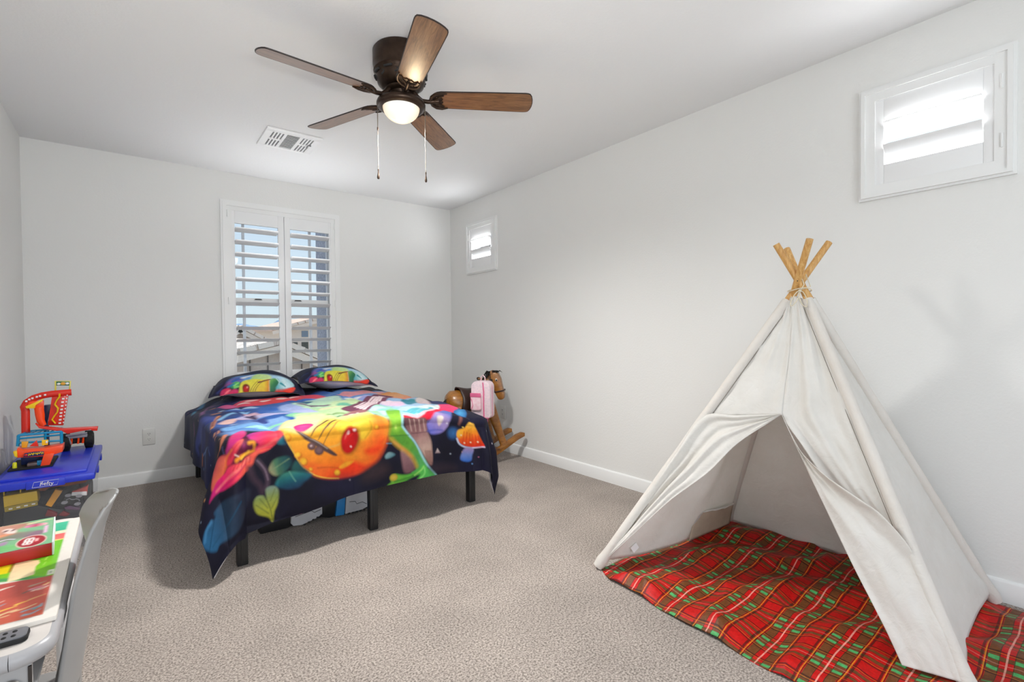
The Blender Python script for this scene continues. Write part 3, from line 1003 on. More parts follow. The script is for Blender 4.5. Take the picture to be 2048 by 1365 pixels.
# <<<DUVET
DUVET_PRINT = [
    ('P', [(0.562, 4.962), (0.653, 4.469), (0.894, 4.281), (1.517, 4.602), (1.142, 3.422), (0.82, 3.17), (0.713, 3.079), (0.641, 2.913), (0.515, 3.108), (0.42, 3.048), (0.367, 3.336), (0.371, 3.84)], ['#202c60', '#3f68b4', '#86ade2'], ((0.4, 3.739), (0.765, 3.405)), 0.03),
    ('P', [(1.422, 4.519), (1.7, 4.642), (2.002, 4.708), (2.023, 4.041), (1.959, 3.591), (2.014, 3.296), (1.911, 3.153), (1.48, 2.958), (1.343, 3.053), (0.953, 3.039)], ['#5f8fcf', '#a9c8e4'], ((1.19, 3.785), (1.662, 3.461)), 0.02),
    ('L', [(0.093, 4.016), (0.165, 4.06), (0.264, 3.939), (0.359, 3.76)], 0.024, 0.2, '#41519f', 0.02),
    ('L', [(0.108, 3.503), (0.148, 3.557), (0.207, 3.533)], 0.024, 0.024, '#3e6db0', 0.015),
    ('L', [(0.376, 4.641), (0.42, 4.939)], 0.024, 0.024, '#3f8fb8', 0.01),
    ('L', [(0.462, 4.987), (0.498, 5.095), (0.561, 5.095)], 0.053, 0.003, '#3e7fae', 0.012),
    ('L', [(0.391, 4.109), (0.483, 4.764), (0.533, 4.708)], 0.024, 0.024, '#8a5a8e', 0.012),
    ('L', [(0.292, 4.305), (0.225, 4.173)], 0.024, 0.024, '#8b3f86', 0.015),
    ('L', [(0.288, 3.673), (0.186, 3.804), (0.062, 3.957)], 0.2, 0.024, '#2a3773', 0.04),
    ('L', [(0.354, 3.277), (0.241, 3.352), (0.164, 3.367)], 0.2, 0.024, '#232c62', 0.05),
    ('L', [(0.483, 4.561), (0.513, 4.534)], 0.024, 0.024, '#c98a68', 0.008),
    ('L', [(0.436, 3.904), (0.473, 3.9)], 0.024, 0.024, '#c98a68', 0.008),
    ('L', [(0.359, 3.263), (0.369, 3.283)], 0.02, 0.011, '#c98a68', 0.008),
    ('L', [(0.343, 3.182), (0.356, 3.184)], 0.024, 0.021, '#c98a68', 0.008),
    ('L', [(0.386, 3.251), (0.393, 3.285)], 0.013, 0.008, '#c98a68', 0.008),
    ('L', [(0.372, 3.415), (0.402, 3.568), (0.456, 3.801)], 0.024, 0.024, '#de9560', 0.008),
    ('L', [(0.38, 3.46), (0.415, 3.643), (0.462, 3.774)], 0.017, 0.014, '#8a4a4a', 0.008),
    ('L', [(0.272, 3.013), (0.34, 2.936), (0.399, 3.075)], 0.024, 0.024, '#d7805c', 0.008),
    ('L', [(0.091, 3.67), (0.152, 3.675)], 0.024, 0.024, '#c9764e', 0.008),
    ('L', [(0.359, 2.918), (0.346, 2.876)], 0.007, 0.005, '#4a4a74', 0.006),
    ('L', [(0.157, 3.647), (0.247, 3.452)], 0.02, 0.011, '#5a78b0', 0.004),
    ('L', [(0.218, 3.349), (0.254, 3.416)], 0.014, 0.008, '#4a6aa8', 0.004),
    ('L', [(0.447, 3.686), (0.525, 3.795), (0.609, 3.782)], 0.024, 0.055, '#8fc3ec', 0.012),
    ('L', [(0.455, 3.296), (0.54, 3.258), (0.624, 3.184)], 0.094, 0.053, '#7db0e6', 0.012),
    ('L', [(0.462, 3.498), (0.522, 3.584), (0.612, 3.495)], 0.087, 0.05, '#f0c4bd', 0.012),
    ('L', [(0.617, 3.604), (0.675, 3.512), (0.777, 3.455)], 0.189, 0.077, '#c9c4ee', 0.012),
    ('L', [(0.689, 3.376), (0.777, 3.395), (0.807, 3.191)], 0.1, 0.034, '#2c5fae', 0.012),
    ('L', [(0.593, 3.928), (0.693, 3.895), (0.779, 3.737)], 0.169, 0.082, '#2f63b6', 0.012),
    ('L', [(0.619, 3.386), (0.64, 3.253)], 0.079, 0.031, '#34468f', 0.012),
    ('L', [(0.597, 3.111), (0.653, 3.099), (0.737, 3.053)], 0.064, 0.046, '#8fdcb6', 0.012),
    ('L', [(0.544, 3.186), (0.591, 3.167), (0.621, 3.068)], 0.064, 0.029, '#aae6da', 0.012),
    ('L', [(0.661, 3.978), (0.697, 3.888)], 0.07, 0.036, '#b8d4f4', 0.012),
    ('L', [(0.564, 4.034), (0.585, 3.937)], 0.097, 0.049, '#a8c8ee', 0.012),
    ('L', [(0.608, 3.717), (0.646, 3.69), (0.664, 3.605)], 0.058, 0.044, '#d9b0c0', 0.012),
    ('L', [(0.609, 3.638), (0.619, 3.463)], 0.069, 0.027, '#4a3a62', 0.012),
    ('L', [(0.826, 3.358), (0.935, 3.454), (1.012, 3.468)], 0.093, 0.056, '#8fd6a8', 0.012),
    ('L', [(0.562, 3.85), (0.586, 3.7)], 0.039, 0.02, '#2a3f80', 0.012),
    ('L', [(0.459, 3.214), (0.535, 3.134), (0.619, 3.034)], 0.043, 0.025, '#5f92d8', 0.012),
    ('L', [(0.51, 4.119), (0.529, 4.106)], 0.024, 0.016, '#c8dcf6', 0.012),
    ('L', [(0.483, 3.408), (0.496, 3.405)], 0.027, 0.021, '#cfe4fa', 0.012),
    ('P', [(0.598, 4.314), (0.673, 4.379), (0.875, 4.418), (1.119, 4.409), (1.238, 4.373), (1.282, 4.189), (1.227, 4.114), (1.058, 4.172), (0.897, 4.109), (0.756, 4.099), (0.613, 4.128)], ['#e0486a', '#e2403f', '#e8506a'], ((0.62, 4.245), (1.251, 4.195)), 0.012),
    ('P', [(0.523, 4.433), (0.573, 4.446), (0.612, 4.377), (0.613, 4.128), (0.538, 4.176)], ['#e2609a'], None, 0.012),
    ('L', [(0.663, 4.244), (0.7, 4.203)], 0.061, 0.034, '#f6d6d2', 0.008),
    ('L', [(0.727, 4.302), (0.775, 4.316)], 0.064, 0.036, '#f6d6d2', 0.008),
    ('L', [(0.817, 4.24), (0.858, 4.245)], 0.053, 0.029, '#f6d6d2', 0.008),
    ('L', [(0.942, 4.234), (0.983, 4.258)], 0.067, 0.038, '#f6d6d2', 0.008),
    ('L', [(1.059, 4.37), (1.092, 4.355)], 0.075, 0.042, '#f6d6d2', 0.008),
    ('P', [(1.397, 4.304), (1.674, 4.569), (1.977, 4.649), (1.825, 4.371), (1.518, 4.146), (1.39, 4.153)], ['#ea9aa8', '#f0b0b0'], ((1.397, 4.304), (1.968, 4.628)), 0.012),
    ('P', [(1.325, 4.215), (1.405, 4.329), (1.4, 4.12), (1.306, 4.025), (1.29, 4.102)], ['#2f66b4'], None, 0.01),
    ('P', [(1.477, 4.054), (1.628, 4.14), (1.633, 3.947), (1.493, 3.816), (1.463, 3.957)], ['#b9b9ee', '#8f9ae0'], ((1.477, 4.054), (1.582, 3.86)), 0.012),
    ('L', [(1.407, 3.958), (1.488, 4.007)], 0.098, 0.065, '#e8eef8', 0.008),
    ('P', [(0.942, 3.894), (1.16, 4.097), (1.386, 4.147), (1.063, 3.185), (0.947, 3.265), (0.824, 3.166), (0.826, 3.358), (0.921, 3.438), (0.901, 3.682)], ['#bfe2d0', '#bfe6b4', '#d3ebaa'], ((0.933, 3.901), (1.086, 3.303)), 0.014),
    ('P', [(0.826, 3.787), (0.929, 3.883), (0.987, 3.586), (1.009, 3.469), (0.867, 3.422), (0.826, 3.56)], ['#9fb4e6', '#c3c9f2'], ((0.826, 3.787), (1.007, 3.469)), 0.014),
    ('L', [(0.989, 3.858), (1.082, 3.725), (1.24, 3.713)], 0.047, 0.021, '#7f6f80', 0.008),
    ('L', [(1.009, 3.98), (1.057, 3.899)], 0.147, 0.078, '#3f6f8a', 0.01),
    ('P', [(1.169, 3.721), (1.281, 3.828), (1.45, 3.96), (1.434, 3.468), (1.467, 3.304), (1.412, 2.993), (1.373, 2.899), (1.27, 2.887), (1.229, 2.922), (1.232, 3.212), (1.084, 3.115), (0.953, 3.039)], ['#cfe8b4', '#a9d6a0', '#8fd0b0'], ((1.056, 3.365), (1.412, 2.993)), 0.014),
    ('L', [(1.12, 3.566), (1.228, 3.616), (1.271, 3.423)], 0.146, 0.058, '#eef0c0', 0.012),
    ('L', [(1.255, 3.675), (1.267, 3.496)], 0.099, 0.048, '#77bfa0', 0.012),
    ('L', [(1.337, 3.355), (1.427, 3.359), (1.434, 3.23)], 0.091, 0.046, '#9fdcc4', 0.012),
    ('L', [(1.218, 3.283), (1.308, 3.283), (1.309, 3.083)], 0.04, 0.067, '#7fae78', 0.012),
    ('L', [(1.357, 3.283), (1.318, 3.076), (1.274, 2.962)], 0.127, 0.009, '#c4e4ee', 0.012),
    ('L', [(1.396, 3.201), (1.393, 3.056), (1.383, 2.958)], 0.154, 0.044, '#8fe0c0', 0.012),
    ('L', [(1.021, 3.253), (1.104, 3.27), (1.16, 3.203)], 0.047, 0.023, '#8fae74', 0.012),
    ('L', [(0.987, 3.146), (1.063, 3.18)], 0.042, 0.021, '#5f8a62', 0.012),
    ('P', [(1.812, 4.378), (2.017, 4.577), (2.023, 4.343), (2.023, 4.041), (1.931, 3.97), (1.747, 3.932), (1.731, 4.109)], ['#f0a25c', '#f0b07a', '#ee9a84'], ((1.812, 4.378), (2.023, 4.041)), 0.01),
    ('P', [(1.494, 3.58), (1.639, 3.723), (1.642, 3.524), (1.594, 3.335), (1.509, 3.281), (1.472, 3.403)], ['#f2dfe6', '#dcb8d6'], ((1.498, 3.589), (1.576, 3.312)), 0.012),
    ('P', [(1.729, 3.693), (1.937, 3.934), (1.896, 3.679), (1.667, 3.372), (1.62, 3.403)], ['#2f8198', '#3f9aa8'], ((1.729, 3.693), (1.896, 3.679)), 0.01),
    ('P', [(1.974, 3.909), (2.023, 3.865), (1.937, 3.544), (1.883, 3.495), (1.765, 3.454)], ['#efe2de', '#d9c0c4'], ((1.974, 3.909), (1.908, 3.513)), 0.01),
    ('P', [(1.997, 3.704), (2.013, 3.491), (2.034, 3.406), (1.968, 3.414), (1.899, 3.496)], ['#2f3564'], None, 0.012),
    ('P', [(1.416, 3.106), (1.564, 3.258), (1.748, 3.351), (1.923, 3.428), (1.899, 3.32), (1.559, 2.893), (1.391, 2.899), (1.381, 2.942)], ['#a9dbe4', '#e2ecee'], ((1.407, 2.996), (1.845, 3.33)), 0.012),
    ('L', [(1.432, 2.985), (1.549, 3.094)], 0.044, 0.02, '#5fb8c4', 0.008),
    ('L', [(1.462, 2.947), (1.705, 3.27)], 0.054, 0.023, '#5fb8c4', 0.008),
    ('L', [(1.523, 2.92), (1.784, 3.285)], 0.084, 0.036, '#5fb8c4', 0.008),
    ('P', [(1.372, 2.91), (1.511, 2.898), (1.687, 3.058), (1.888, 3.34), (1.934, 3.434), (2.023, 3.416), (2.034, 3.299), (1.826, 3.059), (1.591, 2.865), (1.467, 2.863), (1.37, 2.876)], ['#d3122c', '#e51f48', '#ee4a7c'], ((1.375, 2.89), (2.014, 3.296)), 0.007),
    ('L', [(1.377, 2.908), (1.511, 2.898), (1.772, 3.185)], 0.018, 0.035, '#f6b6be', 0.005),
    ('L', [(1.237, 3.366), (1.41, 3.587), (1.767, 4.12)], 0.2, 0.182, '#7a3f5a', 0.008),
    ('L', [(1.25, 3.418), (1.439, 3.679), (1.722, 4.107)], 0.026, 0.02, '#f0d8dc', 0.003),
    ('L', [(1.256, 3.377), (1.433, 3.605), (1.739, 4.105)], 0.03, 0.021, '#f0d8dc', 0.003),
    ('L', [(1.263, 3.341), (1.441, 3.568), (1.755, 4.103)], 0.027, 0.018, '#f0d8dc', 0.003),
    ('L', [(1.271, 3.309), (1.451, 3.538), (1.771, 4.1)], 0.022, 0.017, '#f0d8dc', 0.003),
    ('L', [(1.06, 3.076), (1.172, 3.254), (1.247, 3.28)], 0.068, 0.065, '#a06a6e', 0.012),
    ('L', [(1.081, 3.107), (1.21, 3.262)], 0.021, 0.017, '#ead2c8', 0.004),
    ('P', [(1.365, 2.878), (1.414, 2.87), (1.517, 2.86), (1.524, 2.771), (1.546, 2.707), (1.551, 2.639), (1.547, 2.55), (1.518, 2.566), (1.475, 2.65), (1.437, 2.716), (1.387, 2.779), (1.369, 2.836)], ['#5c3c40', '#94696a', '#b8998c', '#a5786e'], ((1.429, 2.87), (1.518, 2.557)), 0.008),
    ('L', [(1.402, 2.863), (1.413, 2.785)], 0.004, 0.003, '#c0a096', 0.006),
    ('L', [(1.418, 2.861), (1.428, 2.784)], 0.004, 0.003, '#7b5456', 0.006),
    ('L', [(1.434, 2.86), (1.444, 2.782)], 0.004, 0.003, '#c0a096', 0.006),
    ('L', [(1.451, 2.859), (1.46, 2.78)], 0.004, 0.003, '#7b5456', 0.006),
    ('L', [(1.468, 2.858), (1.475, 2.778)], 0.004, 0.003, '#c0a096', 0.006),
    ('L', [(1.484, 2.855), (1.49, 2.776)], 0.004, 0.003, '#7b5456', 0.006),
    ('L', [(1.5, 2.853), (1.506, 2.773)], 0.003, 0.003, '#c0a096', 0.006),
    ('L', [(1.412, 2.769), (1.521, 2.767)], 0.004, 0.003, '#5f4246', 0.005),
    ('L', [(1.501, 2.645), (1.513, 2.567)], 0.003, 0.003, '#7a564f', 0.006),
    ('L', [(1.51, 2.644), (1.52, 2.566)], 0.004, 0.003, '#7a564f', 0.006),
    ('L', [(1.519, 2.643), (1.528, 2.565)], 0.003, 0.003, '#7a564f', 0.006),
    ('L', [(1.529, 2.641), (1.535, 2.564)], 0.004, 0.003, '#7a564f', 0.006),
    ('L', [(1.538, 2.64), (1.543, 2.563)], 0.003, 0.003, '#7a564f', 0.006),
    ('P', [(1.336, 2.683), (1.383, 2.649), (1.417, 2.601), (1.433, 2.547), (1.404, 2.523), (1.359, 2.524), (1.343, 2.576)], ['#9c7376', '#6f4a52'], ((1.343, 2.668), (1.399, 2.524)), 0.009),
    ('P', [(1.326, 3.068), (1.44, 3.258), (1.44, 3.132), (1.385, 2.939), (1.354, 2.852), (1.368, 2.795), (1.401, 2.757), (1.349, 2.755), (1.259, 2.772), (1.255, 2.811), (1.271, 2.88)], ['#8fcf9a', '#6fae34', '#8fc23a', '#5c9a2c'], ((1.432, 3.17), (1.315, 2.764)), 0.007),
    ('P', [(1.251, 2.774), (1.322, 2.769), (1.391, 2.762), (1.416, 2.728), (1.449, 2.682), (1.477, 2.626), (1.513, 2.558), (1.491, 2.509), (1.43, 2.515), (1.404, 2.519), (1.436, 2.542), (1.42, 2.61), (1.358, 2.675), (1.295, 2.722)], ['#4f8f2e', '#5d9c34', '#4f9a50', '#57b060'], ((1.322, 2.769), (1.491, 2.509)), 0.007),
    ('L', [(1.272, 2.753), (1.324, 2.697), (1.373, 2.659), (1.415, 2.611), (1.441, 2.555)], 0.019, 0.013, '#c8a132', 0.016),
    ('L', [(1.29, 2.732), (1.358, 2.673), (1.407, 2.622)], 0.006, 0.004, '#d98d4a', 0.012),
    ('P', [(1.26, 2.515), (1.285, 2.53), (1.339, 2.516), (1.389, 2.512), (1.441, 2.529), (1.482, 2.561), (1.512, 2.534), (1.579, 2.477), (1.546, 2.474), (1.505, 2.473), (1.474, 2.472), (1.442, 2.472), (1.463, 2.5), (1.398, 2.487), (1.349, 2.47), (1.245, 2.468), (1.264, 2.484)], ['#6fb23a', '#4fae3c', '#52ba5e'], ((1.265, 2.503), (1.565, 2.482)), 0.007),
    ('E', (1.283, 2.509), (0.023, 0.008), (0.011, -0.02), ['#d9b94a', '#b89a30'], 0.006),
    ('L', [(1.289, 2.482), (1.378, 2.49), (1.451, 2.511)], 0.006, 0.004, '#2f6a22', 0.008),
    ('L', [(1.424, 2.501), (1.471, 2.527), (1.487, 2.548)], 0.006, 0.005, '#a4e070', 0.006),
    ('L', [(1.463, 2.472), (1.491, 2.499), (1.492, 2.537)], 0.008, 0.005, '#8fe07a', 0.006),
    ('L', [(1.417, 3.028), (1.353, 2.86), (1.377, 2.785), (1.426, 2.722), (1.459, 2.666), (1.484, 2.605), (1.515, 2.548), (1.576, 2.477)], 0.012, 0.007, '#a9dcea', 0.007),
    ('E', (1.307, 2.828), (0.015, -0.002), (-0.0, -0.024), ['#d8f07a', '#8fc83c'], 0.02),
    ('L', [(1.259, 2.772), (1.39, 2.762)], 0.004, 0.003, '#3f6f22', 0.006),
    ('P', [(0.643, 2.942), (0.704, 3.09), (0.847, 3.291), (0.958, 3.266), (1.036, 3.166), (1.158, 3.158), (1.247, 3.249), (1.218, 2.988), (1.251, 2.893), (1.26, 2.858), (1.25, 2.785), (1.22, 2.718), (1.162, 2.633), (1.091, 2.587), (1.017, 2.567), (0.942, 2.569), (0.874, 2.586), (0.811, 2.613), (0.77, 2.647), (0.736, 2.68), (0.704, 2.748), (0.676, 2.813), (0.644, 2.896)], ['#f0e2a0', '#f2cf5a', '#f2b02c', '#f08a20', '#f0481a'], ((0.947, 3.151), (0.93, 2.572)), 0.006),
    ('P', [(1.199, 3.003), (1.25, 2.892), (1.255, 2.823), (1.22, 2.718), (1.138, 2.62), (1.047, 2.59), (1.013, 2.647), (1.083, 2.715), (1.143, 2.776), (1.161, 2.856)], ['#f08a2a', '#ee5a18'], ((1.182, 2.93), (1.103, 2.608)), 0.03),
    ('P', [(0.645, 2.938), (0.704, 3.09), (0.845, 3.284), (0.971, 3.229), (0.868, 2.962), (0.797, 2.877), (0.711, 2.88)], ['#f0dfae', '#efe6ac'], ((0.654, 2.936), (0.917, 3.128)), 0.02),
    ('P', [(0.948, 2.865), (1.042, 2.908), (1.141, 2.886), (1.148, 2.836), (1.107, 2.775), (1.067, 2.784), (1.074, 2.84), (1.031, 2.872), (0.982, 2.848)], ['#e6cf38', '#f0d640', '#eab52a'], ((0.95, 2.865), (1.126, 2.808)), 0.014),
    ('L', [(1.145, 2.881), (1.146, 2.836), (1.107, 2.781)], 0.006, 0.005, '#b9921e', 0.006),
    ('P', [(0.99, 2.695), (1.071, 2.728), (1.107, 2.763), (1.228, 2.77), (1.22, 2.718), (1.162, 2.633), (1.081, 2.635), (1.024, 2.645)], ['#f59a26', '#ee5018'], ((1.002, 2.694), (1.194, 2.663)), 0.03),
    ('P', [(0.736, 2.68), (0.797, 2.683), (0.855, 2.652), (0.943, 2.63), (1.03, 2.655), (1.109, 2.613), (1.156, 2.628), (1.091, 2.584), (1.017, 2.567), (0.942, 2.569), (0.874, 2.586), (0.811, 2.613), (0.77, 2.647)], ['#f26a22', '#ea3a14'], ((0.876, 2.655), (0.93, 2.572)), 0.016),
    ('P', [(1.105, 2.709), (1.159, 2.721), (1.217, 2.718), (1.182, 2.682), (1.122, 2.68)], ['#ec4412'], None, 0.014),
    ('P', [(0.946, 2.633), (0.989, 2.656), (1.036, 2.654), (1.012, 2.635), (0.966, 2.622)], ['#f5a428'], None, 0.007),
    ('L', [(0.822, 2.654), (0.876, 2.647), (0.943, 2.63)], 0.005, 0.003, '#c2521a', 0.006),
    ('L', [(0.858, 2.756), (0.935, 2.763), (0.958, 2.774)], 0.005, 0.003, '#e0b45a', 0.008),
    ('E', (0.672, 2.85), (0.017, -0.003), (-0.001, -0.018), ['#c8641a'], 0.005),
    ('E', (0.67, 2.853), (0.016, -0.002), (-0.001, -0.015), ['#f6c433', '#f0a424'], 0.005),
    ('E', (0.721, 2.741), (0.018, -0.003), (-0.001, -0.019), ['#c8641a'], 0.005),
    ('E', (0.718, 2.745), (0.016, -0.002), (-0.001, -0.016), ['#f6c433', '#f0a424'], 0.005),
    ('E', (0.747, 2.701), (0.022, -0.004), (-0.001, -0.023), ['#c8641a'], 0.005),
    ('E', (0.745, 2.705), (0.019, -0.004), (-0.001, -0.02), ['#f6c433', '#f0a424'], 0.005),
    ('E', (0.784, 2.651), (0.011, -0.002), (-0.001, -0.01), ['#c8641a'], 0.005),
    ('E', (0.782, 2.655), (0.009, -0.002), (0.0, -0.009), ['#f6c433', '#f0a424'], 0.005),
    ('E', (0.937, 2.601), (0.019, -0.004), (-0.001, -0.019), ['#c8641a'], 0.005),
    ('E', (0.934, 2.605), (0.017, -0.003), (0.0, -0.016), ['#f6c433', '#f0a424'], 0.005),
    ('E', (1.183, 2.843), (0.016, -0.001), (-0.0, -0.015), ['#c8641a'], 0.005),
    ('E', (1.18, 2.846), (0.014, -0.001), (-0.001, -0.012), ['#f6c433', '#f0a424'], 0.005),
    ('L', [(0.644, 2.896), (0.676, 2.81), (0.705, 2.745), (0.736, 2.679), (0.77, 2.646), (0.811, 2.613), (0.874, 2.586), (0.942, 2.569)], 0.004, 0.005, '#f6c44c', 0.004),
    ('L', [(0.642, 2.937), (0.711, 2.88), (0.72, 2.876)], 0.007, 0.003, '#f2c860', 0.005),
    ('E', (0.771, 2.933), (0.059, 0.018), (-0.013, -0.059), ['#e0509a', '#c81f78'], 0.006),
    ('E', (1.019, 2.782), (0.056, -0.02), (-0.021, -0.083), ['#a8641a'], 0.01),
    ('E', (1.014, 2.785), (0.048, -0.017), (-0.02, -0.08), ['#d8181a', '#b80a10'], 0.006),
    ('E', (1.044, 2.846), (0.009, -0.002), (0.0, -0.008), ['#ffd6d0'], 0.005),
    ('E', (1.006, 2.833), (0.007, -0.002), (-0.003, -0.01), ['#ffd6d0'], 0.005),
    ('E', (1.022, 2.743), (0.005, -0.001), (0.0, -0.005), ['#ffd6d0'], 0.005),
    ('E', (0.993, 2.816), (0.003, -0.002), (-0.005, -0.014), ['#ea6a62'], 0.005),
    ('L', [(0.793, 2.845), (0.818, 2.88), (0.868, 2.925), (0.933, 3.01)], 0.004, 0.017, '#57462f', 0.003),
    ('L', [(0.832, 2.814), (0.863, 2.863), (0.904, 2.901), (0.971, 2.986)], 0.004, 0.016, '#57462f', 0.003),
    ('L', [(0.859, 2.78), (0.894, 2.846), (0.933, 2.886), (0.995, 2.963)], 0.004, 0.005, '#57462f', 0.003),
    ('P', [(0.717, 2.879), (0.751, 2.866), (0.803, 2.827), (0.862, 2.778), (0.928, 2.718), (0.935, 2.703), (0.911, 2.708), (0.842, 2.756), (0.781, 2.809), (0.737, 2.856)], ['#5a4440', '#4a3734'], ((0.73, 2.874), (0.928, 2.706)), 0.005),
    ('L', [(0.739, 2.867), (0.803, 2.819), (0.88, 2.753)], 0.003, 0.003, '#a89890', 0.004),
    ('E', (0.794, 2.78), (0.022, -0.003), (-0.001, -0.022), ['#4a3230'], 0.006),
    ('E', (0.792, 2.783), (0.019, -0.003), (-0.001, -0.018), ['#7a5a58', '#63464a'], 0.006),
    ('E', (0.833, 2.749), (0.026, -0.004), (-0.001, -0.025), ['#4a3230'], 0.006),
    ('E', (0.832, 2.752), (0.022, -0.003), (-0.001, -0.021), ['#7a5a58', '#63464a'], 0.006),
    ('E', (0.791, 2.783), (0.005, -0.0), (-0.001, -0.005), ['#c8aeb0'], 0.004),
    ('P', [(0.343, 2.872), (0.305, 2.89), (0.256, 2.869), (0.242, 2.864), (0.297, 2.796), (0.347, 2.814), (0.379, 2.842)], ['#9a3f9e', '#c43a6c', '#d8562a'], ((0.233, 3.048), (0.347, 2.814)), 0.009),
    ('P', [(0.329, 2.879), (0.274, 2.898), (0.225, 2.846), (0.19, 2.784), (0.221, 2.774), (0.264, 2.779), (0.307, 2.796), (0.341, 2.835)], ['#b04aa8', '#c23a70', '#e06a3a'], ((0.148, 3.17), (0.305, 2.785)), 0.008),
    ('P', [(0.435, 2.898), (0.481, 2.908), (0.504, 2.859), (0.501, 2.821), (0.461, 2.79), (0.382, 2.781), (0.344, 2.795), (0.391, 2.834)], ['#5a0f2c', '#7d1236'], ((0.457, 2.898), (0.373, 2.791)), 0.012),
    ('E', (0.456, 2.862), (0.022, -0.006), (-0.003, -0.031), ['#8a2a5e', '#5a1236'], 0.02),
    ('P', [(0.499, 3.086), (0.477, 3.121), (0.426, 3.04), (0.39, 2.912), (0.363, 2.881), (0.362, 2.862), (0.413, 2.881), (0.446, 2.899), (0.48, 2.964)], ['#e0509a', '#d02a6e', '#b52a78'], ((0.489, 3.099), (0.362, 2.871)), 0.007),
    ('P', [(0.457, 2.899), (0.426, 2.889), (0.391, 2.867), (0.349, 2.839), (0.33, 2.809), (0.359, 2.799), (0.399, 2.83), (0.442, 2.867)], ['#f06a5e', '#e2324f', '#d8304a'], ((0.454, 2.899), (0.337, 2.806)), 0.007),
    ('L', [(0.44, 2.884), (0.408, 2.865), (0.371, 2.837)], 0.003, 0.003, '#b01a3c', 0.006),
    ('L', [(0.39, 2.864), (0.347, 2.847), (0.319, 2.816)], 0.008, 0.004, '#ea7a3c', 0.008),
    ('P', [(0.484, 2.946), (0.528, 3.003), (0.588, 2.984), (0.643, 2.9), (0.649, 2.866), (0.611, 2.835), (0.571, 2.804), (0.529, 2.799), (0.503, 2.835), (0.526, 2.849), (0.506, 2.876), (0.486, 2.893)], ['#a8368f', '#d82f74', '#ee3350', '#f04a52'], ((0.488, 2.952), (0.635, 2.851)), 0.007),
    ('L', [(0.501, 2.86), (0.551, 2.871), (0.622, 2.873)], 0.004, 0.003, '#c01e52', 0.008),
    ('L', [(0.526, 2.828), (0.572, 2.837), (0.616, 2.86)], 0.004, 0.003, '#ff7a76', 0.01),
    ('P', [(0.579, 2.809), (0.543, 2.803), (0.512, 2.785), (0.493, 2.742), (0.454, 2.708), (0.34, 2.691), (0.258, 2.708), (0.202, 2.739), (0.157, 2.741), (0.146, 2.741), (0.183, 2.771), (0.232, 2.794), (0.296, 2.786), (0.335, 2.796), (0.426, 2.773), (0.477, 2.799), (0.521, 2.821)], ['#f5604e', '#f23a5c', '#e8186a', '#c91a74'], ((0.428, 2.783), (0.202, 2.74)), 0.007),
    ('L', [(0.476, 2.779), (0.405, 2.746), (0.294, 2.745), (0.209, 2.753)], 0.01, 0.003, '#ff8a80', 0.012),
    ('L', [(0.457, 2.749), (0.35, 2.719), (0.242, 2.73)], 0.006, 0.003, '#b80f58', 0.01),
    ('L', [(0.386, 2.779), (0.357, 2.759)], 0.004, 0.003, '#c0243c', 0.005),
    ('L', [(0.413, 2.777), (0.388, 2.754)], 0.004, 0.003, '#c0243c', 0.005),
    ('L', [(0.442, 2.778), (0.422, 2.751)], 0.004, 0.003, '#c0243c', 0.005),
    ('L', [(0.468, 2.782), (0.459, 2.751)], 0.003, 0.003, '#c0243c', 0.005),
    ('L', [(0.485, 2.789), (0.48, 2.757)], 0.003, 0.003, '#c0243c', 0.005),
    ('L', [(0.484, 2.868), (0.503, 2.866), (0.505, 2.838)], 0.018, 0.007, '#f0a01e', 0.007),
    ('L', [(0.399, 2.798), (0.462, 2.813), (0.5, 2.824)], 0.021, 0.013, '#f2981c', 0.009),
    ('L', [(0.432, 2.795), (0.47, 2.816), (0.477, 2.828)], 0.012, 0.005, '#ffc640', 0.008),
    ('L', [(0.401, 2.833), (0.417, 2.813)], 0.006, 0.004, '#e8c8c0', 0.006),
    ('L', [(0.48, 2.727), (0.496, 2.667), (0.53, 2.613), (0.538, 2.575)], 0.026, 0.02, '#43303f', 0.014),
    ('L', [(0.517, 2.758), (0.552, 2.698), (0.567, 2.638), (0.558, 2.59)], 0.016, 0.014, '#5b4757', 0.012),
    ('L', [(0.517, 2.758), (0.552, 2.701), (0.568, 2.638)], 0.004, 0.003, '#8a7486', 0.006),
    ('P', [(0.619, 2.84), (0.648, 2.858), (0.661, 2.819), (0.639, 2.82)], ['#2f8a9c', '#174a66'], ((0.623, 2.841), (0.655, 2.821)), 0.01),
    ('P', [(0.573, 2.695), (0.591, 2.734), (0.619, 2.748), (0.66, 2.75), (0.685, 2.732), (0.685, 2.697), (0.653, 2.664), (0.617, 2.649), (0.589, 2.663)], ['#a89f78', '#4f7a5c', '#2c5f5c', '#163f4a'], ((0.576, 2.687), (0.682, 2.718)), 0.007),
    ('L', [(0.581, 2.686), (0.618, 2.702), (0.673, 2.73)], 0.003, 0.003, '#7f9a70', 0.005),
    ('P', [(0.686, 2.679), (0.71, 2.713), (0.745, 2.672), (0.775, 2.638), (0.699, 2.658)], ['#245a58', '#123a44'], ((0.696, 2.7), (0.766, 2.643)), 0.008),
    ('P', [(0.602, 2.602), (0.635, 2.651), (0.681, 2.66), (0.727, 2.648), (0.79, 2.625), (0.747, 2.59), (0.716, 2.564), (0.669, 2.563), (0.627, 2.579)], ['#3f8a78', '#237076', '#174f66', '#1a3a5a'], ((0.672, 2.66), (0.688, 2.561)), 0.008),
    ('L', [(0.674, 2.659), (0.689, 2.626), (0.703, 2.601)], 0.003, 0.003, '#6fb09a', 0.005),
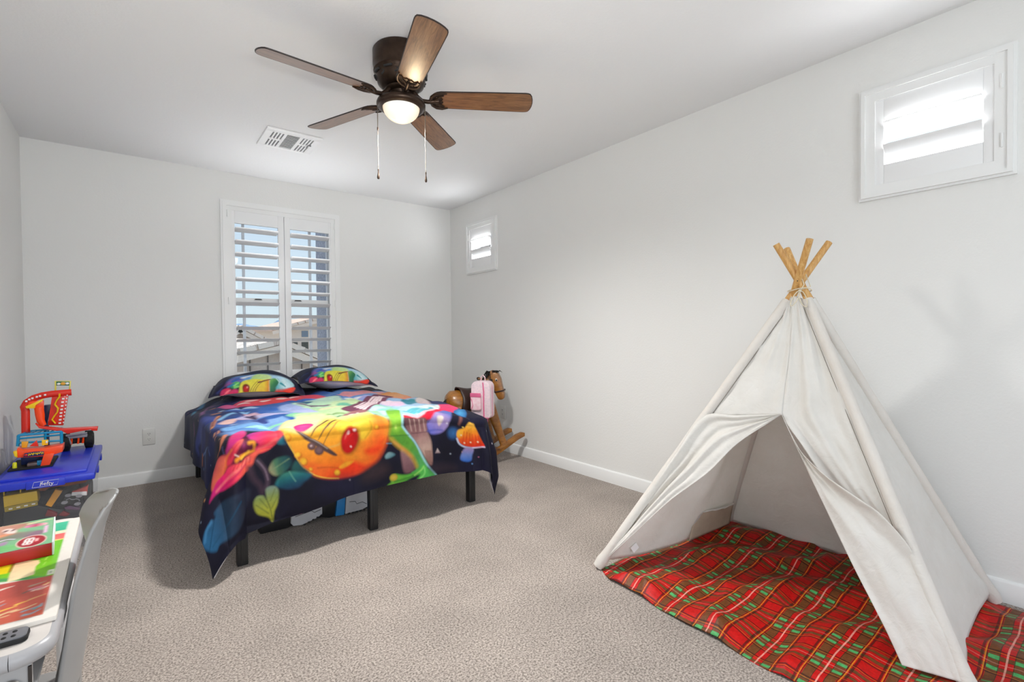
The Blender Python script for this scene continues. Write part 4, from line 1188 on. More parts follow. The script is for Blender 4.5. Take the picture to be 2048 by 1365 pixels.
    ('P', [(0.496, 2.535), (0.513, 2.56), (0.542, 2.556), (0.558, 2.532), (0.555, 2.586), (0.575, 2.6), (0.604, 2.593), (0.62, 2.563), (0.614, 2.501), (0.595, 2.455), (0.587, 2.405), (0.567, 2.431), (0.516, 2.459), (0.497, 2.5)], ['#7d9486', '#8a9a50', '#aaad3c', '#b9b83a'], ((0.565, 2.598), (0.567, 2.422)), 0.006),
    ('L', [(0.558, 2.532), (0.576, 2.475), (0.587, 2.407)], 0.004, 0.003, '#4f5a2a', 0.005),
    ('L', [(0.524, 2.543), (0.563, 2.483)], 0.003, 0.003, '#6a7436', 0.005),
    ('L', [(0.506, 2.513), (0.567, 2.452)], 0.003, 0.003, '#6a7436', 0.005),
    ('L', [(0.601, 2.58), (0.577, 2.52)], 0.003, 0.003, '#6a7436', 0.005),
    ('L', [(0.612, 2.532), (0.583, 2.478)], 0.004, 0.003, '#6a7436', 0.005),
    ('P', [(0.212, 2.667), (0.28, 2.646), (0.374, 2.623), (0.473, 2.615), (0.472, 2.547), (0.426, 2.486), (0.332, 2.439), (0.218, 2.449), (0.116, 2.484), (0.072, 2.48), (0.02, 2.527), (-0.01, 2.586), (0.001, 2.629), (0.045, 2.654), (0.124, 2.641), (0.139, 2.672)], ['#23273a', '#26405a', '#2b6a98'], ((0.39, 2.602), (0.029, 2.551)), 0.009),
    ('L', [(0.095, 2.648), (0.048, 2.641), (0.01, 2.609)], 0.013, 0.01, '#4f94c8', 0.012),
    ('L', [(0.383, 2.573), (0.235, 2.524), (0.05, 2.529)], 0.008, 0.004, '#1f4f70', 0.008),
    ('P', [(1.525, 2.817), (1.536, 2.846), (1.56, 2.858), (1.896, 3.191), (1.711, 2.866), (1.687, 2.81), (1.644, 2.764), (1.598, 2.748), (1.548, 2.75), (1.53, 2.781)], ['#6a6ac0', '#8d7cbc', '#a68fc0', '#5f6fb8'], ((1.553, 2.755), (1.714, 2.915)), 0.008),
    ('P', [(1.605, 2.864), (1.648, 2.875), (1.648, 2.852), (1.615, 2.804)], ['#f2e4d4', '#cdb4b4'], ((1.635, 2.871), (1.615, 2.804)), 0.008),
    ('E', (1.679, 2.832), (0.008, 0.001), (0.0, -0.007), ['#ffffff', '#c8b8e0'], 0.008),
    ('L', [(1.527, 2.771), (1.588, 2.776), (1.639, 2.774)], 0.007, 0.004, '#4450a0', 0.01),
    ('E', (1.92, 3.092), (0.015, -0.069), (-0.107, -0.161), ['#4fa6d8', '#1f5f9a'], 0.007),
    ('L', [(1.809, 2.905), (1.775, 2.839)], 0.019, 0.013, '#8a5650', 0.01),
    ('E', (1.725, 2.758), (0.046, 0.004), (-0.002, -0.048), ['#346aa4', '#234678'], 0.014),
    ('P', [(1.754, 2.747), (1.765, 2.778), (1.785, 2.793), (1.821, 2.808), (1.837, 2.84), (1.866, 2.863), (1.894, 2.851), (1.908, 2.822), (1.931, 2.763), (1.959, 2.704), (1.991, 2.661), (1.925, 2.65), (1.86, 2.658), (1.8, 2.673), (1.766, 2.706)], ['#f8c04a', '#f59a22', '#ee5a14', '#d8280e'], ((1.846, 2.852), (1.872, 2.659)), 0.006),
    ('P', [(1.759, 2.744), (1.77, 2.779), (1.815, 2.8), (1.84, 2.816), (1.813, 2.76), (1.777, 2.729)], ['#f6c23e', '#ee9a22'], ((1.767, 2.773), (1.807, 2.76)), 0.014),
    ('L', [(1.814, 2.777), (1.8, 2.68)], 0.004, 0.003, '#c8300e', 0.006),
    ('L', [(1.837, 2.773), (1.828, 2.679)], 0.005, 0.003, '#c8300e', 0.006),
    ('L', [(1.86, 2.768), (1.858, 2.678)], 0.004, 0.003, '#c8300e', 0.006),
    ('L', [(1.884, 2.762), (1.887, 2.676)], 0.004, 0.003, '#c8300e', 0.006),
    ('L', [(1.905, 2.755), (1.915, 2.672)], 0.004, 0.003, '#c8300e', 0.006),
    ('L', [(1.928, 2.748), (1.943, 2.668)], 0.004, 0.003, '#c8300e', 0.006),
    ('L', [(1.756, 2.717), (1.776, 2.679), (1.823, 2.657), (1.896, 2.653), (1.991, 2.658)], 0.013, 0.007, '#cdd6f2', 0.006),
    ('E', (1.807, 2.814), (0.006, 0.0), (0.0, -0.006), ['#ffd860'], 0.006),
    ('E', (1.815, 2.689), (0.005, 0.0), (0.0, -0.005), ['#ffe8c0'], 0.005),
    ('E', (1.867, 2.697), (0.006, 0.0), (0.0, -0.005), ['#ffe8c0'], 0.005),
    ('E', (1.923, 2.699), (0.006, -0.001), (0.0, -0.006), ['#ffe8c0'], 0.005),
    ('E', (1.789, 2.747), (0.005, 0.0), (-0.001, -0.005), ['#ffe8c0'], 0.005),
    ('P', [(1.823, 2.651), (1.887, 2.646), (1.878, 2.594), (1.869, 2.552), (1.829, 2.542), (1.783, 2.56), (1.792, 2.607)], ['#a58ab8', '#6f86c8', '#2f68c0'], ((1.829, 2.65), (1.826, 2.547)), 0.007),
    ('P', [(1.231, 2.656), (1.258, 2.672), (1.296, 2.652), (1.268, 2.637), (1.234, 2.635)], ['#86a8ac', '#4f7a86'], ((1.24, 2.666), (1.268, 2.634)), 0.006),
    ('Q', [(1.574, 2.621), (1.593, 2.65), (1.614, 2.619)], ['#e2d2cc', '#a08a8e'], ((1.593, 2.65), (1.592, 2.62)), 0.005),
    ('L', [(1.242, 2.729), (1.273, 2.724)], 0.003, 0.003, '#6fa0b4', 0.005),
    ('E', (1.701, 2.606), (0.004, 0.0), (0.0, -0.003), ['#c8d4e4'], 0.005),
    ('P', [(1.533, 2.525), (1.578, 2.548), (1.72, 2.523), (1.743, 2.489), (1.577, 2.49)], ['#2e2430'], None, 0.03),
    ('P', [(1.078, 2.521), (1.103, 2.585), (1.211, 2.613), (1.253, 2.558), (1.159, 2.517)], ['#2b2028', '#33242a'], ((1.078, 2.521), (1.222, 2.588)), 0.03),
    ('P', [(0.819, 2.52), (0.93, 2.561), (1.045, 2.539), (1.014, 2.477)], ['#1b1a34'], None, 0.05),
]
PILLOW_PRINT = [
    ('P', [(-0.65, -0.625), (-0.475, -0.312), (-0.087, -0.188), (0.3, -0.425), (0.688, -0.525), (0.488, -0.838), (-0.012, -0.675), (-0.4, -0.712)], ['#3f6fb8', '#7fb4e4', '#bfe0f0'], ((-0.65, -0.625), (0.588, -0.613)), 0.06),
    ('P', [(-0.675, -0.75), (-0.6, -0.562), (-0.4, -0.425), (-0.337, -0.6), (-0.487, -0.738)], ['#a05a98', '#5a5ab0'], ((-0.675, -0.75), (-0.375, -0.438)), 0.05),
    ('L', [(-0.525, -0.637), (-0.375, -0.5), (-0.237, -0.425)], 0.125, 0.05, '#2f66b0', 0.03),
    ('L', [(-0.337, -0.487), (-0.175, -0.3), (-0.075, -0.3)], 0.1, 0.05, '#e6ecf6', 0.03),
    ('P', [(-0.562, -0.75), (-0.487, -0.675), (-0.4, -0.712), (-0.412, -0.825), (-0.5, -0.863), (-0.575, -0.838)], ['#2f8a62', '#5fc06a'], ((-0.562, -0.838), (-0.4, -0.712)), 0.02),
    ('L', [(-0.5, -0.787), (-0.425, -0.738)], 0.06, 0.03, '#8fe07a', 0.012),
    ('L', [(-0.487, -0.838), (-0.412, -0.838)], 0.055, 0.03, '#7fd070', 0.012),
    ('L', [(-0.613, -0.8), (-0.512, -0.762)], 0.065, 0.035, '#2f7fb4', 0.02),
    ('P', [(-0.775, -0.988), (-0.75, -0.838), (-0.637, -0.838), (-0.587, -0.863), (-0.6, -0.912), (-0.5, -0.875), (-0.412, -0.912), (-0.412, -1.0), (-0.613, -1.0), (-0.75, -1.0)], ['#a01f5e', '#e0305a', '#c02a70'], ((-0.787, -1.0), (-0.412, -0.912)), 0.015),
    ('L', [(-0.75, -1.0), (-0.65, -0.912), (-0.575, -0.887)], 0.04, 0.02, '#ff7a8a', 0.012),
    ('L', [(-0.662, -1.0), (-0.512, -1.0), (-0.438, -0.912)], 0.045, 0.02, '#d8245a', 0.012),
    ('P', [(-0.6, -1.0), (-0.487, -1.0), (-0.4, -1.0), (-0.525, -1.0)], ['#e0702a'], None, 0.02),
    ('P', [(-0.162, -0.562), (-0.075, -0.225), (0.1, -0.3), (0.25, -0.463), (0.25, -0.625), (0.0, -0.65)], ['#b6dc86', '#cfe8a0'], ((-0.162, -0.562), (0.25, -0.463)), 0.03),
    ('P', [(-0.4, -0.912), (-0.375, -0.762), (-0.287, -0.637), (-0.087, -0.562), (0.1, -0.625), (0.225, -0.65), (0.213, -1.0), (0.025, -1.0), (-0.237, -1.0), (-0.4, -1.0)], ['#dcd846', '#e8d84a', '#e6b02e'], ((-0.325, -0.688), (0.15, -1.0)), 0.02),
    ('P', [(0.1, -0.662), (0.225, -0.65), (0.225, -1.0), (0.113, -1.0), (0.088, -0.838)], ['#e6d040', '#e0862a'], ((0.088, -0.812), (0.225, -0.825)), 0.03),
    ('L', [(0.225, -0.65), (0.225, -1.0)], 0.025, 0.025, '#f2b8a0', 0.012),
    ('P', [(0.238, -0.65), (0.375, -0.6), (0.438, -0.7), (0.413, -0.863), (0.338, -1.0), (0.238, -1.0)], ['#6fae5a', '#2f7a4f', '#1f5a4a'], ((0.238, -0.712), (0.425, -0.838)), 0.02),
    ('L', [(0.375, -0.613), (0.438, -0.75), (0.388, -0.9)], 0.025, 0.02, '#bfe8d8', 0.012),
    ('P', [(0.363, -0.9), (0.425, -0.775), (0.513, -0.587), (0.675, -0.575), (0.763, -0.662), (0.738, -0.812), (0.538, -0.9)], ['#5fb4bc', '#cfe8ec', '#a8d4dc'], ((0.388, -0.825), (0.738, -0.725)), 0.02),
    ('L', [(0.475, -0.775), (0.562, -0.838)], 0.06, 0.025, '#2f8f9a', 0.012),
    ('P', [(0.363, -0.912), (0.538, -0.9), (0.738, -0.812), (0.788, -0.812), (0.738, -0.912), (0.488, -1.0), (0.338, -1.0)], ['#d82a1c', '#e8402a'], ((0.375, -0.988), (0.775, -0.863)), 0.015),
    ('E', (-0.262, -0.875), (0.075, 0.0), (0.006, -0.094), ['#7a2a14'], 0.015),
    ('E', (-0.262, -0.887), (0.057, 0.0), (0.0, -0.044), ['#d81a14', '#a80c0c'], 0.015),
    ('E', (-0.237, -0.863), (0.012, 0.0), (0.0, -0.013), ['#f0b0a0'], 0.015),
    ('L', [(-0.225, -1.0), (-0.125, -0.85), (-0.025, -0.662)], 0.015, 0.01, '#7a6a2a', 0.012),
    ('L', [(-0.175, -1.0), (-0.075, -0.85), (0.025, -0.675)], 0.015, 0.01, '#7a6a2a', 0.012),
    ('L', [(-0.125, -1.0), (-0.012, -0.825), (0.113, -0.662)], 0.015, 0.01, '#7a6a2a', 0.012),
    ('L', [(0.0, -0.725), (0.088, -0.688), (0.238, -0.637)], 0.06, 0.035, '#7a4a3a', 0.012),
    ('L', [(-0.912, -0.487), (-0.775, -0.562)], 0.035, 0.02, '#2f3a78', 0.03),
    ('L', [(-0.825, -0.875), (-0.712, -0.75)], 0.04, 0.02, '#3a3f80', 0.03),
]
M['duvet'] = print_mat('printed_comforter_fabric', 0.6, 0.22, 0.15, 320, 0.10, 30.0, 0.0, 0.72)
M['lining'] = simple('pale_lining', (0.72, 0.69, 0.69), 0.8, var=0.03, bump=0.1)
NU, NV = 500, 540
U_, V_ = np.meshgrid(np.linspace(0, 1, NU + 1), np.linspace(0, 1, NV + 1))
S_, T_ = duvet_st(U_, V_)
P_ = duvet_pos(S_, T_).reshape(-1, 3)
sx, ty = S_.ravel(), T_.ravel()
dk = np.array(lin('#0b0a1c'))
wave = 0.5 + 0.5 * np.sin(sx * 6 + 2 * np.sin(ty * 5)) * np.sin(ty * 7 - 3 * np.sin(sx * 4))
base = dk[None] * (0.7 + 0.5 * wave[:, None]) + np.array(lin('#1d1a3e'))[None] * (0.35 * (1 - wave[:, None]))
lf = np.clip((0.75 - sx) / 0.35, 0, 1) * np.clip((ty - 3.0) / 0.4, 0, 1)
base = base * (1 - lf[:, None]) + (np.array(lin('#1b2350')) * (0.45 + 0.7 * wave[:, None])) * lf[:, None]
rng = random.Random(5)
spark = []
for k in range(150):                                     # tiny printed sparkles
    s, t = rng.uniform(0.0, 2.4), rng.uniform(2.4, 5.0)
    if 0.75 < s < 1.9 and t < 4.6 and rng.random() < 0.75:
        continue
    r = rng.uniform(0.003, 0.008)
    spark.append(('E', (s, t), (r, 0), (0, r), [rng.choice(['#6f9fd8', '#d8a070', '#b0c8e8', '#e8e0f0', '#c06a90'])], 0.005))
col = paint(sx, ty, base, spark + DUVET_PRINT)
comf = grid_mesh('comforter', P_, NU, NV, M['duvet'], None, col)
tag(comf, 'quilted comforter printed with a frog leg, orange lute, flowers and mushrooms on dark navy', 'comforter')
# pale lining a finger's width inside the printed face
nu, nv = 120, 130
U2, V2 = np.meshgrid(np.linspace(0.001, 0.999, nu + 1), np.linspace(0, 0.999, nv + 1))
S2, T2 = duvet_st(U2, V2)
P2 = duvet_pos(S2, T2)
du = np.gradient(P2, axis=1)
dv = np.gradient(P2, axis=0)
N2 = np.cross(dv, du)
N2 /= np.maximum(np.linalg.norm(N2, axis=-1, keepdims=True), 1e-9)
if N2[nv // 3, nu // 2, 2] < 0:
    N2 = -N2
P2 = P2 - N2 * 0.012
P2[..., 2] = np.maximum(P2[..., 2], 0.008)
lo = grid_mesh('lining', P2.reshape(-1, 3), nu, nv, M['lining'], comf)
lo['label'] = 'pale plain underside of the comforter'


# mattress: its top follows the comforter a hand's width lower
n_ = 40
MU, MV = np.meshgrid(np.linspace(BX0 + 0.07, BX1 - 0.07, n_ + 1), np.linspace(BYF + 0.07, BYB - 0.02, n_ + 1))
MT = duvet_pos(MU, MV, 0.0)
MT[..., 2] -= 0.055
b = MB()
b.add([tuple(p) for p in MT.reshape(-1, 3)], [(j * (n_ + 1) + i, j * (n_ + 1) + i + 1, (j + 1) * (n_ + 1) + i + 1, (j + 1) * (n_ + 1) + i) for j in range(n_) for i in range(n_)])
ring = [i for i in range(n_ + 1)] + [(j + 1) * (n_ + 1) - 1 for j in range(1, n_ + 1)] + [n_ * (n_ + 1) + i for i in range(n_ - 1, -1, -1)] + [j * (n_ + 1) for j in range(n_ - 1, 0, -1)]
top_v = list(b.v)
k0 = len(b.v)
for i in ring:
    b.v.append((top_v[i][0], top_v[i][1], RZ1 + 0.002))
nr_ = len(ring)
for i in range(nr_):
    b.f.append((ring[i], ring[(i + 1) % nr_], k0 + (i + 1) % nr_, k0 + i))
b.f.append(tuple(k0 + i for i in range(nr_)))
tag(b.build('mattress', M['ticking']), 'white mattress on the black bed frame beneath the printed comforter', 'mattress')


# >>>PILLOW
PW, PD = 0.36, 0.265


def pillow_pos(u, v, side=1.0):
    """u, v in -1..1 over the pillow; side +1 printed face, -1 back; numpy arrays, pillow's own coordinates"""
    a, b = np.abs(u), np.abs(v)
    core_u, core_v = np.clip(a / 0.94, 0, 1), np.clip(b / 0.92, 0, 1)
    h = (1 - core_u ** 2.4) ** 0.62 * (1 - core_v ** 2.4) ** 0.62
    T = np.where(side > 0, 0.128, -0.080)
    x = PW * u * (1 - 0.05 * (1 - b ** 2) ** 2 * a)
    y = PD * v * (1 - 0.07 * (1 - a ** 2) ** 2 * b)
    z = T * h + 0.014 * np.sin(u * 5 + v * 2) * h + 0.003 * np.sin(u * 23 + 4 * v) * (1 - h) * a
    z = z - 0.038 * (a * b) ** 2
    return np.stack([x, y, z], -1)
# <<<PILLOW


M['pillowcase'] = print_mat('printed_pillowcase', 0.6, 0.3, 0.1, 320, 0.08, 40.0, 0.0, 0.82)
M['pillow_back'] = simple('pale_pink_grey_cotton', (0.55, 0.46, 0.49), 0.8, vcol=(0.66, 0.60, 0.62), vscale=6, bump=0.1)
NP = 150
PU, PV = np.meshgrid(np.linspace(-1, 1, NP + 1), np.linspace(-1, 1, NP + 1))
pu, pv = PU.ravel(), PV.ravel()
pcol = paint(pu, pv, np.array(lin('#121433')), PILLOW_PRINT)


def make_pillow(label, loc, rz, tilt, roll):
    root = thing('pillow', label, 'pillow', loc, 0, 'printed pillows')
    root.rotation_euler = (tilt, roll, rz)
    a = grid_mesh('pillow_front', pillow_pos(PU, PV, 1.0).reshape(-1, 3), NP, NP, M['pillowcase'], root, pcol)
    n = 60
    QU, QV = np.meshgrid(np.linspace(-1, 1, n + 1), np.linspace(-1, 1, n + 1))
    bk = grid_mesh('pillow_back', pillow_pos(QU, QV, -1.0).reshape(-1, 3) - np.array([0, 0, 0.0015]), n, n, M['pillow_back'], root)
    bk['label'] = 'plain pale pink underside'
    return root


PIL1 = ((0.880, 4.765, 0.788), math.radians(-10), math.radians(5), math.radians(2))
PIL2 = ((1.545, 4.815, 0.808), math.radians(-2), math.radians(1), math.radians(6))
make_pillow('printed pillow under the window, left one, full lute motif showing', *PIL1)
make_pillow('printed pillow under the window, right one, wide pale underside showing', *PIL2)

# ------------------------------------------------------------------ toy blaster lying under the bed
M['toy_black'] = simple('toy_black', (0.012, 0.012, 0.014), 0.4, var=0.15)
M['toy_white'] = simple('toy_light_grey', (0.55, 0.55, 0.58), 0.42, var=0.04)
M['toy_blue'] = simple('toy_blue', (0.02, 0.22, 0.55), 0.4, var=0.05)
M['toy_red'] = simple('toy_red', (0.55, 0.012, 0.012), 0.4, var=0.05)
tb = thing('toy_blaster', 'black, white, blue and red toy blaster lying under the bed', 'toy blaster', (0.95, 3.30, 0), 0)


def slab(name, pts, y0, y1, mat, lab=None, bev=0.004):
    b = MB()
    b.prism(pts, (0, y0, 0), (1, 0, 0), (0, 0, 1), (0, y1 - y0, 0), bev)
    return lpart(b, name, mat, tb, lab)


slab('body', [(-0.34, 0.004), (-0.18, 0.002), (-0.12, 0.02), (0.03, 0.02), (0.08, 0.004), (0.36, 0.01), (0.36, 0.15), (0.1, 0.155), (-0.1, 0.14), (-0.24, 0.10), (-0.34, 0.075)], 0.03, 0.12, M['toy_black'], 'black body of the toy')
pl = slab('side_plate', [(-0.15, 0.012), (-0.10, 0.006), (0.0, 0.03), (0.03, 0.05), (0.03, 0.145), (-0.03, 0.150), (-0.10, 0.128), (-0.16, 0.095), (-0.165, 0.03)], 0.012, 0.035, M['toy_white'], 'white plate nearer the left leg')
b = MB()
for k in range(5):
    x = -0.09 + k * 0.027
    b.box(x, x + 0.013, 0.009, 0.02, 0.003 + 0.009 * k, 0.011 + 0.009 * k, 0.001)
b.tube([(-0.14, 0.0115, 0.07), (-0.04, 0.0115, 0.085), (-0.02, 0.0115, 0.07), (0.02, 0.0115, 0.08)], 0.0018, 6)
lpart(b, 'grooves', M['toy_black'], pl)
slab('blue_band', [(0.115, 0.012), (0.175, 0.008), (0.185, 0.128), (0.13, 0.128)], 0.010, 0.035, M['toy_blue'], 'bright blue band')
pr = slab('side_plate', [(0.18, 0.012), (0.30, 0.016), (0.345, 0.03), (0.355, 0.06), (0.355, 0.14), (0.19, 0.135)], 0.008, 0.032, M['toy_white'], 'white plate nearer the middle leg')
b = MB()
for k in range(5):
    x = 0.20 + k * 0.027
    b.box(x, x + 0.012, 0.005, 0.016, 0.007, 0.016, 0.001)
b.tube([(0.21, 0.0075, 0.09), (0.25, 0.0075, 0.085), (0.26, 0.0075, 0.065), (0.30, 0.0075, 0.07), (0.33, 0.0075, 0.05)], 0.0018, 6)
lpart(b, 'grooves', M['toy_black'], pr)
slab('red_trim', [(-0.20, 0.09), (-0.14, 0.118), (-0.06, 0.138), (-0.065, 0.152), (-0.16, 0.130), (-0.215, 0.105)], 0.010, 0.04, M['toy_red'])
slab('red_trim', [(0.01, 0.150), (0.04, 0.138), (0.10, 0.150), (0.11, 0.165), (0.02, 0.170)], 0.010, 0.05, M['toy_red'])
b = MB()
b.box(0.13, 0.36, 0.02, 0.06, 0.152, 0.172, 0.004)
rl = lpart(b, 'top_rail', M['toy_black'], tb)

# ------------------------------------------------------------------ tartan blanket under the play tent
def tartan_mat():
    m, n, l, b = new_mat('tartan_fleece')
    uvn = n.new('ShaderNodeUVMap')
    uvn.uv_map = 'UVMap'
    sp = n.new('ShaderNodeSeparateXYZ')
    l.new(uvn.outputs[0], sp.inputs[0])

    def ramp(src, stops):
        r = n.new('ShaderNodeValToRGB')
        r.color_ramp.interpolation = 'CONSTANT'
        el = r.color_ramp.elements
        el[0].position, el[0].color = 0.0, (stops[0][1],) * 3 + (1,)
        el[1].position, el[1].color = stops[1][0], (stops[1][1],) * 3 + (1,)
        for p, v in stops[2:]:
            e = el.new(p)
            e.color = (v, v, v, 1)
        l.new(src, r.inputs[0])
        return r.outputs[0]

    def math_(op, a, c):
        q = n.new('ShaderNodeMath')
        q.operation = op
        for i, v in enumerate((a, c)):
            if isinstance(v, (int, float)):
                q.inputs[i].default_value = v
            else:
                l.new(v, q.inputs[i])
        return q.outputs[0]

    def mix(fac, a, c):
        q = n.new('ShaderNodeMix')
        q.data_type = 'RGBA'
        l.new(fac, q.inputs[0])
        for i, v in ((6, a), (7, c)):
            if isinstance(v, tuple):
                q.inputs[i].default_value = (*v, 1)
            else:
                l.new(v, q.inputs[i])
        return q.outputs[2]

    ax = []
    for o in ('X', 'Y'):
        f = math_('FRACT', sp.outputs[o], 0.0)
        bands = [(0, 0), (0.30, 1), (0.41, 0), (0.59, 1), (0.70, 0)] if o == 'X' else [(0, 0), (0.25, 1), (0.41, 0), (0.59, 1), (0.75, 0)]
        ax.append((ramp(f, bands),                                                              # olive bands
                   ramp(f, [(0, 0), (0.488, 1), (0.512, 0)]),                                   # white centre line
                   ramp(f, [(0, 0), (0.205, 1), (0.225, 0), (0.775, 1), (0.795, 0)]),           # yellow outer lines
                   ramp(f, [(0, 0), (0.15, 1), (0.19, 0), (0.23, 1), (0.245, 0), (0.395, 1), (0.41, 0), (0.59, 1), (0.605, 0), (0.755, 1), (0.77, 0), (0.81, 1), (0.85, 0)])))   # dark lines
    red, olive, green = lin('#b60502'), lin('#6a3c1a'), lin('#4a9c5a')
    c = mix(ax[0][0], red, olive)
    both = math_('MULTIPLY', ax[0][0], ax[1][0])
    onlyy = math_('SUBTRACT', ax[1][0], both)
    c = mix(onlyy, c, olive)
    c = mix(both, c, green)
    dkf = math_('MULTIPLY', math_('MAXIMUM', ax[0][3], ax[1][3]), 0.75)
    c = mix(dkf, c, lin('#2a0a06'))
    c = mix(math_('MULTIPLY', math_('MAXIMUM', math_('MULTIPLY', ax[0][2], 0.5), ax[1][2]), 0.75), c, lin('#d08018'))
    c = mix(math_('MULTIPLY', math_('MAXIMUM', math_('MULTIPLY', ax[0][1], 0.35), ax[1][1]), 0.65), c, lin('#e8a898'))
    # soft fleece grain
    tc = n.new('ShaderNodeTexCoord')
    t = n.new('ShaderNodeTexNoise')
    t.inputs['Scale'].default_value = 90
    t.inputs['Detail'].default_value = 4
    l.new(tc.outputs['Object'], t.inputs['Vector'])
    mr = n.new('ShaderNodeMapRange')
    mr.inputs[1].default_value, mr.inputs[2].default_value, mr.inputs[3].default_value, mr.inputs[4].default_value = 0.3, 0.7, 0.8, 1.2
    l.new(t.outputs['Fac'], mr.inputs[0])
    hs = n.new('ShaderNodeHueSaturation')
    l.new(c, hs.inputs['Color'])
    l.new(mr.outputs[0], hs.inputs['Value'])
    l.new(hs.outputs[0], b.inputs['Base Color'])
    b.inputs['Roughness'].default_value = 0.55
    b.inputs['Specular IOR Level'].default_value = 0.3
    b.inputs['Sheen Weight'].default_value = 0.0
    bp = n.new('ShaderNodeBump')
    bp.inputs['Strength'].default_value = 0.3
    bp.inputs['Distance'].default_value = 0.003
    l.new(t.outputs['Fac'], bp.inputs['Height'])
    l.new(bp.outputs[0], b.inputs['Normal'])
    return m


M['tartan'] = tartan_mat()
NBX, NBY = 190, 320
BP, BUV = [], []
for j in range(NBY + 1):
    v = j / NBY
    for i in range(NBX + 1):
        u = i / NBX
        yy = -0.25 + 1.955 * v
        front = 1.80 + 0.055 * max(0, (yy - 0.9)) / 0.8 + 0.035 * max(0, (0.85 - yy)) + 0.006 * math.sin(yy * 14)
        if yy > 1.6:
            front += (yy - 1.6) * 0.5
        back = 3.035 - 0.02 * math.sin(yy * 5)
        x = front + (back - front) * u
        y = yy - 0.075 * u * (yy > 0) * min(1, max(0, yy) / 1.0) + 0.008 * math.sin(x * 9)
        w = 1 + 0.5 * fnoise(x * 2.1, y * 2.1, 3)
        d1 = x * 0.55 + y * 1.0
        z = 0.013 * (1 + math.sin(d1 * 15 + 2.2 * math.sin(x * 5.5 - y * 2))) * w + 0.006 * (1 + math.sin(y * 34 + x * 13 + 3 * fnoise(x * 3, y * 3, 7))) * max(0, fnoise(x * 3.3, y * 2.6, 11) + 0.45)
        z += 0.012 * max(0, fnoise(x * 7, y * 7, 1)) + 0.020 * max(0, 0.22 - abs(fnoise(x * 2.2 + y * 1.4, y * 3.2 - x * 0.8, 21))) / 0.22
        e = min(u, 1 - u, v, 1 - v) * 14
        z = 0.006 + z * min(1, 0.35 + e)
        if e < 0.25:
            z -= 0.003
        wob = 0.010 * fnoise(x * 4, y * 4, 5)
        BP.append((x, y, z))
        BUV.append(((x + wob + 0.02 * fnoise(x * 2, y * 2, 9) - 2.345) / 0.158 + 0.0, (y + wob * 0.8 - 1.262 + 0.1) / 0.1975))
bl = grid_mesh('blanket', np.array(BP), NBX, NBY, M['tartan'], None, None, np.array(BUV))
tag(bl, 'rumpled red and green tartan fleece blanket spread beneath the canvas play tent', 'blanket')
sd = bl.modifiers.new('thickness', 'SOLIDIFY')
sd.thickness = 0.005
sd.offset = -1

# ------------------------------------------------------------------ canvas play tent


def canvas_mat():
    m, n, l, b = new_mat('cotton_canvas')
    o = n['Material Output']
    tc = n.new('ShaderNodeTexCoord')
    t = n.new('ShaderNodeTexNoise')
    t.inputs['Scale'].default_value = 7
    t.inputs['Detail'].default_value = 7
    t.inputs['Roughness'].default_value = 0.6
    l.new(tc.outputs['Object'], t.inputs['Vector'])
    r = n.new('ShaderNodeValToRGB')
    r.color_ramp.elements[0].position, r.color_ramp.elements[1].position = 0.3, 0.7
    r.color_ramp.elements[0].color = (0.83, 0.805, 0.76, 1)
    r.color_ramp.elements[1].color = (0.88, 0.865, 0.83, 1)
    l.new(t.outputs['Fac'], r.inputs[0])
    l.new(r.outputs[0], b.inputs['Base Color'])
    b.inputs['Roughness'].default_value = 0.9
    b.inputs['Specular IOR Level'].default_value = 0.1
    tr = n.new('ShaderNodeBsdfTranslucent')
    l.new(r.outputs[0], tr.inputs[0])
    mx = n.new('ShaderNodeMixShader')
    mx.inputs[0].default_value = 0.34
    l.new(b.outputs[0], mx.inputs[1])
    l.new(tr.outputs[0], mx.inputs[2])
    l.new(mx.outputs[0], o.inputs[0])
    wv = n.new('ShaderNodeTexNoise')
    wv.inputs['Scale'].default_value = 420
    l.new(tc.outputs['Object'], wv.inputs['Vector'])
    cr = n.new('ShaderNodeTexNoise')
    cr.inputs['Scale'].default_value = 16
    cr.inputs['Detail'].default_value = 5
    cr.inputs['Distortion'].default_value = 1.5
    l.new(tc.outputs['Object'], cr.inputs['Vector'])
    b1 = n.new('ShaderNodeBump')
    b1.inputs['Strength'].default_value = 0.10
    b1.inputs['Distance'].default_value = 0.001
    l.new(wv.outputs['Fac'], b1.inputs['Height'])
    b2 = n.new('ShaderNodeBump')
    b2.inputs['Strength'].default_value = 0.42
    b2.inputs['Distance'].default_value = 0.010
    l.new(cr.outputs['Fac'], b2.inputs['Height'])
    l.new(b1.outputs[0], b2.inputs['Normal'])
    l.new(b2.outputs[0], b.inputs['Normal'])
    l.new(b2.outputs[0], tr.inputs['Normal'])
    return m


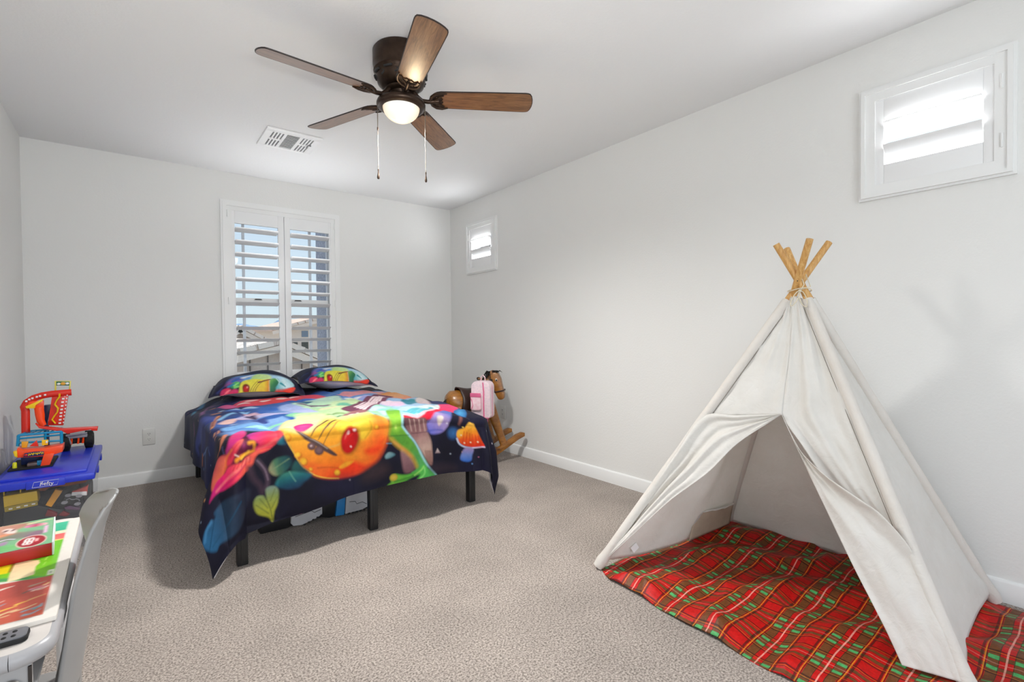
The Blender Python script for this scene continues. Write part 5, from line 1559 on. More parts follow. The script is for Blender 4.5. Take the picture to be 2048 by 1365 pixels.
M['canvas'] = canvas_mat()
M['pine'] = wood_mat('pine_pole', '#a8743a', '#c99a58', '#dcb87e', 10.0, 0.5, 0.1, (9, 9, 1.2))
M['cord'] = simple('cotton_cord', '#d8cdb4', 0.9, var=0.1, bump=0.3, bscale=700)
M['tagw'] = simple('white_label', (0.85, 0.85, 0.84), 0.6, var=0.02)
M['stitch'] = simple('dark_thread', '#5a4c3c', 0.8, var=0.2)
tent = thing('play_tent', 'off-white canvas play tent on four crossed wooden poles', 'play tent', (2.5, 1.0, 0))
FA, FB, FC, FD = Vector((1.90, 1.72, 0.012)), Vector((3.0, 1.605, 0.02)), Vector((3.01, 0.375, 0.02)), Vector((2.172, 0.325, 0.02))
K = Vector((2.55, 1.0, 1.44))
POLES = {}
for nm, ft, off, ext in (('A', FA, (0.012, 0.018, 0), 0.262), ('B', FB, (-0.018, 0.010, 0), 0.240), ('C', FC, (-0.012, -0.018, 0), 0.240), ('D', FD, (0.018, -0.008, 0), 0.235)):
    d = (K - ft).normalized()
    k = K + Vector(off)
    tip = k + (k - ft).normalized() * ext
    POLES[nm] = (ft, k, tip)
    b = MB()
    n_ = 8
    b.tube([ft.lerp(tip, q / n_) for q in range(n_ + 1)], [0.0165] * n_ + [0.0155], 14)
    po = part(b, 'pole', M['pine'], tent)
    hp = k + (k - ft).normalized() * 0.035
    cam_dir = (Vector((0, 0, 1.23)) - hp).normalized()
    b = MB()
    b.ball(hp + cam_dir * 0.0135, 0.0045, 8)
    part(b, 'cord_hole', M['dark'], po)


def on_pole(nm, t):
    ft, k, tip = POLES[nm]
    return ft.lerp(k, t)


def sleeve(nm, side):
    b = MB()
    n_ = 46
    pts, rad = [], []
    for q in range(n_ + 1):
        t = 0.0 + 0.957 * q / n_
        pts.append(on_pole(nm, t))
        rad.append(0.0235 + 0.002 * fnoise(t * 13, 1.7 * ord(nm), 0) + (0.006 * math.exp(-((t - 0.02) / 0.02) ** 2)))
    b.tube(pts, rad, 16)
    return part(b, 'pole_sleeve', M['canvas'], tent)


for nm in 'ABCD':
    sleeve(nm, 0)


def polyline(pts):
    pts = [Vector(p) for p in pts]
    L = [0]
    for a, c in zip(pts, pts[1:]):
        L.append(L[-1] + (c - a).length)

    def f(t):
        s = t * L[-1]
        for i in range(len(L) - 1):
            if s <= L[i + 1] or i == len(L) - 2:
                w = (s - L[i]) / max(L[i + 1] - L[i], 1e-9)
                i0, i3 = max(i - 1, 0), min(i + 2, len(pts) - 1)
                p0, p1, p2, p3 = pts[i0], pts[i], pts[i + 1], pts[i3]
                return 0.5 * ((2 * p1) + (-p0 + p2) * w + (2 * p0 - 5 * p1 + 4 * p2 - p3) * w * w + (-p0 + 3 * p1 - 3 * p2 + p3) * w ** 3)
    return f


def cloth(name, P, Q, nu, nv, nrm, disp, mat=None, cut=None, label=None, thick=0.0016):
    """ruled cloth between curves P(t) and Q(t); disp(u, t) pushes along nrm; cut(u, t) removes faces"""
    nrm = Vector(nrm).normalized()
    vs, fs = [], []
    for j in range(nv + 1):
        t = j / nv
        a, c = P(t), Q(t)
        for i in range(nu + 1):
            u = i / nu
            vs.append(a.lerp(c, u) + nrm * disp(u, t))
    for j in range(nv):
        for i in range(nu):
            if cut and cut((i + .5) / nu, (j + .5) / nv):
                continue
            a = j * (nu + 1) + i
            fs.append((a, a + 1, a + nu + 2, a + nu + 1))
    b = MB()
    b.add(vs, fs)
    o = part(b, name, mat or M['canvas'], tent, label, smooth=70)
    s = o.modifiers.new('thickness', 'SOLIDIFY')
    s.thickness = thick
    s.offset = 0
    return o


def pole_line(nm, t0, t1):
    return lambda t: on_pole(nm, t0 + (t1 - t0) * t)


edge0 = lambda u: math.sin(PI * u) ** 0.6            # pinned at both sides
# back panel (against the wall), left panel (the long inner wall with the pocket), right panel (with the slit window)
nb = (FC - FB).cross(K - FB)
nb = nb if nb.x > 0 else -nb
cloth('back_panel', pole_line('B', 0.955, 0.0), pole_line('C', 0.955, 0.0), 40, 60, nb,
      lambda u, t: edge0(u) * (-0.015 + 0.012 * math.sin(t * 14 + u * 3) * t + 0.010 * fnoise(u * 5, t * 7, 2)))
nl = (FB - FA).cross(K - FA)
nl = nl if nl.y > 0 else -nl
hemA = lambda t: on_pole('A', 0.95 - 0.925 * t)
cloth('left_panel', hemA, pole_line('B', 0.955, 0.012), 56, 60, nl,
      lambda u, t: edge0(u) * (-0.055 * t * t + 0.016 * math.sin(u * 17 + 2.5 * t) * (0.25 + t) * math.sin(PI * t) + 0.012 * fnoise(u * 6, t * 5, 4)))
nr = (FC - FD).cross(K - FD)
nr = nr if nr.y < 0 else -nr


def slit(u, t):
    # lens-shaped window opening close to the front pole
    if not 0.415 < t < 0.60:
        return False
    s = (t - 0.415) / 0.185
    c = 0.150 + 0.05 * s
    w = 0.060 * math.sin(PI * s) * (1 - 0.3 * s)
    return abs(u - c) < w


cloth('right_panel', pole_line('D', 0.955, 0.02), pole_line('C', 0.955, 0.025), 90, 110, nr,
      lambda u, t: edge0(u) * (-0.012 - 0.02 * t * math.sin(PI * u) + 0.008 * fnoise(u * 4, t * 5, 6)) + 0.010 * math.exp(-((u - 0.95) / 0.05) ** 2 - ((t - 0.97) / 0.03) ** 2), cut=slit)
nf = (FD - FA).cross(K - FA)
nf = nf if nf.dot(Vector((0, 0, 1.2)) - FA) > 0 else -nf
nf.normalize()
SEAM = [(2.532, 1.029, 1.406), (2.477, 1.006, 1.236), (2.428, 1.0, 1.095), (2.38, 0.996, 0.959), (2.342, 0.991, 0.847)]
LEFT = [(2.342, 0.991, 0.847), (2.313, 1.046, 0.797), (2.253, 1.158, 0.689), (2.183, 1.261, 0.547), (2.096, 1.416, 0.386), (1.983, 1.591, 0.164), (1.921, 1.684, 0.05)]
RIGHT = [(2.342, 0.991, 0.847), (2.318, 0.934, 0.748), (2.267, 0.81, 0.537), (2.217, 0.685, 0.327), (2.172, 0.56, 0.132), (2.150, 0.505, 0.035)]
HEM = [(2.342, 0.991, 0.847), (2.318, 0.928, 0.746), (2.305, 0.875, 0.68), (2.298, 0.797, 0.618), (2.297, 0.724, 0.575), (2.297, 0.656, 0.538), (2.296, 0.595, 0.501)]
seamf, leftf, rightf, hemf = polyline(SEAM), polyline(LEFT), polyline(RIGHT), polyline(HEM)


def gather_l(u, t):
    # taut next to the pole, a few creases close to the seam
    return gather(u, t) * (u ** 2.2) * 1.1


def gather(u, t):
    # creases running down from the knot, deepest near the seam
    return (0.016 * math.sin(u * 12 + 1.2 * math.sin(t * 4)) * math.sin(PI * min(1, t * 1.1)) + 0.003 * math.sin(u * 31 + t * 4)) * (0.3 + u) * edge0(min(1, u * 1.02))


cloth('front_panel', pole_line('A', 0.955, 0.555), seamf, 44, 50, nf, lambda u, t: gather_l(u, t) + 0.006 * fnoise(u * 7, t * 7, 3))
seam2 = polyline(SEAM + [(2.325, 0.90, 0.72), (2.31, 0.80, 0.59), (2.305, 0.66, 0.46)])
cloth('front_panel', pole_line('D', 0.955, 0.30), seam2, 50, 70, nf,
      lambda u, t: gather(u, t) - 0.035 * max(0, (t - 0.55) / 0.45) * math.sin(PI * min(1, u * 0.5)) - 0.03 * u * max(0, (t - 0.62)) + 0.008 * fnoise(u * 6, t * 8, 5))


def left_fold(u, t):
    # door flap swept back to the left pole: long folds fanning out of the peak
    fan = math.sin(u * 9.5 + 0.8 + 0.5 * math.sin(t * 3)) * 0.020 + 0.009 * math.sin(u * 22 + t * 2)
    return 0.012 + fan * math.sin(PI * min(1, 0.08 + t * 0.95)) * math.sin(PI * min(1, u * 0.9 + 0.05)) ** 0.5 + 0.022 * (u ** 6) * math.sin(PI * t) + 0.004 * fnoise(u * 9, t * 9, 8)


topl = polyline([SEAM[-1], on_pole('A', 0.57).lerp(Vector(SEAM[-1]), 0.5), on_pole('A', 0.553)])
FL_P = polyline([Vector(SEAM[-1]), Vector(SEAM[-1]).lerp(on_pole('A', 0.553), 0.55), on_pole('A', 0.55), on_pole('A', 0.40), on_pole('A', 0.24), on_pole('A', 0.10), on_pole('A', 0.03)])
cloth('door_flap', FL_P, leftf, 40, 90, nf, left_fold, label='flap swept back to the left pole')


def right_flap(u, t):
    return 0.022 + 0.050 * math.exp(-(u / 0.35) ** 2) * math.sin(PI * min(1, t * 1.55)) * (t < 0.65) + 0.010 * math.sin(u * 8 + t * 5) * math.sin(PI * t) + 0.006 * fnoise(u * 6, t * 10, 12)


hemD = polyline([Vector(p) for p in HEM] + [on_pole('D', t) for t in (0.27, 0.18, 0.09, 0.02)])
cloth('door_flap', hemD, rightf, 40, 100, nf, right_flap, label='flap turned outward over the right pole')
# pocket sewn inside the left panel
PK = [Vector((2.52, 1.540, 0.200)), Vector((2.86, 1.495, 0.185)), Vector((2.86, 1.520, 0.055)), Vector((2.50, 1.570, 0.030))]
b = MB()
vs = []
b.grid(lambda u, v: PK[0].lerp(PK[1], u).lerp(PK[3].lerp(PK[2], u), v) + Vector((0, -0.02 * math.sin(PI * u) * (1 - v), 0)), 16, 10)
M['pocket'] = simple('pocket_canvas', '#b7a692', 0.9, var=0.06, bump=0.2)
pk = part(b, 'pocket', M['pocket'], tent, 'darker canvas pocket inside the tent', smooth=60)
s = pk.modifiers.new('thickness', 'SOLIDIFY')
s.thickness = 0.002
b = MB()
b.tube([PK[0].lerp(PK[1], q / 12) + Vector((0, -0.022 * math.sin(PI * q / 12) - 0.002, 0.002 * math.sin(q * 2.1))) for q in range(13)], 0.0045, 8)
part(b, 'pocket_hem', M['canvas'], pk)
# care label near the left foot
b = MB()
tg = [Vector((2.050, 1.628, 0.098)), Vector((2.083, 1.618, 0.120)), Vector((2.100, 1.612, 0.092)), Vector((2.070, 1.622, 0.068))]
b.add(tg + [p + Vector((-0.001, -0.002, 0)) for p in tg], [(0, 1, 2, 3), (7, 6, 5, 4), (0, 4, 5, 1), (1, 5, 6, 2), (2, 6, 7, 3), (3, 7, 4, 0)])
part(b, 'care_label', M['tagw'], tent, 'small white care label')
# cord round the crossing, bow with two loops
b = MB()
kk = K
ring = [kk + Vector((0.050 * math.cos(a), 0.050 * math.sin(a), -0.012 + 0.006 * math.sin(2 * a))) for a in [2 * PI * q / 24 for q in range(25)]]
b.tube(ring, 0.0024, 8, cap=False)
kn = kk + Vector((-0.046, -0.020, -0.02))
b.ball(kn, (0.008, 0.008, 0.008), 10)
rt = Vector((_ri.x, _ri.y, 0))
up = Vector((0, 0, 1))


def loop(c, a, bb, rot, n_=20):
    o = []
    for q in range(n_ + 1):
        t = 2 * PI * q / n_
        x, y = a * (1 - math.cos(t)) / 2, bb * math.sin(t)
        o.append(c + rt * (x * math.cos(rot) - y * math.sin(rot)) + up * (x * math.sin(rot) + y * math.cos(rot)) + nf * 0.012 * math.sin(t / 2))
    return o


b.tube(loop(kn, 0.085, 0.012, math.radians(-118)), 0.0022, 7)
b.tube(loop(kn, 0.085, 0.016, math.radians(-68)), 0.0022, 7)
b.tube([kn, kn + rt * 0.02 + up * 0.03, POLES['C'][1] + up * 0.035 + nf * 0.016], 0.0022, 7)
b.tube([kn + up * 0.005, kn + rt * 0.05 + up * 0.02, kk + rt * 0.035 + up * 0.055 + nf * 0.02], 0.0022, 7)
part(b, 'tie_cord', M['cord'], tent)
# visible stitching
b = MB()
for nm, off in (('A', 0.030), ('D', 0.030)):
    pts = [on_pole(nm, 0.08 + 0.86 * q / 30) + nf * 0.006 + (on_pole('D' if nm == 'A' else 'A', 0.3) - on_pole(nm, 0.3)).normalized() * off for q in range(31)]
    b.tube(pts, 0.0010, 5)
part(b, 'stitching', M['stitch'], tent)

# ------------------------------------------------------------------ wooden rocking horse
M['oak'] = wood_mat('varnished_oak', '#663a12', '#8f5a1c', '#ac742e', 7.0, 0.32, 0.4, (1.2, 5, 5))
M['oak_dark'] = wood_mat('dark_varnished_wood', '#3c1e0c', '#5c3214', '#744520', 7.0, 0.35, 0.3, (1.2, 5, 5))
M['leather'] = simple('brown_leather', '#2a140c', 0.45, var=0.2, bump=0.15, bscale=250)
M['mane'] = simple('black_mane_yarn', '#140f0d', 0.8, var=0.3, bump=0.5, bscale=160)
M['eye'] = simple('black_glass_eye', (0.01, 0.01, 0.01), 0.1, var=0.02)
M['eye_white'] = simple('painted_eye_white', (0.75, 0.72, 0.66), 0.4, var=0.02)
horse = thing('rocking_horse', 'brown wooden rocking horse in the far right corner with a pink backpack on it', 'rocking horse', (2.585, 3.86, 0), math.radians(-8))
ROCK = [(-0.56, 0.185), (-0.50, 0.140), (-0.40, 0.078), (-0.30, 0.040), (-0.19, 0.025), (-0.08, 0.034), (0.03, 0.064), (0.13, 0.106), (0.22, 0.150), (0.30, 0.192), (0.37, 0.228), (0.42, 0.246), (0.448, 0.247)]
for s in (1, -1):
    b = MB()
    n_ = len(ROCK)
    up_, lo_ = [], []
    for i, (x, z) in enumerate(ROCK):
        a, c = ROCK[max(i - 1, 0)], ROCK[min(i + 1, n_ - 1)]
        t = Vector((c[0] - a[0], c[1] - a[1])).normalized()
        w = 0.030 if i < n_ - 2 else (0.026 if i == n_ - 2 else 0.017)
        up_.append((x - t.y * w, z + t.x * w))
        lo_.append((x + t.y * min(w, 0.024), z - t.x * min(w, 0.024)))
    b.prism(up_ + lo_[::-1], (0, s * 0.125 - 0.019, 0), (1, 0, 0), (0, 0, 1), (0, 0.038, 0), 0.006)
    lpart(b, 'rocker', M['oak'], horse)
for x, z in ((-0.32, 0.085), (0.13, 0.140)):
    b = MB()
    b.box(x - 0.035, x + 0.035, -0.15, 0.15, z - 0.009, z + 0.009, 0.004)
    lpart(b, 'cross_bar', M['oak_dark'], horse)
b = MB()
prof = [(-0.315, 0.012, 0.600), (-0.305, 0.075, 0.598), (-0.27, 0.112, 0.595), (-0.20, 0.125, 0.585), (-0.10, 0.122, 0.578), (0.0, 0.122, 0.580), (0.07, 0.118, 0.585), (0.115, 0.098, 0.590), (0.14, 0.06, 0.595), (0.148, 0.010, 0.600)]
vs, fs = [], []
sg = 24
for (x, r, zc) in prof:
    for k in range(sg):
        a = 2 * PI * k / sg
        vs.append((x, r * 0.88 * math.cos(a), zc + r * math.sin(a)))
for i in range(len(prof) - 1):
    for k in range(sg):
        p, q = i * sg + k, i * sg + (k + 1) % sg
        fs.append((p, q, q + sg, p + sg))
fs += [tuple(range(sg)), tuple(range((len(prof) - 1) * sg, len(prof) * sg))]
b.add(vs, fs)
lpart(b, 'body', M['oak'], horse)
for s in (1, -1):
    for (x0, z0, x1, z1, w0, w1) in ((0.095, 0.56, 0.225, 0.165, 0.058, 0.036), (-0.20, 0.56, -0.31, 0.070, 0.060, 0.036)):
        b = MB()
        n_ = 8
        pts, rad = [], []
        for q in range(n_ + 1):
            t = q / n_
            pts.append((x0 + (x1 - x0) * t, s * (0.075 + 0.050 * t), z0 + (z1 - z0) * t))
            rad.append(w0 + (w1 - w0) * min(1, t * 1.3) + (0.004 if q == n_ else 0))
        b.tube(pts, rad, 14, flat=0.6, up=(0, 1, 0))
        lpart(b, 'leg', M['oak'], horse)
# neck and head: shaped boards, the head turned a little towards the room
neck = [(0.0, 0.62), (0.075, 0.62), (0.148, 0.61), (0.170, 0.67), (0.178, 0.72), (0.195, 0.78), (0.18, 0.835), (0.135, 0.842), (0.095, 0.80), (0.050, 0.74), (0.01, 0.70)]
b = MB()
b.prism(neck, (0, -0.038, 0), (1, 0, 0), (0, 0, 1), (0, 0.076, 0), 0.014)
lpart(b, 'neck', M['oak_dark'], horse)
hy = math.radians(-38)
HU, HN = Vector((math.cos(hy), math.sin(hy), 0)), Vector((-math.sin(hy), math.cos(hy), 0))
HO = Vector((0.134, 0.006, 0))
head = [(0.0, 0.80), (0.015, 0.845), (0.055, 0.862), (0.098, 0.852), (0.122, 0.80), (0.138, 0.72), (0.158, 0.655), (0.156, 0.615), (0.135, 0.598), (0.098, 0.600), (0.080, 0.635), (0.052, 0.690), (0.012, 0.735)]
b = MB()
b.prism(head, HO - HN * 0.046, HU, (0, 0, 1), HN * 0.092, 0.016)
hd = lpart(b, 'head', M['oak'], horse)


def hp(a, z, n):
    return HO + HU * a + Vector((0, 0, z)) + HN * n


for s in (1, -1):
    b = MB()
    b.ball(hp(0.082, 0.79, s * 0.046), (0.0115, 0.0115, 0.013), 12)
    lpart(b, 'eye_surround', M['eye_white'], hd)
    b = MB()
    b.ball(hp(0.084, 0.789, s * 0.053), 0.0075, 10)
    lpart(b, 'eye', M['eye'], hd)
    b = MB()
    b.prism([(0.012, 0.835), (0.050, 0.845), (0.036, 0.878), (0.026, 0.882)], HO + HN * (s * 0.036 - 0.008), HU, (0, 0, 1), HN * 0.016, 0.005)
    lpart(b, 'ear', M['oak'], hd)
b = MB()
ring = lambda pts, r: b.tube([hp(*p) for p in pts] + [hp(*pts[0])], r, 8)
ring([(0.064, 0.672, 0.051), (0.152, 0.690, 0.051), (0.158, 0.690, 0.0), (0.152, 0.690, -0.051), (0.064, 0.672, -0.051)], 0.0065)
ring([(0.020, 0.742, 0.050), (0.024, 0.80, 0.051), (0.02, 0.852, 0.046), (0.02, 0.866, 0), (0.02, 0.852, -0.046), (0.024, 0.80, -0.051), (0.020, 0.742, -0.050)], 0.0055)
for s in (1, -1):
    b.tube([hp(0.024, 0.80, s * 0.052), hp(0.045, 0.74, s * 0.053), hp(0.068, 0.675, s * 0.052)], 0.0055, 8)
    b.tube([hp(0.068, 0.675, s * 0.052), hp(-0.03, 0.70, s * 0.062), Vector((0.03, s * 0.06, 0.74))], 0.0045, 8)
    b.tube([hp(0.024, 0.80, s * 0.052), hp(-0.02, 0.80, s * 0.055), hp(-0.045, 0.77, s * 0.05)], 0.0045, 8)
lpart(b, 'bridle', M['leather'], horse)
b = MB()
rr = random.Random(3)
for k in range(60):
    t = k / 59
    p = Vector((0.150, 0, 0.865)).lerp(Vector((0.045, 0, 0.735)), t ** 1.1)
    d = Vector((rr.uniform(-0.055, 0.0), rr.uniform(-0.05, 0.05), rr.uniform(-0.03, 0.018)))
    b.tube([p, p + d * 0.6 + Vector((0, 0, 0.01)), p + d + Vector((0, 0, -0.02))], [0.006, 0.005, 0.001], 5)
for k in range(14):
    p = hp(0.04 + rr.uniform(-0.03, 0.05), 0.862, rr.uniform(-0.03, 0.03))
    d = HU * rr.uniform(-0.01, 0.05) + HN * rr.uniform(-0.03, 0.03)
    b.tube([p, p + d * 0.5 + Vector((0, 0, 0.012)), p + d + Vector((0, 0, -0.006))], [0.006, 0.005, 0.001], 5)
lpart(b, 'mane', M['mane'], horse)
b = MB()
b.tube([(0.085, -0.125, 0.792), (0.085, 0.125, 0.792)], 0.0125, 14)
h_ = lpart(b, 'handle_bar', M['oak'], horse)
for s in (1, -1):
    b = MB()
    b.tube([(0.085, s * 0.120, 0.792), (0.085, s * 0.140, 0.792)], 0.0165, 14)
    lpart(b, 'end_cap', M['leather'], h_)
b = MB()
sg = 22
n_ = 10
vs, fs = [], []
for i in range(n_ + 1):
    x = -0.20 + 0.24 * i / n_
    r = 0.128 + 0.002 * math.sin(i)
    for k in range(sg + 1):
        a = -0.45 + (PI + 0.9) * k / sg
        vs.append((x + 0.01 * math.sin(a * 3), r * 0.90 * math.cos(a), 0.583 + r * math.sin(a) + (0.022 * (1 - i / n_) ** 3 if 0.3 < a / PI < 0.7 else 0)))
for i in range(n_):
    for k in range(sg):
        p = i * (sg + 1) + k
        fs.append((p, p + 1, p + sg + 2, p + sg + 1))
b.add(vs, fs)
sdl = lpart(b, 'saddle', M['leather'], horse)
s_ = sdl.modifiers.new('thickness', 'SOLIDIFY')
s_.thickness = 0.008
s_.offset = 1
b = MB()
for k in range(9):
    a = k / 8
    b.tube([(-0.308, 0, 0.63), (-0.335 - 0.01 * math.sin(k), -0.02 + 0.005 * k, 0.59), (-0.34, -0.025 + 0.006 * k, 0.50), (-0.33, -0.02 + 0.005 * k, 0.41 - 0.01 * (k % 3))], [0.006, 0.007, 0.006, 0.001], 5)
lpart(b, 'tail', M['mane'], horse)

# ------------------------------------------------------------------ pink backpack slung on the handle
M['pink'] = simple('pink_print_cotton', '#e8b4c0', 0.75, vcol='#f2dade', vscale=26, bump=0.12)
M['pink_trim'] = simple('pink_piping', '#d8648c', 0.6, var=0.08)
M['pink_side'] = simple('pale_pink_print', '#ecd3d6', 0.75, vcol='#d8c4cc', vscale=60, bump=0.12)
bag = thing('backpack', 'small pink patterned backpack hanging from the handle of the rocking horse', 'backpack', (2.515, 3.655, 0.470), math.radians(-58))


def rounded(w, h, r, top):
    pts = []
    for cx, cz, a0, rad in ((w / 2 - r, r, -PI / 2, r), (w / 2 - top, h - top, 0, top), (-w / 2 + top, h - top, PI / 2, top), (-w / 2 + r, r, PI, r)):
        for k in range(7):
            a = a0 + PI / 2 * k / 6
            pts.append((cx + rad * math.cos(a), cz + rad * math.sin(a)))
    return pts


b = MB()
b.prism(rounded(0.185, 0.335, 0.03, 0.055), (0, -0.055, 0), (1, 0, 0), (0, 0, 1), (0, 0.11, 0), 0.007)
lpart(b, 'main_pouch', M['pink_side'], bag)
b = MB()
o = rounded(0.180, 0.328, 0.03, 0.055)
b.tube([(x, 0.0, z + 0.002) for x, z in o[20:28] + o[:22]], 0.0048, 8)
b.tube([(0.035, -0.0585, 0.01), (0.033, -0.061, 0.12), (0.035, -0.061, 0.24), (0.025, -0.055, 0.325)], 0.0060, 8)
b.tube([(-0.080, -0.052, 0.008), (0.08, -0.052, 0.008)], 0.0045, 8)
lpart(b, 'zipper', M['pink_trim'], bag)
b = MB()
b.prism(rounded(0.10, 0.15, 0.015, 0.02), (-0.038, -0.080, 0.075), (1, 0, 0), (0, 0, 1), (0, 0.03, 0), 0.008)
pkt = lpart(b, 'front_pocket', M['pink'], bag)
b = MB()
b.prism([(-0.052, 0.118), (0.052, 0.118), (0.052, 0.155), (-0.052, 0.155)], (-0.038, -0.084, 0.075), (1, 0, 0), (0, 0, 1), (0, 0.008, 0), 0.003)
b.tube([(-0.085, -0.083, 0.185), (-0.07, -0.086, 0.16), (-0.06, -0.085, 0.12), (-0.078, -0.083, 0.085)], 0.0028, 6)
lpart(b, 'pocket_flap', M['pink_trim'], pkt)
b = MB()
b.tube([(-0.02, 0.01, 0.330), (-0.018, 0.01, 0.368), (0.0, 0.01, 0.386), (0.018, 0.01, 0.368), (0.02, 0.01, 0.330)], 0.008, 8, flat=0.5)
lpart(b, 'top_loop', M['pink'], bag)
b = MB()
b.tube([(0.04, 0.055, 0.31), (0.045, 0.085, 0.22), (0.045, 0.08, 0.10), (0.04, 0.05, 0.02), (0.045, 0.0, -0.01), (0.05, -0.02, -0.055)], 0.010, 8, flat=0.4)
lpart(b, 'shoulder_strap', M['pink_trim'], bag)

LD = {
    'logo': [(-0.428, 0.425), (-0.424, 0.448), (-0.351, 0.453), (-0.356, 0.428)],
    'yellow': [(-0.563, 0.276), (-0.431, 0.286), (-0.432, 0.311), (-0.565, 0.302)],
    'yellowtop': [(-0.57, 0.362), (-0.435, 0.366), (-0.431, 0.301), (-0.567, 0.295)],
    'yellowposts': [(-0.569, 0.365), (-0.569, 0.398), (-0.505, 0.366), (-0.504, 0.397)],
    'orange': [(-0.359, 0.358), (-0.328, 0.342), (-0.377, 0.259), (-0.402, 0.276)],
    'brown': [(-0.439, 0.394), (-0.341, 0.401), (-0.208, 0.398), (-0.226, 0.37), (-0.313, 0.364), (-0.381, 0.374), (-0.403, 0.356), (-0.425, 0.36)],
    'packet': [(-0.288, 0.328), (-0.227, 0.347), (-0.215, 0.356), (-0.222, 0.298), (-0.292, 0.309)],
    'car': [(-0.332, 0.276), (-0.317, 0.311), (-0.297, 0.322), (-0.268, 0.312), (-0.248, 0.3), (-0.249, 0.249), (-0.267, 0.241), (-0.321, 0.262)],
    'carwheels': [(-0.304, 0.312), (-0.257, 0.298), (-0.321, 0.273), (-0.265, 0.253)],
    'purple': [(-0.324, 0.243), (-0.301, 0.247), (-0.278, 0.236), (-0.255, 0.223), (-0.258, 0.212), (-0.316, 0.229)],
    'red1': [(-0.406, 0.212), (-0.394, 0.246), (-0.353, 0.215), (-0.356, 0.196)],
    'red2': [(-0.353, 0.202), (-0.327, 0.222), (-0.299, 0.196), (-0.317, 0.187)],
    'dark': [(-0.578, 0.267), (-0.435, 0.275), (-0.405, 0.257), (-0.347, 0.232), (-0.251, 0.21), (-0.231, 0.166), (-0.24, 0.048), (-0.58, 0.065)],
    'loop': [(-0.519, 0.649), (-0.518, 0.787), (-0.523, 0.811), (-0.511, 0.838), (-0.48, 0.862), (-0.442, 0.875), (-0.399, 0.881), (-0.306, 0.884)],
    'leg2': [(-0.458, 0.804), (-0.454, 0.756), (-0.451, 0.717), (-0.438, 0.687)],
    'panel': [(-0.396, 0.881), (-0.32, 0.884), (-0.349, 0.676), (-0.421, 0.685)],
    'twist': [(-0.361, 0.881), (-0.362, 0.861), (-0.376, 0.838), (-0.385, 0.815), (-0.37, 0.789), (-0.374, 0.765), (-0.389, 0.74), (-0.399, 0.72), (-0.384, 0.694)],
    'yellowfin': [(-0.516, 0.816), (-0.491, 0.828), (-0.432, 0.858), (-0.439, 0.842), (-0.47, 0.819), (-0.474, 0.8), (-0.511, 0.804)],
    'track': [(-0.469, 0.714), (-0.449, 0.692), (-0.344, 0.665), (-0.177, 0.656), (-0.181, 0.631), (-0.208, 0.635), (-0.211, 0.643), (-0.271, 0.638), (-0.323, 0.63), (-0.347, 0.648), (-0.414, 0.669), (-0.452, 0.683)],
    'sign': [(-0.383, 0.897), (-0.382, 0.961), (-0.308, 0.956), (-0.314, 0.889)],
    'signp': [(-0.379, 0.931), (-0.378, 0.957), (-0.315, 0.952), (-0.317, 0.926)],
    'navy': [(-0.444, 0.804), (-0.408, 0.805), (-0.432, 0.684), (-0.443, 0.686)],
    'navypost': [(-0.437, 0.685), (-0.438, 0.626)],
    'arrows': [(-0.511, 0.847), (-0.498, 0.857), (-0.484, 0.863), (-0.464, 0.87), (-0.45, 0.874), (-0.427, 0.879)],
    'holes': [(-0.345, 0.846), (-0.349, 0.825), (-0.351, 0.801), (-0.354, 0.779), (-0.357, 0.757), (-0.359, 0.736), (-0.362, 0.714), (-0.364, 0.693)],
    'holes2': [(-0.326, 0.867), (-0.329, 0.847), (-0.331, 0.826), (-0.334, 0.804), (-0.337, 0.782), (-0.34, 0.76), (-0.342, 0.739), (-0.345, 0.717), (-0.347, 0.695)],
    'frame': [(-0.541, 0.651), (-0.351, 0.649), (-0.352, 0.572), (-0.545, 0.587)],
    'frameback': [(-0.506, 0.654), (-0.359, 0.654)],
    'ybox': [(-0.526, 0.615), (-0.496, 0.611), (-0.504, 0.575), (-0.526, 0.578)],
    'fin': [(-0.493, 0.582), (-0.46, 0.615), (-0.453, 0.576)],
    'sticker': [(-0.438, 0.612), (-0.409, 0.61), (-0.411, 0.579), (-0.438, 0.579)],
    'deck': [(-0.539, 0.585), (-0.52, 0.57), (-0.428, 0.567), (-0.339, 0.577), (-0.342, 0.535), (-0.381, 0.523), (-0.426, 0.52), (-0.54, 0.53)],
    'bumper': [(-0.554, 0.571), (-0.538, 0.573), (-0.536, 0.534), (-0.548, 0.542)],
    'banner': [(-0.507, 0.553), (-0.468, 0.556), (-0.425, 0.552), (-0.422, 0.53), (-0.469, 0.531), (-0.511, 0.533)],
    'ramp': [(-0.423, 0.538), (-0.376, 0.535), (-0.401, 0.448), (-0.441, 0.453)],
    'cup': [(-0.456, 0.498), (-0.436, 0.494), (-0.439, 0.455), (-0.457, 0.458)],
    'column': [(-0.512, 0.512), (-0.467, 0.514), (-0.468, 0.453), (-0.513, 0.461)],
    'bollard': [(-0.548, 0.496), (-0.532, 0.493), (-0.54, 0.466)],
    'wheelR': [(-0.257, 0.503)],
    'wheelL': [(-0.373, 0.492)],
    'chassis': [(-0.375, 0.586), (-0.284, 0.574), (-0.297, 0.544), (-0.376, 0.544)],
    'axle': [(-0.297, 0.522), (-0.353, 0.509)],
}

# ------------------------------------------------------------------ storage bin with toys, left corner
def plastic(name, c, rough=0.35, coat=0.15):
    return simple(name, c, rough, var=0.04, vscale=12, coat=coat)


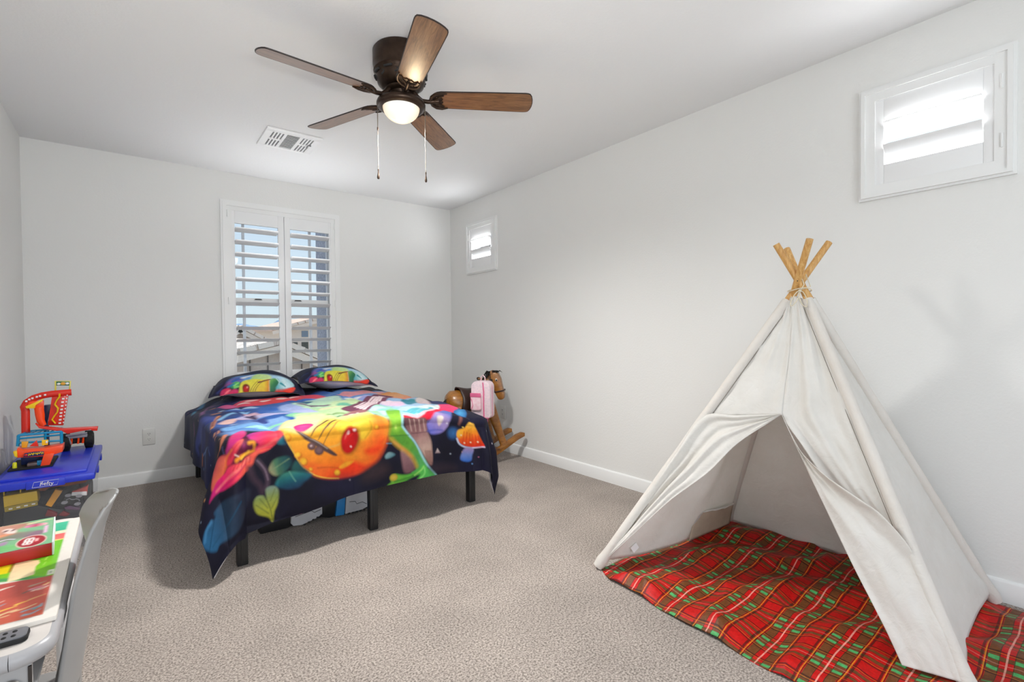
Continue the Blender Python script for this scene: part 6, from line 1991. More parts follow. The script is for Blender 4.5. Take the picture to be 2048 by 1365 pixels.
M['lid_blue'] = plastic('blue_plastic', '#1f35c4', 0.38)
M['p_red'] = plastic('red_plastic', '#d8230c')
M['p_orange'] = plastic('orange_plastic', '#ff4a08')
M['p_yellow'] = plastic('yellow_plastic', '#f2c90a')
M['p_lime'] = plastic('lime_plastic', '#d8d81a')
M['p_cyan'] = plastic('turquoise_plastic', '#0f8fc0')
M['p_navy'] = plastic('navy_plastic', '#16285c')
M['p_black'] = plastic('black_rubber', '#0f0f10', 0.7, 0.0)
M['p_grey'] = plastic('grey_plastic', '#8e8c92')
M['p_white'] = plastic('glossy_white', '#e8e6e4')
M['p_green'] = plastic('green_print', '#2f6a4a')


def clear_mat():
    m, n, l, b = new_mat('clear_plastic')
    n.remove(b)
    o = n['Material Output']
    t = n.new('ShaderNodeBsdfTransparent')
    t.inputs[0].default_value = (0.97, 0.97, 0.975, 1)
    g = n.new('ShaderNodeBsdfPrincipled')
    g.inputs['Base Color'].default_value = (0.75, 0.75, 0.77, 1)
    g.inputs['Roughness'].default_value = 0.12
    x = n.new('ShaderNodeMixShader')
    x.inputs[0].default_value = 0.05
    l.new(t.outputs[0], x.inputs[1])
    l.new(g.outputs[0], x.inputs[2])
    l.new(x.outputs[0], o.inputs[0])
    return m


M['clear'] = clear_mat()
BNX0, BNX1, BNY0, BNY1, BNH = -0.600, -0.196, 3.79, 4.70, 0.405
bin_ = thing('storage_bin', 'clear plastic storage bin with a blue lid full of toys in the left corner', 'storage bin', (-0.40, 4.25, 0))
b = MB()
w = 0.004
q = 0.022                                            # walls lean in towards the bottom


def wall(pts, n):
    n = Vector(n) * w
    b.add([Vector(p) for p in pts] + [Vector(p) + n for p in pts], [(0, 1, 2, 3), (7, 6, 5, 4), (0, 4, 5, 1), (1, 5, 6, 2), (2, 6, 7, 3), (3, 7, 4, 0)])


wall([(BNX0 + q, BNY0 + q, 0.004), (BNX1 - q, BNY0 + q, 0.004), (BNX1, BNY0, BNH), (BNX0, BNY0, BNH)], (0, 1, 0))
wall([(BNX0 + q, BNY1 - q, 0.004), (BNX1 - q, BNY1 - q, 0.004), (BNX1, BNY1, BNH), (BNX0, BNY1, BNH)], (0, -1, 0))
wall([(BNX0 + q, BNY0 + q, 0.004), (BNX0 + q, BNY1 - q, 0.004), (BNX0, BNY1, BNH), (BNX0, BNY0, BNH)], (1, 0, 0))
wall([(BNX1 - q, BNY0 + q, 0.004), (BNX1 - q, BNY1 - q, 0.004), (BNX1, BNY1, BNH), (BNX1, BNY0, BNH)], (-1, 0, 0))
b.box(BNX0 + q, BNX1 - q, BNY0 + q, BNY1 - q, 0.002, 0.007)
part(b, 'tub', M['clear'], bin_, 'see-through tub')
b = MB()
b.box(BNX0 - 0.012, BNX1 + 0.016, BNY0 - 0.030, BNY1 + 0.015, BNH - 0.004, BNH + 0.036, 0.010)
b.box(BNX0 + 0.02, BNX1 - 0.022, BNY0 + 0.03, BNY1 - 0.03, BNH + 0.030, BNH + 0.052, 0.008)
b.box(-0.47, -0.31, BNY0 - 0.034, BNY0 - 0.02, BNH - 0.010, BNH + 0.030, 0.004)
lid = part(b, 'lid', M['lid_blue'], bin_, 'blue snap-on lid')
for y in (4.1, 4.5):
    b = MB()
    b.box(BNX1 + 0.008, BNX1 + 0.020, y - 0.03, y + 0.03, BNH - 0.035, BNH + 0.004, 0.003)
    part(b, 'latch', M['lid_blue'], bin_)


def lettering(txt, size, M4, mat, parent, name='lettering', extr=0.0008, bold=0.0):
    c = bpy.data.curves.new(name, 'FONT')
    c.body = txt
    c.size = size
    c.align_x, c.align_y = 'CENTER', 'CENTER'
    c.extrude = extr
    c.offset = bold
    t = bpy.data.objects.new('tmp', c)
    COL.objects.link(t)
    bpy.context.view_layer.update()
    me = bpy.data.meshes.new_from_object(t.evaluated_get(bpy.context.evaluated_depsgraph_get()))
    bpy.data.objects.remove(t)
    me.name = name
    me.materials.clear()
    me.materials.append(mat)
    o = bpy.data.objects.new(name, me)
    COL.objects.link(o)
    o.matrix_world = M4
    o.parent = parent
    o.matrix_parent_inverse = parent.matrix_world.inverted()
    return o


bpy.context.view_layer.update()
XZ = Matrix(((1, 0, 0, 0), (0, 0, -1, 0), (0, 1, 0, 0), (0, 0, 0, 1)))     # letters standing upright, facing the camera
shear = Matrix(((1, 0.22, 0, 0), (0, 1, 0, 0), (0, 0, 1, 0), (0, 0, 0, 1)))
lettering('Hefty', 0.029, Matrix.Translation((-0.389, BNY0 - 0.0352, BNH + 0.013)) @ XZ @ shear, M['p_white'], lid, extr=0.0014)
b = MB()
cx, cz = -0.389, BNH + 0.0125
qd = [(cx - 0.056, cz - 0.0145), (cx + 0.046, cz - 0.0145), (cx + 0.054, cz + 0.0150), (cx - 0.048, cz + 0.0150)]
b.tube([(x, BNY0 - 0.0348, z) for x, z in qd + qd[:1]], 0.0009, 5)
part(b, 'lettering_frame', M['p_white'], lid)
b = MB()
xs0, zs0 = -0.4105, BNH + 0.013
b.prism([(xs0 - 0.0038, zs0 - 0.0098), (xs0 - 0.0006, zs0 - 0.0098), (xs0 + 0.0038, zs0 + 0.0102), (xs0 + 0.0006, zs0 + 0.0102)], (0, BNY0 - 0.0366, 0), (1, 0, 0), (0, 0, 1), (0, 0.0028, 0))
part(b, 'lettering', M['p_white'], lid, smooth=0)


def flat_toy(name, label, cat, pieces, group=None, bev=0.003):
    """pieces: (part name or None, outline in x-z, y of the front, thickness, material)"""
    c0 = pieces[0][1]
    root = thing(name, label, cat, (sum(p[0] for p in c0) / len(c0), pieces[0][2], min(p[1] for p in c0)), 0, group)
    for nm, pts, y, th, mat in pieces:
        b = MB()
        b.prism(pts, (0, y, 0), (1, 0, 0), (0, 0, 1), (0, th, 0), bev)
        part(b, nm, mat, root)
    return root


G = 'toys inside the bin'
yb = flat_toy('toy_truck_bed', 'yellow toy truck bed inside the clear bin', 'toy', [('side_wall', LD['yellowtop'], 3.835, 0.10, M['p_yellow']), ('lower_rim', LD['yellow'], 3.822, 0.016, plastic('dull_yellow_plastic', '#a08a10'))], G)
b = MB()
P_ = LD['yellowposts']
for k in (0, 2):
    b.tube([(P_[k][0], 3.86, P_[k][1] - 0.004), (P_[k + 1][0], 3.86, P_[k + 1][1] - 0.012)], 0.0035, 6)
b.tube([(P_[1][0], 3.86, P_[1][1] - 0.012), (-0.44, 3.86, 0.388)], 0.0035, 6)
part(b, 'rail', M['p_yellow'], yb)
b = MB()
for k in range(4):
    p0, p1 = LD['yellow'][0], LD['yellow'][1]
    t = 0.12 + k * 0.23
    x, z = p0[0] + (p1[0] - p0[0]) * t, p0[1] + (p1[1] - p0[1]) * t + 0.013
    b.box(x, x + 0.015, 3.8195, 3.823, z - 0.003, z + 0.004, 0.001)
part(b, 'reflectors', M['p_white'], yb)
flat_toy('toy_block', 'orange toy block leaning inside the clear bin', 'toy', [('bar', LD['orange'], 3.835, 0.03, M['p_orange'] if False else plastic('amber_plastic', '#e09a10'))], G)
flat_toy('toy_dinosaur_wing', 'brown toy with a folded wing shape under the bin lid', 'toy', [('wing', LD['brown'], 3.845, 0.06, plastic('brown_plastic', '#8a4a20'))], G)
flat_toy('toy_packet', 'red and white toy packet inside the clear bin', 'toy', [('packet', LD['packet'], 3.84, 0.03, plastic('red_white_wrapper', '#c8443a')), ('packet_foot', [(LD['packet'][0][0], LD['packet'][0][1] - 0.002), (-0.222, 0.318), (-0.222, 0.294), (-0.292, 0.306)], 3.837, 0.01, M['p_white'])], G)
cr = flat_toy('toy_car', 'black toy car with pale wheel rims inside the clear bin', 'toy car', [('car_body', LD['car'], 3.845, 0.08, M['p_black'])], G)
for x, z in LD['carwheels']:
    b = MB()
    b.lathe([(0.001, 0), (0.013, 0.0), (0.015, 0.004), (0.015, 0.012), (0.001, 0.012)], seg=16, M=Matrix.Translation((x, 3.846, z)) @ Matrix.Rotation(PI / 2, 4, 'X') @ Matrix.Diagonal((1, 0.62, 1, 1)))
    part(b, 'wheel_rim', M['p_grey'], cr)
b = MB()
xs = [(-0.315, 0.285), (-0.30, 0.292), (-0.292, 0.284), (-0.282, 0.281), (-0.27, 0.283), (-0.258, 0.276), (-0.256, 0.266)]
b.tube([(x, 3.842, z) for x, z in xs], 0.003, 6)
part(b, 'grille', M['p_grey'], cr)
flat_toy('toy_car', 'dull purple toy car low inside the clear bin', 'toy car', [('car_body', LD['purple'], 3.842, 0.05, plastic('purple_plastic', '#5c3558'))], G)
flat_toy('toy_fin', 'dark red toy wedge low in the bin, left one of two', 'toy', [('wedge', LD['red1'], 3.842, 0.04, plastic('dark_red_plastic', '#7a0f18'))], G)
flat_toy('toy_fin', 'dark red toy wedge low in the bin, right one of two', 'toy', [('wedge', LD['red2'], 3.846, 0.04, plastic('dark_red_plastic', '#7a0f18'))], G)
dk_ = MB()
dk_.prism([(-0.565, 0.02), (-0.235, 0.02), (-0.232, 0.20), (-0.26, 0.36), (-0.40, 0.34), (-0.43, 0.375), (-0.565, 0.38)], (0, 3.93, 0), (1, 0, 0), (0, 0, 1), (0, 0.70, 0), 0.02)
tag(dk_.build('toy_heap', simple('dark_toy_mix', '#1c1c1f', 0.5, var=0.5, vscale=18, bump=0.6, bscale=30, bdist=0.02)), 'dark heap of small toys filling the clear bin', 'toys', None, 'stuff')
dk_ = MB()
dk_.prism(LD['dark'], (0, 3.868, 0), (1, 0, 0), (0, 0, 1), (0, 0.05, 0), 0.012)
tag(dk_.build('toy_case', simple('charcoal_case', '#232527', 0.45, var=0.25, vscale=12)), 'charcoal grey toy case low behind the bin front', 'toy')

# ------------------------------------------------------------------ toy garage standing on the lid
gar = thing('toy_garage', 'red, orange and turquoise toy car garage with a tall track tower on the bin lid', 'toy garage', (-0.45, 4.15, BNH + 0.052))
GZ = BNH + 0.052


def gp(name, pts, y, th, mat, bev=0.003, label=None, parent=None):
    b = MB()
    b.prism(pts, (0, y, 0), (1, 0, 0), (0, 0, 1), (0, th, 0), bev)
    return part(b, name, mat, parent or gar, label)


b = MB()
b.box(-0.578, -0.385, 4.02, 4.32, GZ, GZ + 0.012, 0.004)
part(b, 'base_plate', M['p_black'], gar, 'black base plate')
b = MB()
b.tube([(x, 4.2, z) for x, z in LD['loop']], 0.020, 12, flat=0.55, up=(0, 1, 0))
part(b, 'track_loop', M['p_red'], gar, 'red track arching over the tower')
b = MB()
b.tube([(x, 4.195, z) for x, z in LD['leg2']], [0.022, 0.022, 0.019, 0.014], 12, flat=0.55, up=(0, 1, 0))
b.prism([(-0.515, 0.805), (-0.435, 0.80), (-0.435, 0.845), (-0.50, 0.845)], (0, 4.19, 0), (1, 0, 0), (0, 0, 1), (0, 0.02, 0), 0.004)
part(b, 'track_chute', M['p_orange'], gar)
gp('yellow_guide', LD['yellowfin'], 4.172, 0.012, M['p_yellow'])
pnl = gp('tower_panel', LD['panel'], 4.2, 0.05, M['p_red'], label='red tower panel with white dashes')
b = MB()
b.tube([(x, 4.188, z) for x, z in LD['twist']], [0.010, 0.011, 0.008, 0.010, 0.011, 0.008, 0.009, 0.010, 0.009], 8, flat=0.5)
part(b, 'yellow_twist', M['p_yellow'], pnl)
b = MB()
for x, z in LD['holes']:
    b.box(x - 0.006, x + 0.006, 4.192, 4.201, z - 0.005, z + 0.005, 0.001)
for x, z in LD['holes2']:
    b.box(x - 0.003, x + 0.003, 4.192, 4.201, z - 0.004, z + 0.004, 0.001)
part(b, 'white_dashes', M['p_white'], pnl)
b = MB()
for x, z in LD['arrows']:
    b.box(x - 0.005, x + 0.005, 4.178, 4.186, z - 0.005, z + 0.005, 0.001)
part(b, 'white_arrows', M['p_white'], gar)
gp('track_ramp', LD['track'], 4.12, 0.05, M['p_red'])
sg_ = gp('sign_frame', [(LD['sign'][0][0] - .004, LD['sign'][0][1]), (LD['sign'][1][0] - .004, LD['sign'][1][1]), LD['sign'][2], LD['sign'][3], (LD['sign'][3][0] - .007, LD['sign'][3][1]), (LD['sign'][2][0] - .008, LD['sign'][2][1] - .004),
         (LD['sign'][1][0] + .006, LD['sign'][1][1] - .004), (LD['sign'][0][0] + .004, LD['sign'][0][1])], 4.222, 0.006, plastic('pale_yellow_plastic', '#d8cc50'), 0.001)
sp_ = gp('sign_board', LD['signp'], 4.219, 0.006, M['p_green'], 0.001, None, sg_)
b = MB()
b.ball((-0.346, 4.218, 0.941), (0.013, 0.002, 0.010), 10)
part(b, 'sign_emblem', plastic('amber_emblem', '#d89a20'), sp_)
for x in (-0.367, -0.326):
    b = MB()
    b.ball((x, 4.218, 0.940), (0.009, 0.002, 0.007), 10)
    part(b, 'sign_cloud', M['p_white'], sg_)
gp('elevator_shaft', LD['navy'], 4.28, 0.05, M['p_navy'])
b = MB()
b.box(-0.448, -0.424, 4.285, 4.31, GZ + 0.01, 0.70, 0.002)
part(b, 'shaft_post', M['p_navy'], gar)
# turquoise lattice frame
b = MB()
F_ = LD['frame']
a0, a1, a2, a3 = (Vector((p[0], 4.12, p[1])) for p in F_)
b.tube([a0, a1], 0.007, 8)
b.tube([a0, a3], 0.008, 8)
b.tube([a1, a2], 0.008, 8)
b.tube([a3 + Vector((0, 0, .02)), a2 + Vector((0, 0, .02))], 0.006, 8)
bk0, bk1 = Vector((LD['frameback'][0][0], 4.24, LD['frameback'][0][1])), Vector((LD['frameback'][1][0], 4.24, LD['frameback'][1][1]))
b.tube([bk0, bk1], 0.006, 8)
b.tube([a0, bk0], 0.006, 8)
b.tube([a1, bk1], 0.006, 8)
for k in range(6):
    t0, t1 = k / 6, (k + 1) / 6
    b.tube([a0.lerp(a1, t0), bk0.lerp(bk1, t1)], 0.003, 6)
    b.tube([bk0.lerp(bk1, t0), a0.lerp(a1, t1)], 0.003, 6)
b.tube([a0.lerp(a1, .62), a3.lerp(a2, .62)], 0.012, 8, flat=0.5)
b.tube([a0.lerp(a1, .03) + Vector((0, 0, -.02)), a0.lerp(a1, .97) + Vector((0, 0, -.02))], 0.011, 8, flat=0.5)
part(b, 'lattice_frame', M['p_cyan'], gar, 'turquoise lattice frame')
gp('yellow_gate', LD['ybox'], 4.095, 0.02, plastic('warm_yellow_plastic', '#e8a818'))
gp('red_fin', LD['fin'], 4.095, 0.012, M['p_red'])
st_ = gp('sticker', LD['sticker'], 4.098, 0.006, M['p_yellow'], 0.001)
b = MB()
b.ball((-0.417, 4.097, 0.596), (0.005, 0.002, 0.008), 8)
part(b, 'sticker_print', M['p_white'], st_)
dk2 = gp('deck', LD['deck'], 4.045, 0.11, M['p_orange'], label='orange parking deck')
gp('bumper', LD['bumper'], 4.03, 0.05, M['p_yellow'])
bn_ = gp('banner', LD['banner'], 4.032, 0.014, M['p_navy'], 0.001, 'banner with a yellow flourish')
b = MB()
for k in range(7):
    x = -0.490 + k * 0.0095
    b.tube([(x, 4.030, 0.538 + 0.004 * (k % 2)), (x + 0.004, 4.030, 0.550), (x + 0.008, 4.030, 0.540 + 0.004 * (k % 3))], 0.0024, 6)
part(b, 'banner_flourish', M['p_yellow'], bn_)
b = MB()
b.ball((-0.500, 4.030, 0.543), (0.008, 0.002, 0.006), 10)
part(b, 'banner_emblem', M['p_red'], bn_)
gp('exit_ramp', [(LD['ramp'][0]), LD['ramp'][1], (LD['ramp'][2][0], GZ + 0.005), (LD['ramp'][3][0], GZ + 0.005)], 4.025, 0.02, M['p_orange'])
b = MB()
c_ = LD['cup']
b.box(c_[0][0], c_[1][0], 4.05, 4.075, GZ + 0.010, c_[0][1], 0.003)
part(b, 'fuel_pump', M['p_cyan'], gar)
b = MB()
b.box(-0.535, -0.45, 4.13, 4.26, GZ + 0.010, 0.535, 0.004)
part(b, 'column', M['p_navy'], gar)
b = MB()
b.lathe([(0.001, 0), (0.010, 0), (0.010, 0.028), (0.006, 0.034), (0.001, 0.034)], (-0.552, 4.06, GZ + 0.012), 14)
part(b, 'bollard', M['p_lime'], gar)
b = MB()
b.box(-0.50, -0.455, 4.05, 4.11, GZ + 0.012, GZ + 0.03, 0.005)
part(b, 'grey_pad', plastic('brown_grey_plastic', '#6a5a58'), gar)

# ------------------------------------------------------------------ monster truck beside the garage
tr = thing('toy_monster_truck', 'black toy monster truck with big wheels behind the toy garage on the lid', 'toy truck', (-0.31, 4.52, GZ))
for (x, y, s) in ((-0.245, 4.56, 1), (-0.365, 4.52, -1)):
    for dy in (0, ):
        b = MB()
        R = 0.056
        n_ = 26
        prof = [(0.018, -0.024), (0.040, -0.026), (R, -0.020), (R + 0.003, 0), (R, 0.020), (0.040, 0.026), (0.018, 0.024)]
        b.lathe([(r_, z_) for r_, z_ in prof], seg=26, M=Matrix.Translation((x, y, GZ + R + 0.003)) @ Matrix.Rotation(PI / 2, 4, 'Y'))
        for k in range(n_):
            a = 2 * PI * k / n_
            c = Vector((x, y + (R + 0.001) * math.cos(a), GZ + R + 0.003 + (R + 0.001) * math.sin(a)))
            b.box(-0.021, 0.021, -0.0035, 0.0035, -0.003, 0.003, 0.0, Matrix.Translation(c) @ Matrix.Rotation(a - PI / 2, 4, 'X') @ Matrix.Rotation(0.35 * (1 if k % 2 else -1), 4, 'Z'))
        wh = part(b, 'wheel', M['p_black'], tr)
        b = MB()
        b.lathe([(0.001, -0.020), (0.017, -0.022), (0.020, -0.010), (0.020, 0.010), (0.017, 0.022), (0.001, 0.020)], seg=14, M=Matrix.Translation((x, y, GZ + R + 0.003)) @ Matrix.Rotation(PI / 2, 4, 'Y'))
        part(b, 'hub', M['p_red'], wh)
b = MB()
b.tube([(-0.37, 4.53, GZ + 0.06), (-0.24, 4.56, GZ + 0.06)], 0.010, 8)
b.box(-0.345, -0.268, 4.50, 4.68, GZ + 0.045, GZ + 0.085, 0.006)
part(b, 'axle', M['p_black'], tr)
b = MB()
b.box(-0.36, -0.25, 4.48, 4.70, GZ + 0.085, GZ + 0.105, 0.006)
b.tube([(-0.36, 4.475, GZ + 0.11), (-0.25, 4.475, GZ + 0.115)], 0.007, 8)
b.tube([(-0.35, 4.475, GZ + 0.11), (-0.335, 4.48, GZ + 0.05)], 0.005, 8)
part(b, 'chassis', M['p_grey'], tr)
b = MB()
for x in (-0.335, -0.30, -0.275):
    b.tube([(x, 4.49, GZ + 0.045), (x + 0.004, 4.49, GZ + 0.085)], 0.006, 8)
part(b, 'shock_absorber', M['p_orange'], tr)

# ------------------------------------------------------------------ desk, chair and the things on the desk
M['desk_top'] = simple('warm_white_laminate', (0.66, 0.61, 0.57), 0.42, var=0.03)
M['desk_edge'] = simple('grey_plastic_rim', (0.40, 0.39, 0.40), 0.35, var=0.04)
M['desk_body'] = simple('light_grey_metal', (0.42, 0.41, 0.41), 0.4, var=0.04)
M['desk_in'] = simple('dark_inside', (0.03, 0.022, 0.018), 0.7, var=0.2)
M['desk_navy'] = simple('navy_book_cloth', (0.03, 0.035, 0.075), 0.6, var=0.2)
M['metal'] = simple('brushed_metal', (0.55, 0.54, 0.52), 0.3, metal=0.9, var=0.05)
DX0, DX1, DY0, DY1, DZ = -0.605, -0.128, 1.245, 2.085, 0.66
desk = thing('kids_desk', 'white childs desk with rounded grey rim against the left wall', 'desk', (-0.37, 1.66, 0))


def round_rect(x0, x1, y0, y1, r, n=8):
    pts = []
    for cx, cy, a0 in ((x1 - r, y0 + r, -PI / 2), (x1 - r, y1 - r, 0), (x0 + r, y1 - r, PI / 2), (x0 + r, y0 + r, PI)):
        for k in range(n + 1):
            a = a0 + PI / 2 * k / n
            pts.append((cx + r * math.cos(a), cy + r * math.sin(a)))
    return pts


b = MB()
b.prism(round_rect(DX0, DX1 - 0.006, DY0 + 0.006, DY1, 0.05), (0, 0, DZ - 0.014), (1, 0, 0), (0, 1, 0), (0, 0, 0.014), 0.003)
part(b, 'desk_top', M['desk_top'], desk)
b = MB()
o_ = round_rect(DX0 + 0.004, DX1 - 0.006, DY0 + 0.006, DY1 - 0.004, 0.05)
b.tube([(x, y, DZ - 0.016) for x, y in o_ + o_[:1]], 0.0125, 10, cap=False, flat=1.25)
part(b, 'rim', M['desk_edge'], desk, 'rounded grey rim')
b = MB()
for (y0, y1) in ((DY0 + 0.035, DY0 + 0.05), (DY1 - 0.05, DY1 - 0.035)):
    b.box(DX0 + 0.03, DX1 - 0.03, y0, y1, DZ - 0.13, DZ - 0.015, 0.003)
b.box(DX0 + 0.03, DX0 + 0.045, DY0 + 0.05, DY1 - 0.05, DZ - 0.13, DZ - 0.015, 0.003)
b.box(DX0 + 0.03, DX1 - 0.035, DY0 + 0.05, DY1 - 0.05, DZ - 0.14, DZ - 0.13, 0.002)
cb = part(b, 'storage_tray', M['desk_body'], desk, 'grey storage tray under the top')
b = MB()
b.lathe([(0.001, 0), (0.012, 0.001), (0.014, 0.006), (0.011, 0.010), (0.001, 0.012)], seg=18, M=Matrix.Translation((-0.186, DY0 + 0.036, DZ - 0.075)) @ Matrix.Rotation(PI / 2, 4, 'X'))
part(b, 'adjuster_knob', M['metal'], cb, 'round metal knob')
b = MB()
b.box(-0.163, -0.158, DY0 + 0.030, DY0 + 0.0365, DZ - 0.122, DZ - 0.045, 0.001)
part(b, 'slot', M['desk_in'], cb)
for (x, y) in ((DX1 - 0.045, DY0 + 0.075), (DX1 - 0.045, DY1 - 0.075), (DX0 + 0.06, DY0 + 0.075), (DX0 + 0.06, DY1 - 0.075)):
    b = MB()
    b.tube([(x, y, 0.012), (x, y, DZ - 0.14)], 0.017, 12, flat=1.3)
    b.box(x - 0.05, x + 0.05, y - 0.018, y + 0.018, 0.0, 0.022, 0.006)
    part(b, 'leg', M['p_white'], desk)
b = MB()
b.box(DX1 - 0.006, DX1 + 0.004, 1.40, 1.49, DZ - 0.045, DZ - 0.006, 0.003)
part(b, 'clip', M['desk_edge'], desk)

# plastic chair pushed in beside the desk, its backrest a curved shell
M['shell'] = simple('grey_white_shell_plastic', (0.33, 0.325, 0.32), 0.42, var=0.02)
chair = thing('kids_chair', 'grey white plastic childs chair tucked beside the desk', 'chair', (-0.22, 1.56, 0))
SPZ = [(0.43, -0.112), (0.48, -0.104), (0.555, -0.092), (0.676, -0.076), (0.73, -0.069), (0.78, -0.060), (0.815, -0.050), (0.838, -0.042), (0.856, -0.034)]
DPZ = [(0.43, 0.044), (0.55, 0.048), (0.68, 0.047), (0.75, 0.040), (0.80, 0.037), (0.838, 0.030), (0.856, 0.022)]
WDZ = [(0.43, 0.135), (0.70, 0.135), (0.76, 0.128), (0.80, 0.118), (0.825, 0.103), (0.845, 0.078), (0.856, 0.045)]


def itp(tb, z):
    return float(np.interp(z, [p[0] for p in tb], [p[1] for p in tb]))


nu, nv = 36, 44


def FARK(z):
    return float(np.interp(z, [0.66, 0.70, 0.78], [0.25, 0.45, 1.0]))


vs, fs = [], []
for j in range(nv + 1):
    z = 0.43 + (0.856 - 0.43) * (1 - (1 - j / nv) ** 1.6)
    for i in range(nu + 1):
        t = -1 + 2 * i / nu
        w_ = itp(WDZ, z)
        vs.append((itp(SPZ, z) - itp(DPZ, z) * abs(t) ** 2.0 * (1 if t < 0 else FARK(z)) - 0.013 * t * (1 if t < 0 else FARK(z)), 1.555 + w_ * t, z - 0.012 * t * t * (j / nv) ** 3))
for j in range(nv):
    for i in range(nu):
        zc, tc_ = vs[j * (nu + 1) + i][2], -1 + 2 * (i + .5) / nu
        if ((zc - 0.787) / 0.017) ** 2 + (tc_ * 0.11 / 0.042) ** 2 < 1:
            continue
        a = j * (nu + 1) + i
        fs.append((a, a + 1, a + nu + 2, a + nu + 1))
b = MB()
b.add(vs, fs)
bk = part(b, 'backrest', M['shell'], chair, 'curved backrest with a hand slot', smooth=60)
s_ = bk.modifiers.new('thickness', 'SOLIDIFY')
s_.thickness = 0.006
s_.offset = 0
b = MB()
b.prism(round_rect(-0.42, -0.13, 1.40, 1.71, 0.06), (0, 0, 0.355), (1, 0, 0), (0, 1, 0), (0, 0, 0.022), 0.006)
b.box(-0.150, -0.112, 1.47, 1.64, 0.36, 0.46, 0.008)
part(b, 'seat', M['shell'], chair)
for (x, y, sx_, sy_) in ((-0.14, 1.43, 0.045, -0.03), (-0.14, 1.68, 0.045, 0.03), (-0.40, 1.43, -0.03, -0.03), (-0.40, 1.68, -0.03, 0.03)):
    b = MB()
    b.tube([(x, y, 0.358), (x + sx_, y + sy_, 0.0)], [0.017, 0.014], 12)
    part(b, 'leg', M['p_white'], chair)

# activity board lying on the desk
def painted_card(name, x0, x1, y0, y1, z, nx, ny, base, shapes, mat, parent=None, warp=None):
    gx, gy = np.meshgrid(np.linspace(x0, x1, nx + 1), np.linspace(y0, y1, ny + 1))
    X, Y = gx.ravel(), gy.ravel()
    if warp:
        XX, YY = warp(X, Y)
    else:
        XX, YY = X, Y
    c = paint(XX, YY, np.array(lin(base)), shapes)
    return grid_mesh(name, np.stack([XX, YY, np.full(len(X), z)], -1), nx, ny, mat, parent, c)


M['card'] = print_mat('printed_card', 0.45, 0.4, 0.0, 300, 0.06, 60)
rg = random.Random(11)
sh = [('Q', [(-0.60, 1.372), (-0.1505, 1.364), (-0.1545, 1.578), (-0.60, 1.64)], ['#c8583f', '#b84a44'], ((-0.3, 1.37), (-0.3, 1.6)), 0.002)]
for k in range(120):
    x, y = rg.uniform(-0.56, -0.158), rg.uniform(1.378, 1.57)
    l_ = rg.uniform(0.012, 0.04)
    zone = (y - 1.37) / 0.2
    cs = ['#3f9a9a', '#e8d8a0', '#d8b070', '#7ab0c0', '#e8e0d0', '#c04a3a', '#f0c850'] if zone < 0.45 else ['#e8a0b0', '#e8c8b8', '#c84a4a', '#f0d890', '#5a5a50', '#d87888', '#e8d8c8', '#a8a088']
    x2 = min(-0.158, x + l_)
    sh.append(('L', [(x, y), ((x + x2) / 2, y + l_ * 0.15 + rg.uniform(-.005, .005)), (x2, y + l_ * 0.35)], rg.uniform(0.003, 0.010), 0.002, rg.choice(cs), 0.003))
sh += [('Q', [(-0.60, 1.645), (-0.247, 1.607), (-0.20, 1.584), (-0.1545, 1.575), (-0.1575, 1.842), (-0.60, 1.86)], ['#78c81e', '#6ab81a'], ((-0.2, 1.58), (-0.2, 1.86)), 0.002),
       ('Q', [(-0.60, 1.63), (-0.247, 1.607), (-0.20, 1.584), (-0.165, 1.576), (-0.20, 1.60), (-0.26, 1.635), (-0.6, 1.68)], ['#3f9a5a'], None, 0.006),
       ('Q', [(-0.238, 1.741), (-0.193, 1.704), (-0.189, 1.682), (-0.194, 1.662), (-0.191, 1.607), (-0.217, 1.598), (-0.234, 1.596), (-0.237, 1.65)], ['#f0dcae', '#eac898'], ((-0.2, 1.60), (-0.2, 1.74)), 0.002),
       ('Q', [(-0.30, 1.74), (-0.243, 1.715), (-0.242, 1.655), (-0.30, 1.67)], ['#e8d412'], None, 0.002),
       ('Q', [(-0.242, 1.717), (-0.237, 1.734), (-0.237, 1.662), (-0.241, 1.658)], ['#a06a1e'], None, 0.002),
       ('Q', [(-0.167, 1.615), (-0.156, 1.615), (-0.155, 1.583), (-0.166, 1.583)], ['#e8ecd8'], None, 0.002),
       ('Q', [(-0.164, 1.607), (-0.159, 1.607), (-0.158, 1.591), (-0.163, 1.591)], ['#a8b898'], None, 0.002)]
for k in range(5):
    y = 1.66 + k * 0.035
    sh.append(('L', [(-0.180, y), (-0.178, y + 0.02)], 0.003, 0.002, '#a8dc5a', 0.002))
sh += [('Q', [(-0.60, 1.845), (-0.1575, 1.845), (-0.158, 1.897), (-0.60, 1.91)], ['#e8746a', '#d85a58'], ((-0.2, 1.84), (-0.2, 1.90)), 0.002),
       ('Q', [(-0.60, 1.845), (-0.1575, 1.838), (-0.1575, 1.847), (-0.60, 1.855)], ['#f0d07a'], None, 0.002),
       ('Q', [(-0.60, 1.91), (-0.158, 1.90), (-0.159, 1.925), (-0.60, 1.94)], ['#d8e0b8'], None, 0.004),
       ('Q', [(-0.60, 1.93), (-0.159, 1.925), (-0.159, 2.012), (-0.60, 2.012)], ['#2fae86', '#3fbf96'], ((-0.2, 1.92), (-0.2, 2.01)), 0.003)]
board = thing('activity_board', 'large printed childrens activity board with cream border lying on the desk', 'activity board', (-0.36, 1.68, DZ))
b = MB()
b.prism([(-0.590, 1.335), (-0.1285, 1.342), (-0.1345, 2.035), (-0.590, 2.040)], (0, 0, DZ + 0.0006), (1, 0, 0), (0, 1, 0), (0, 0, 0.0095), 0.0015)
part(b, 'board_core', simple('cream_board', '#e4ddd4', 0.5, var=0.02), board)
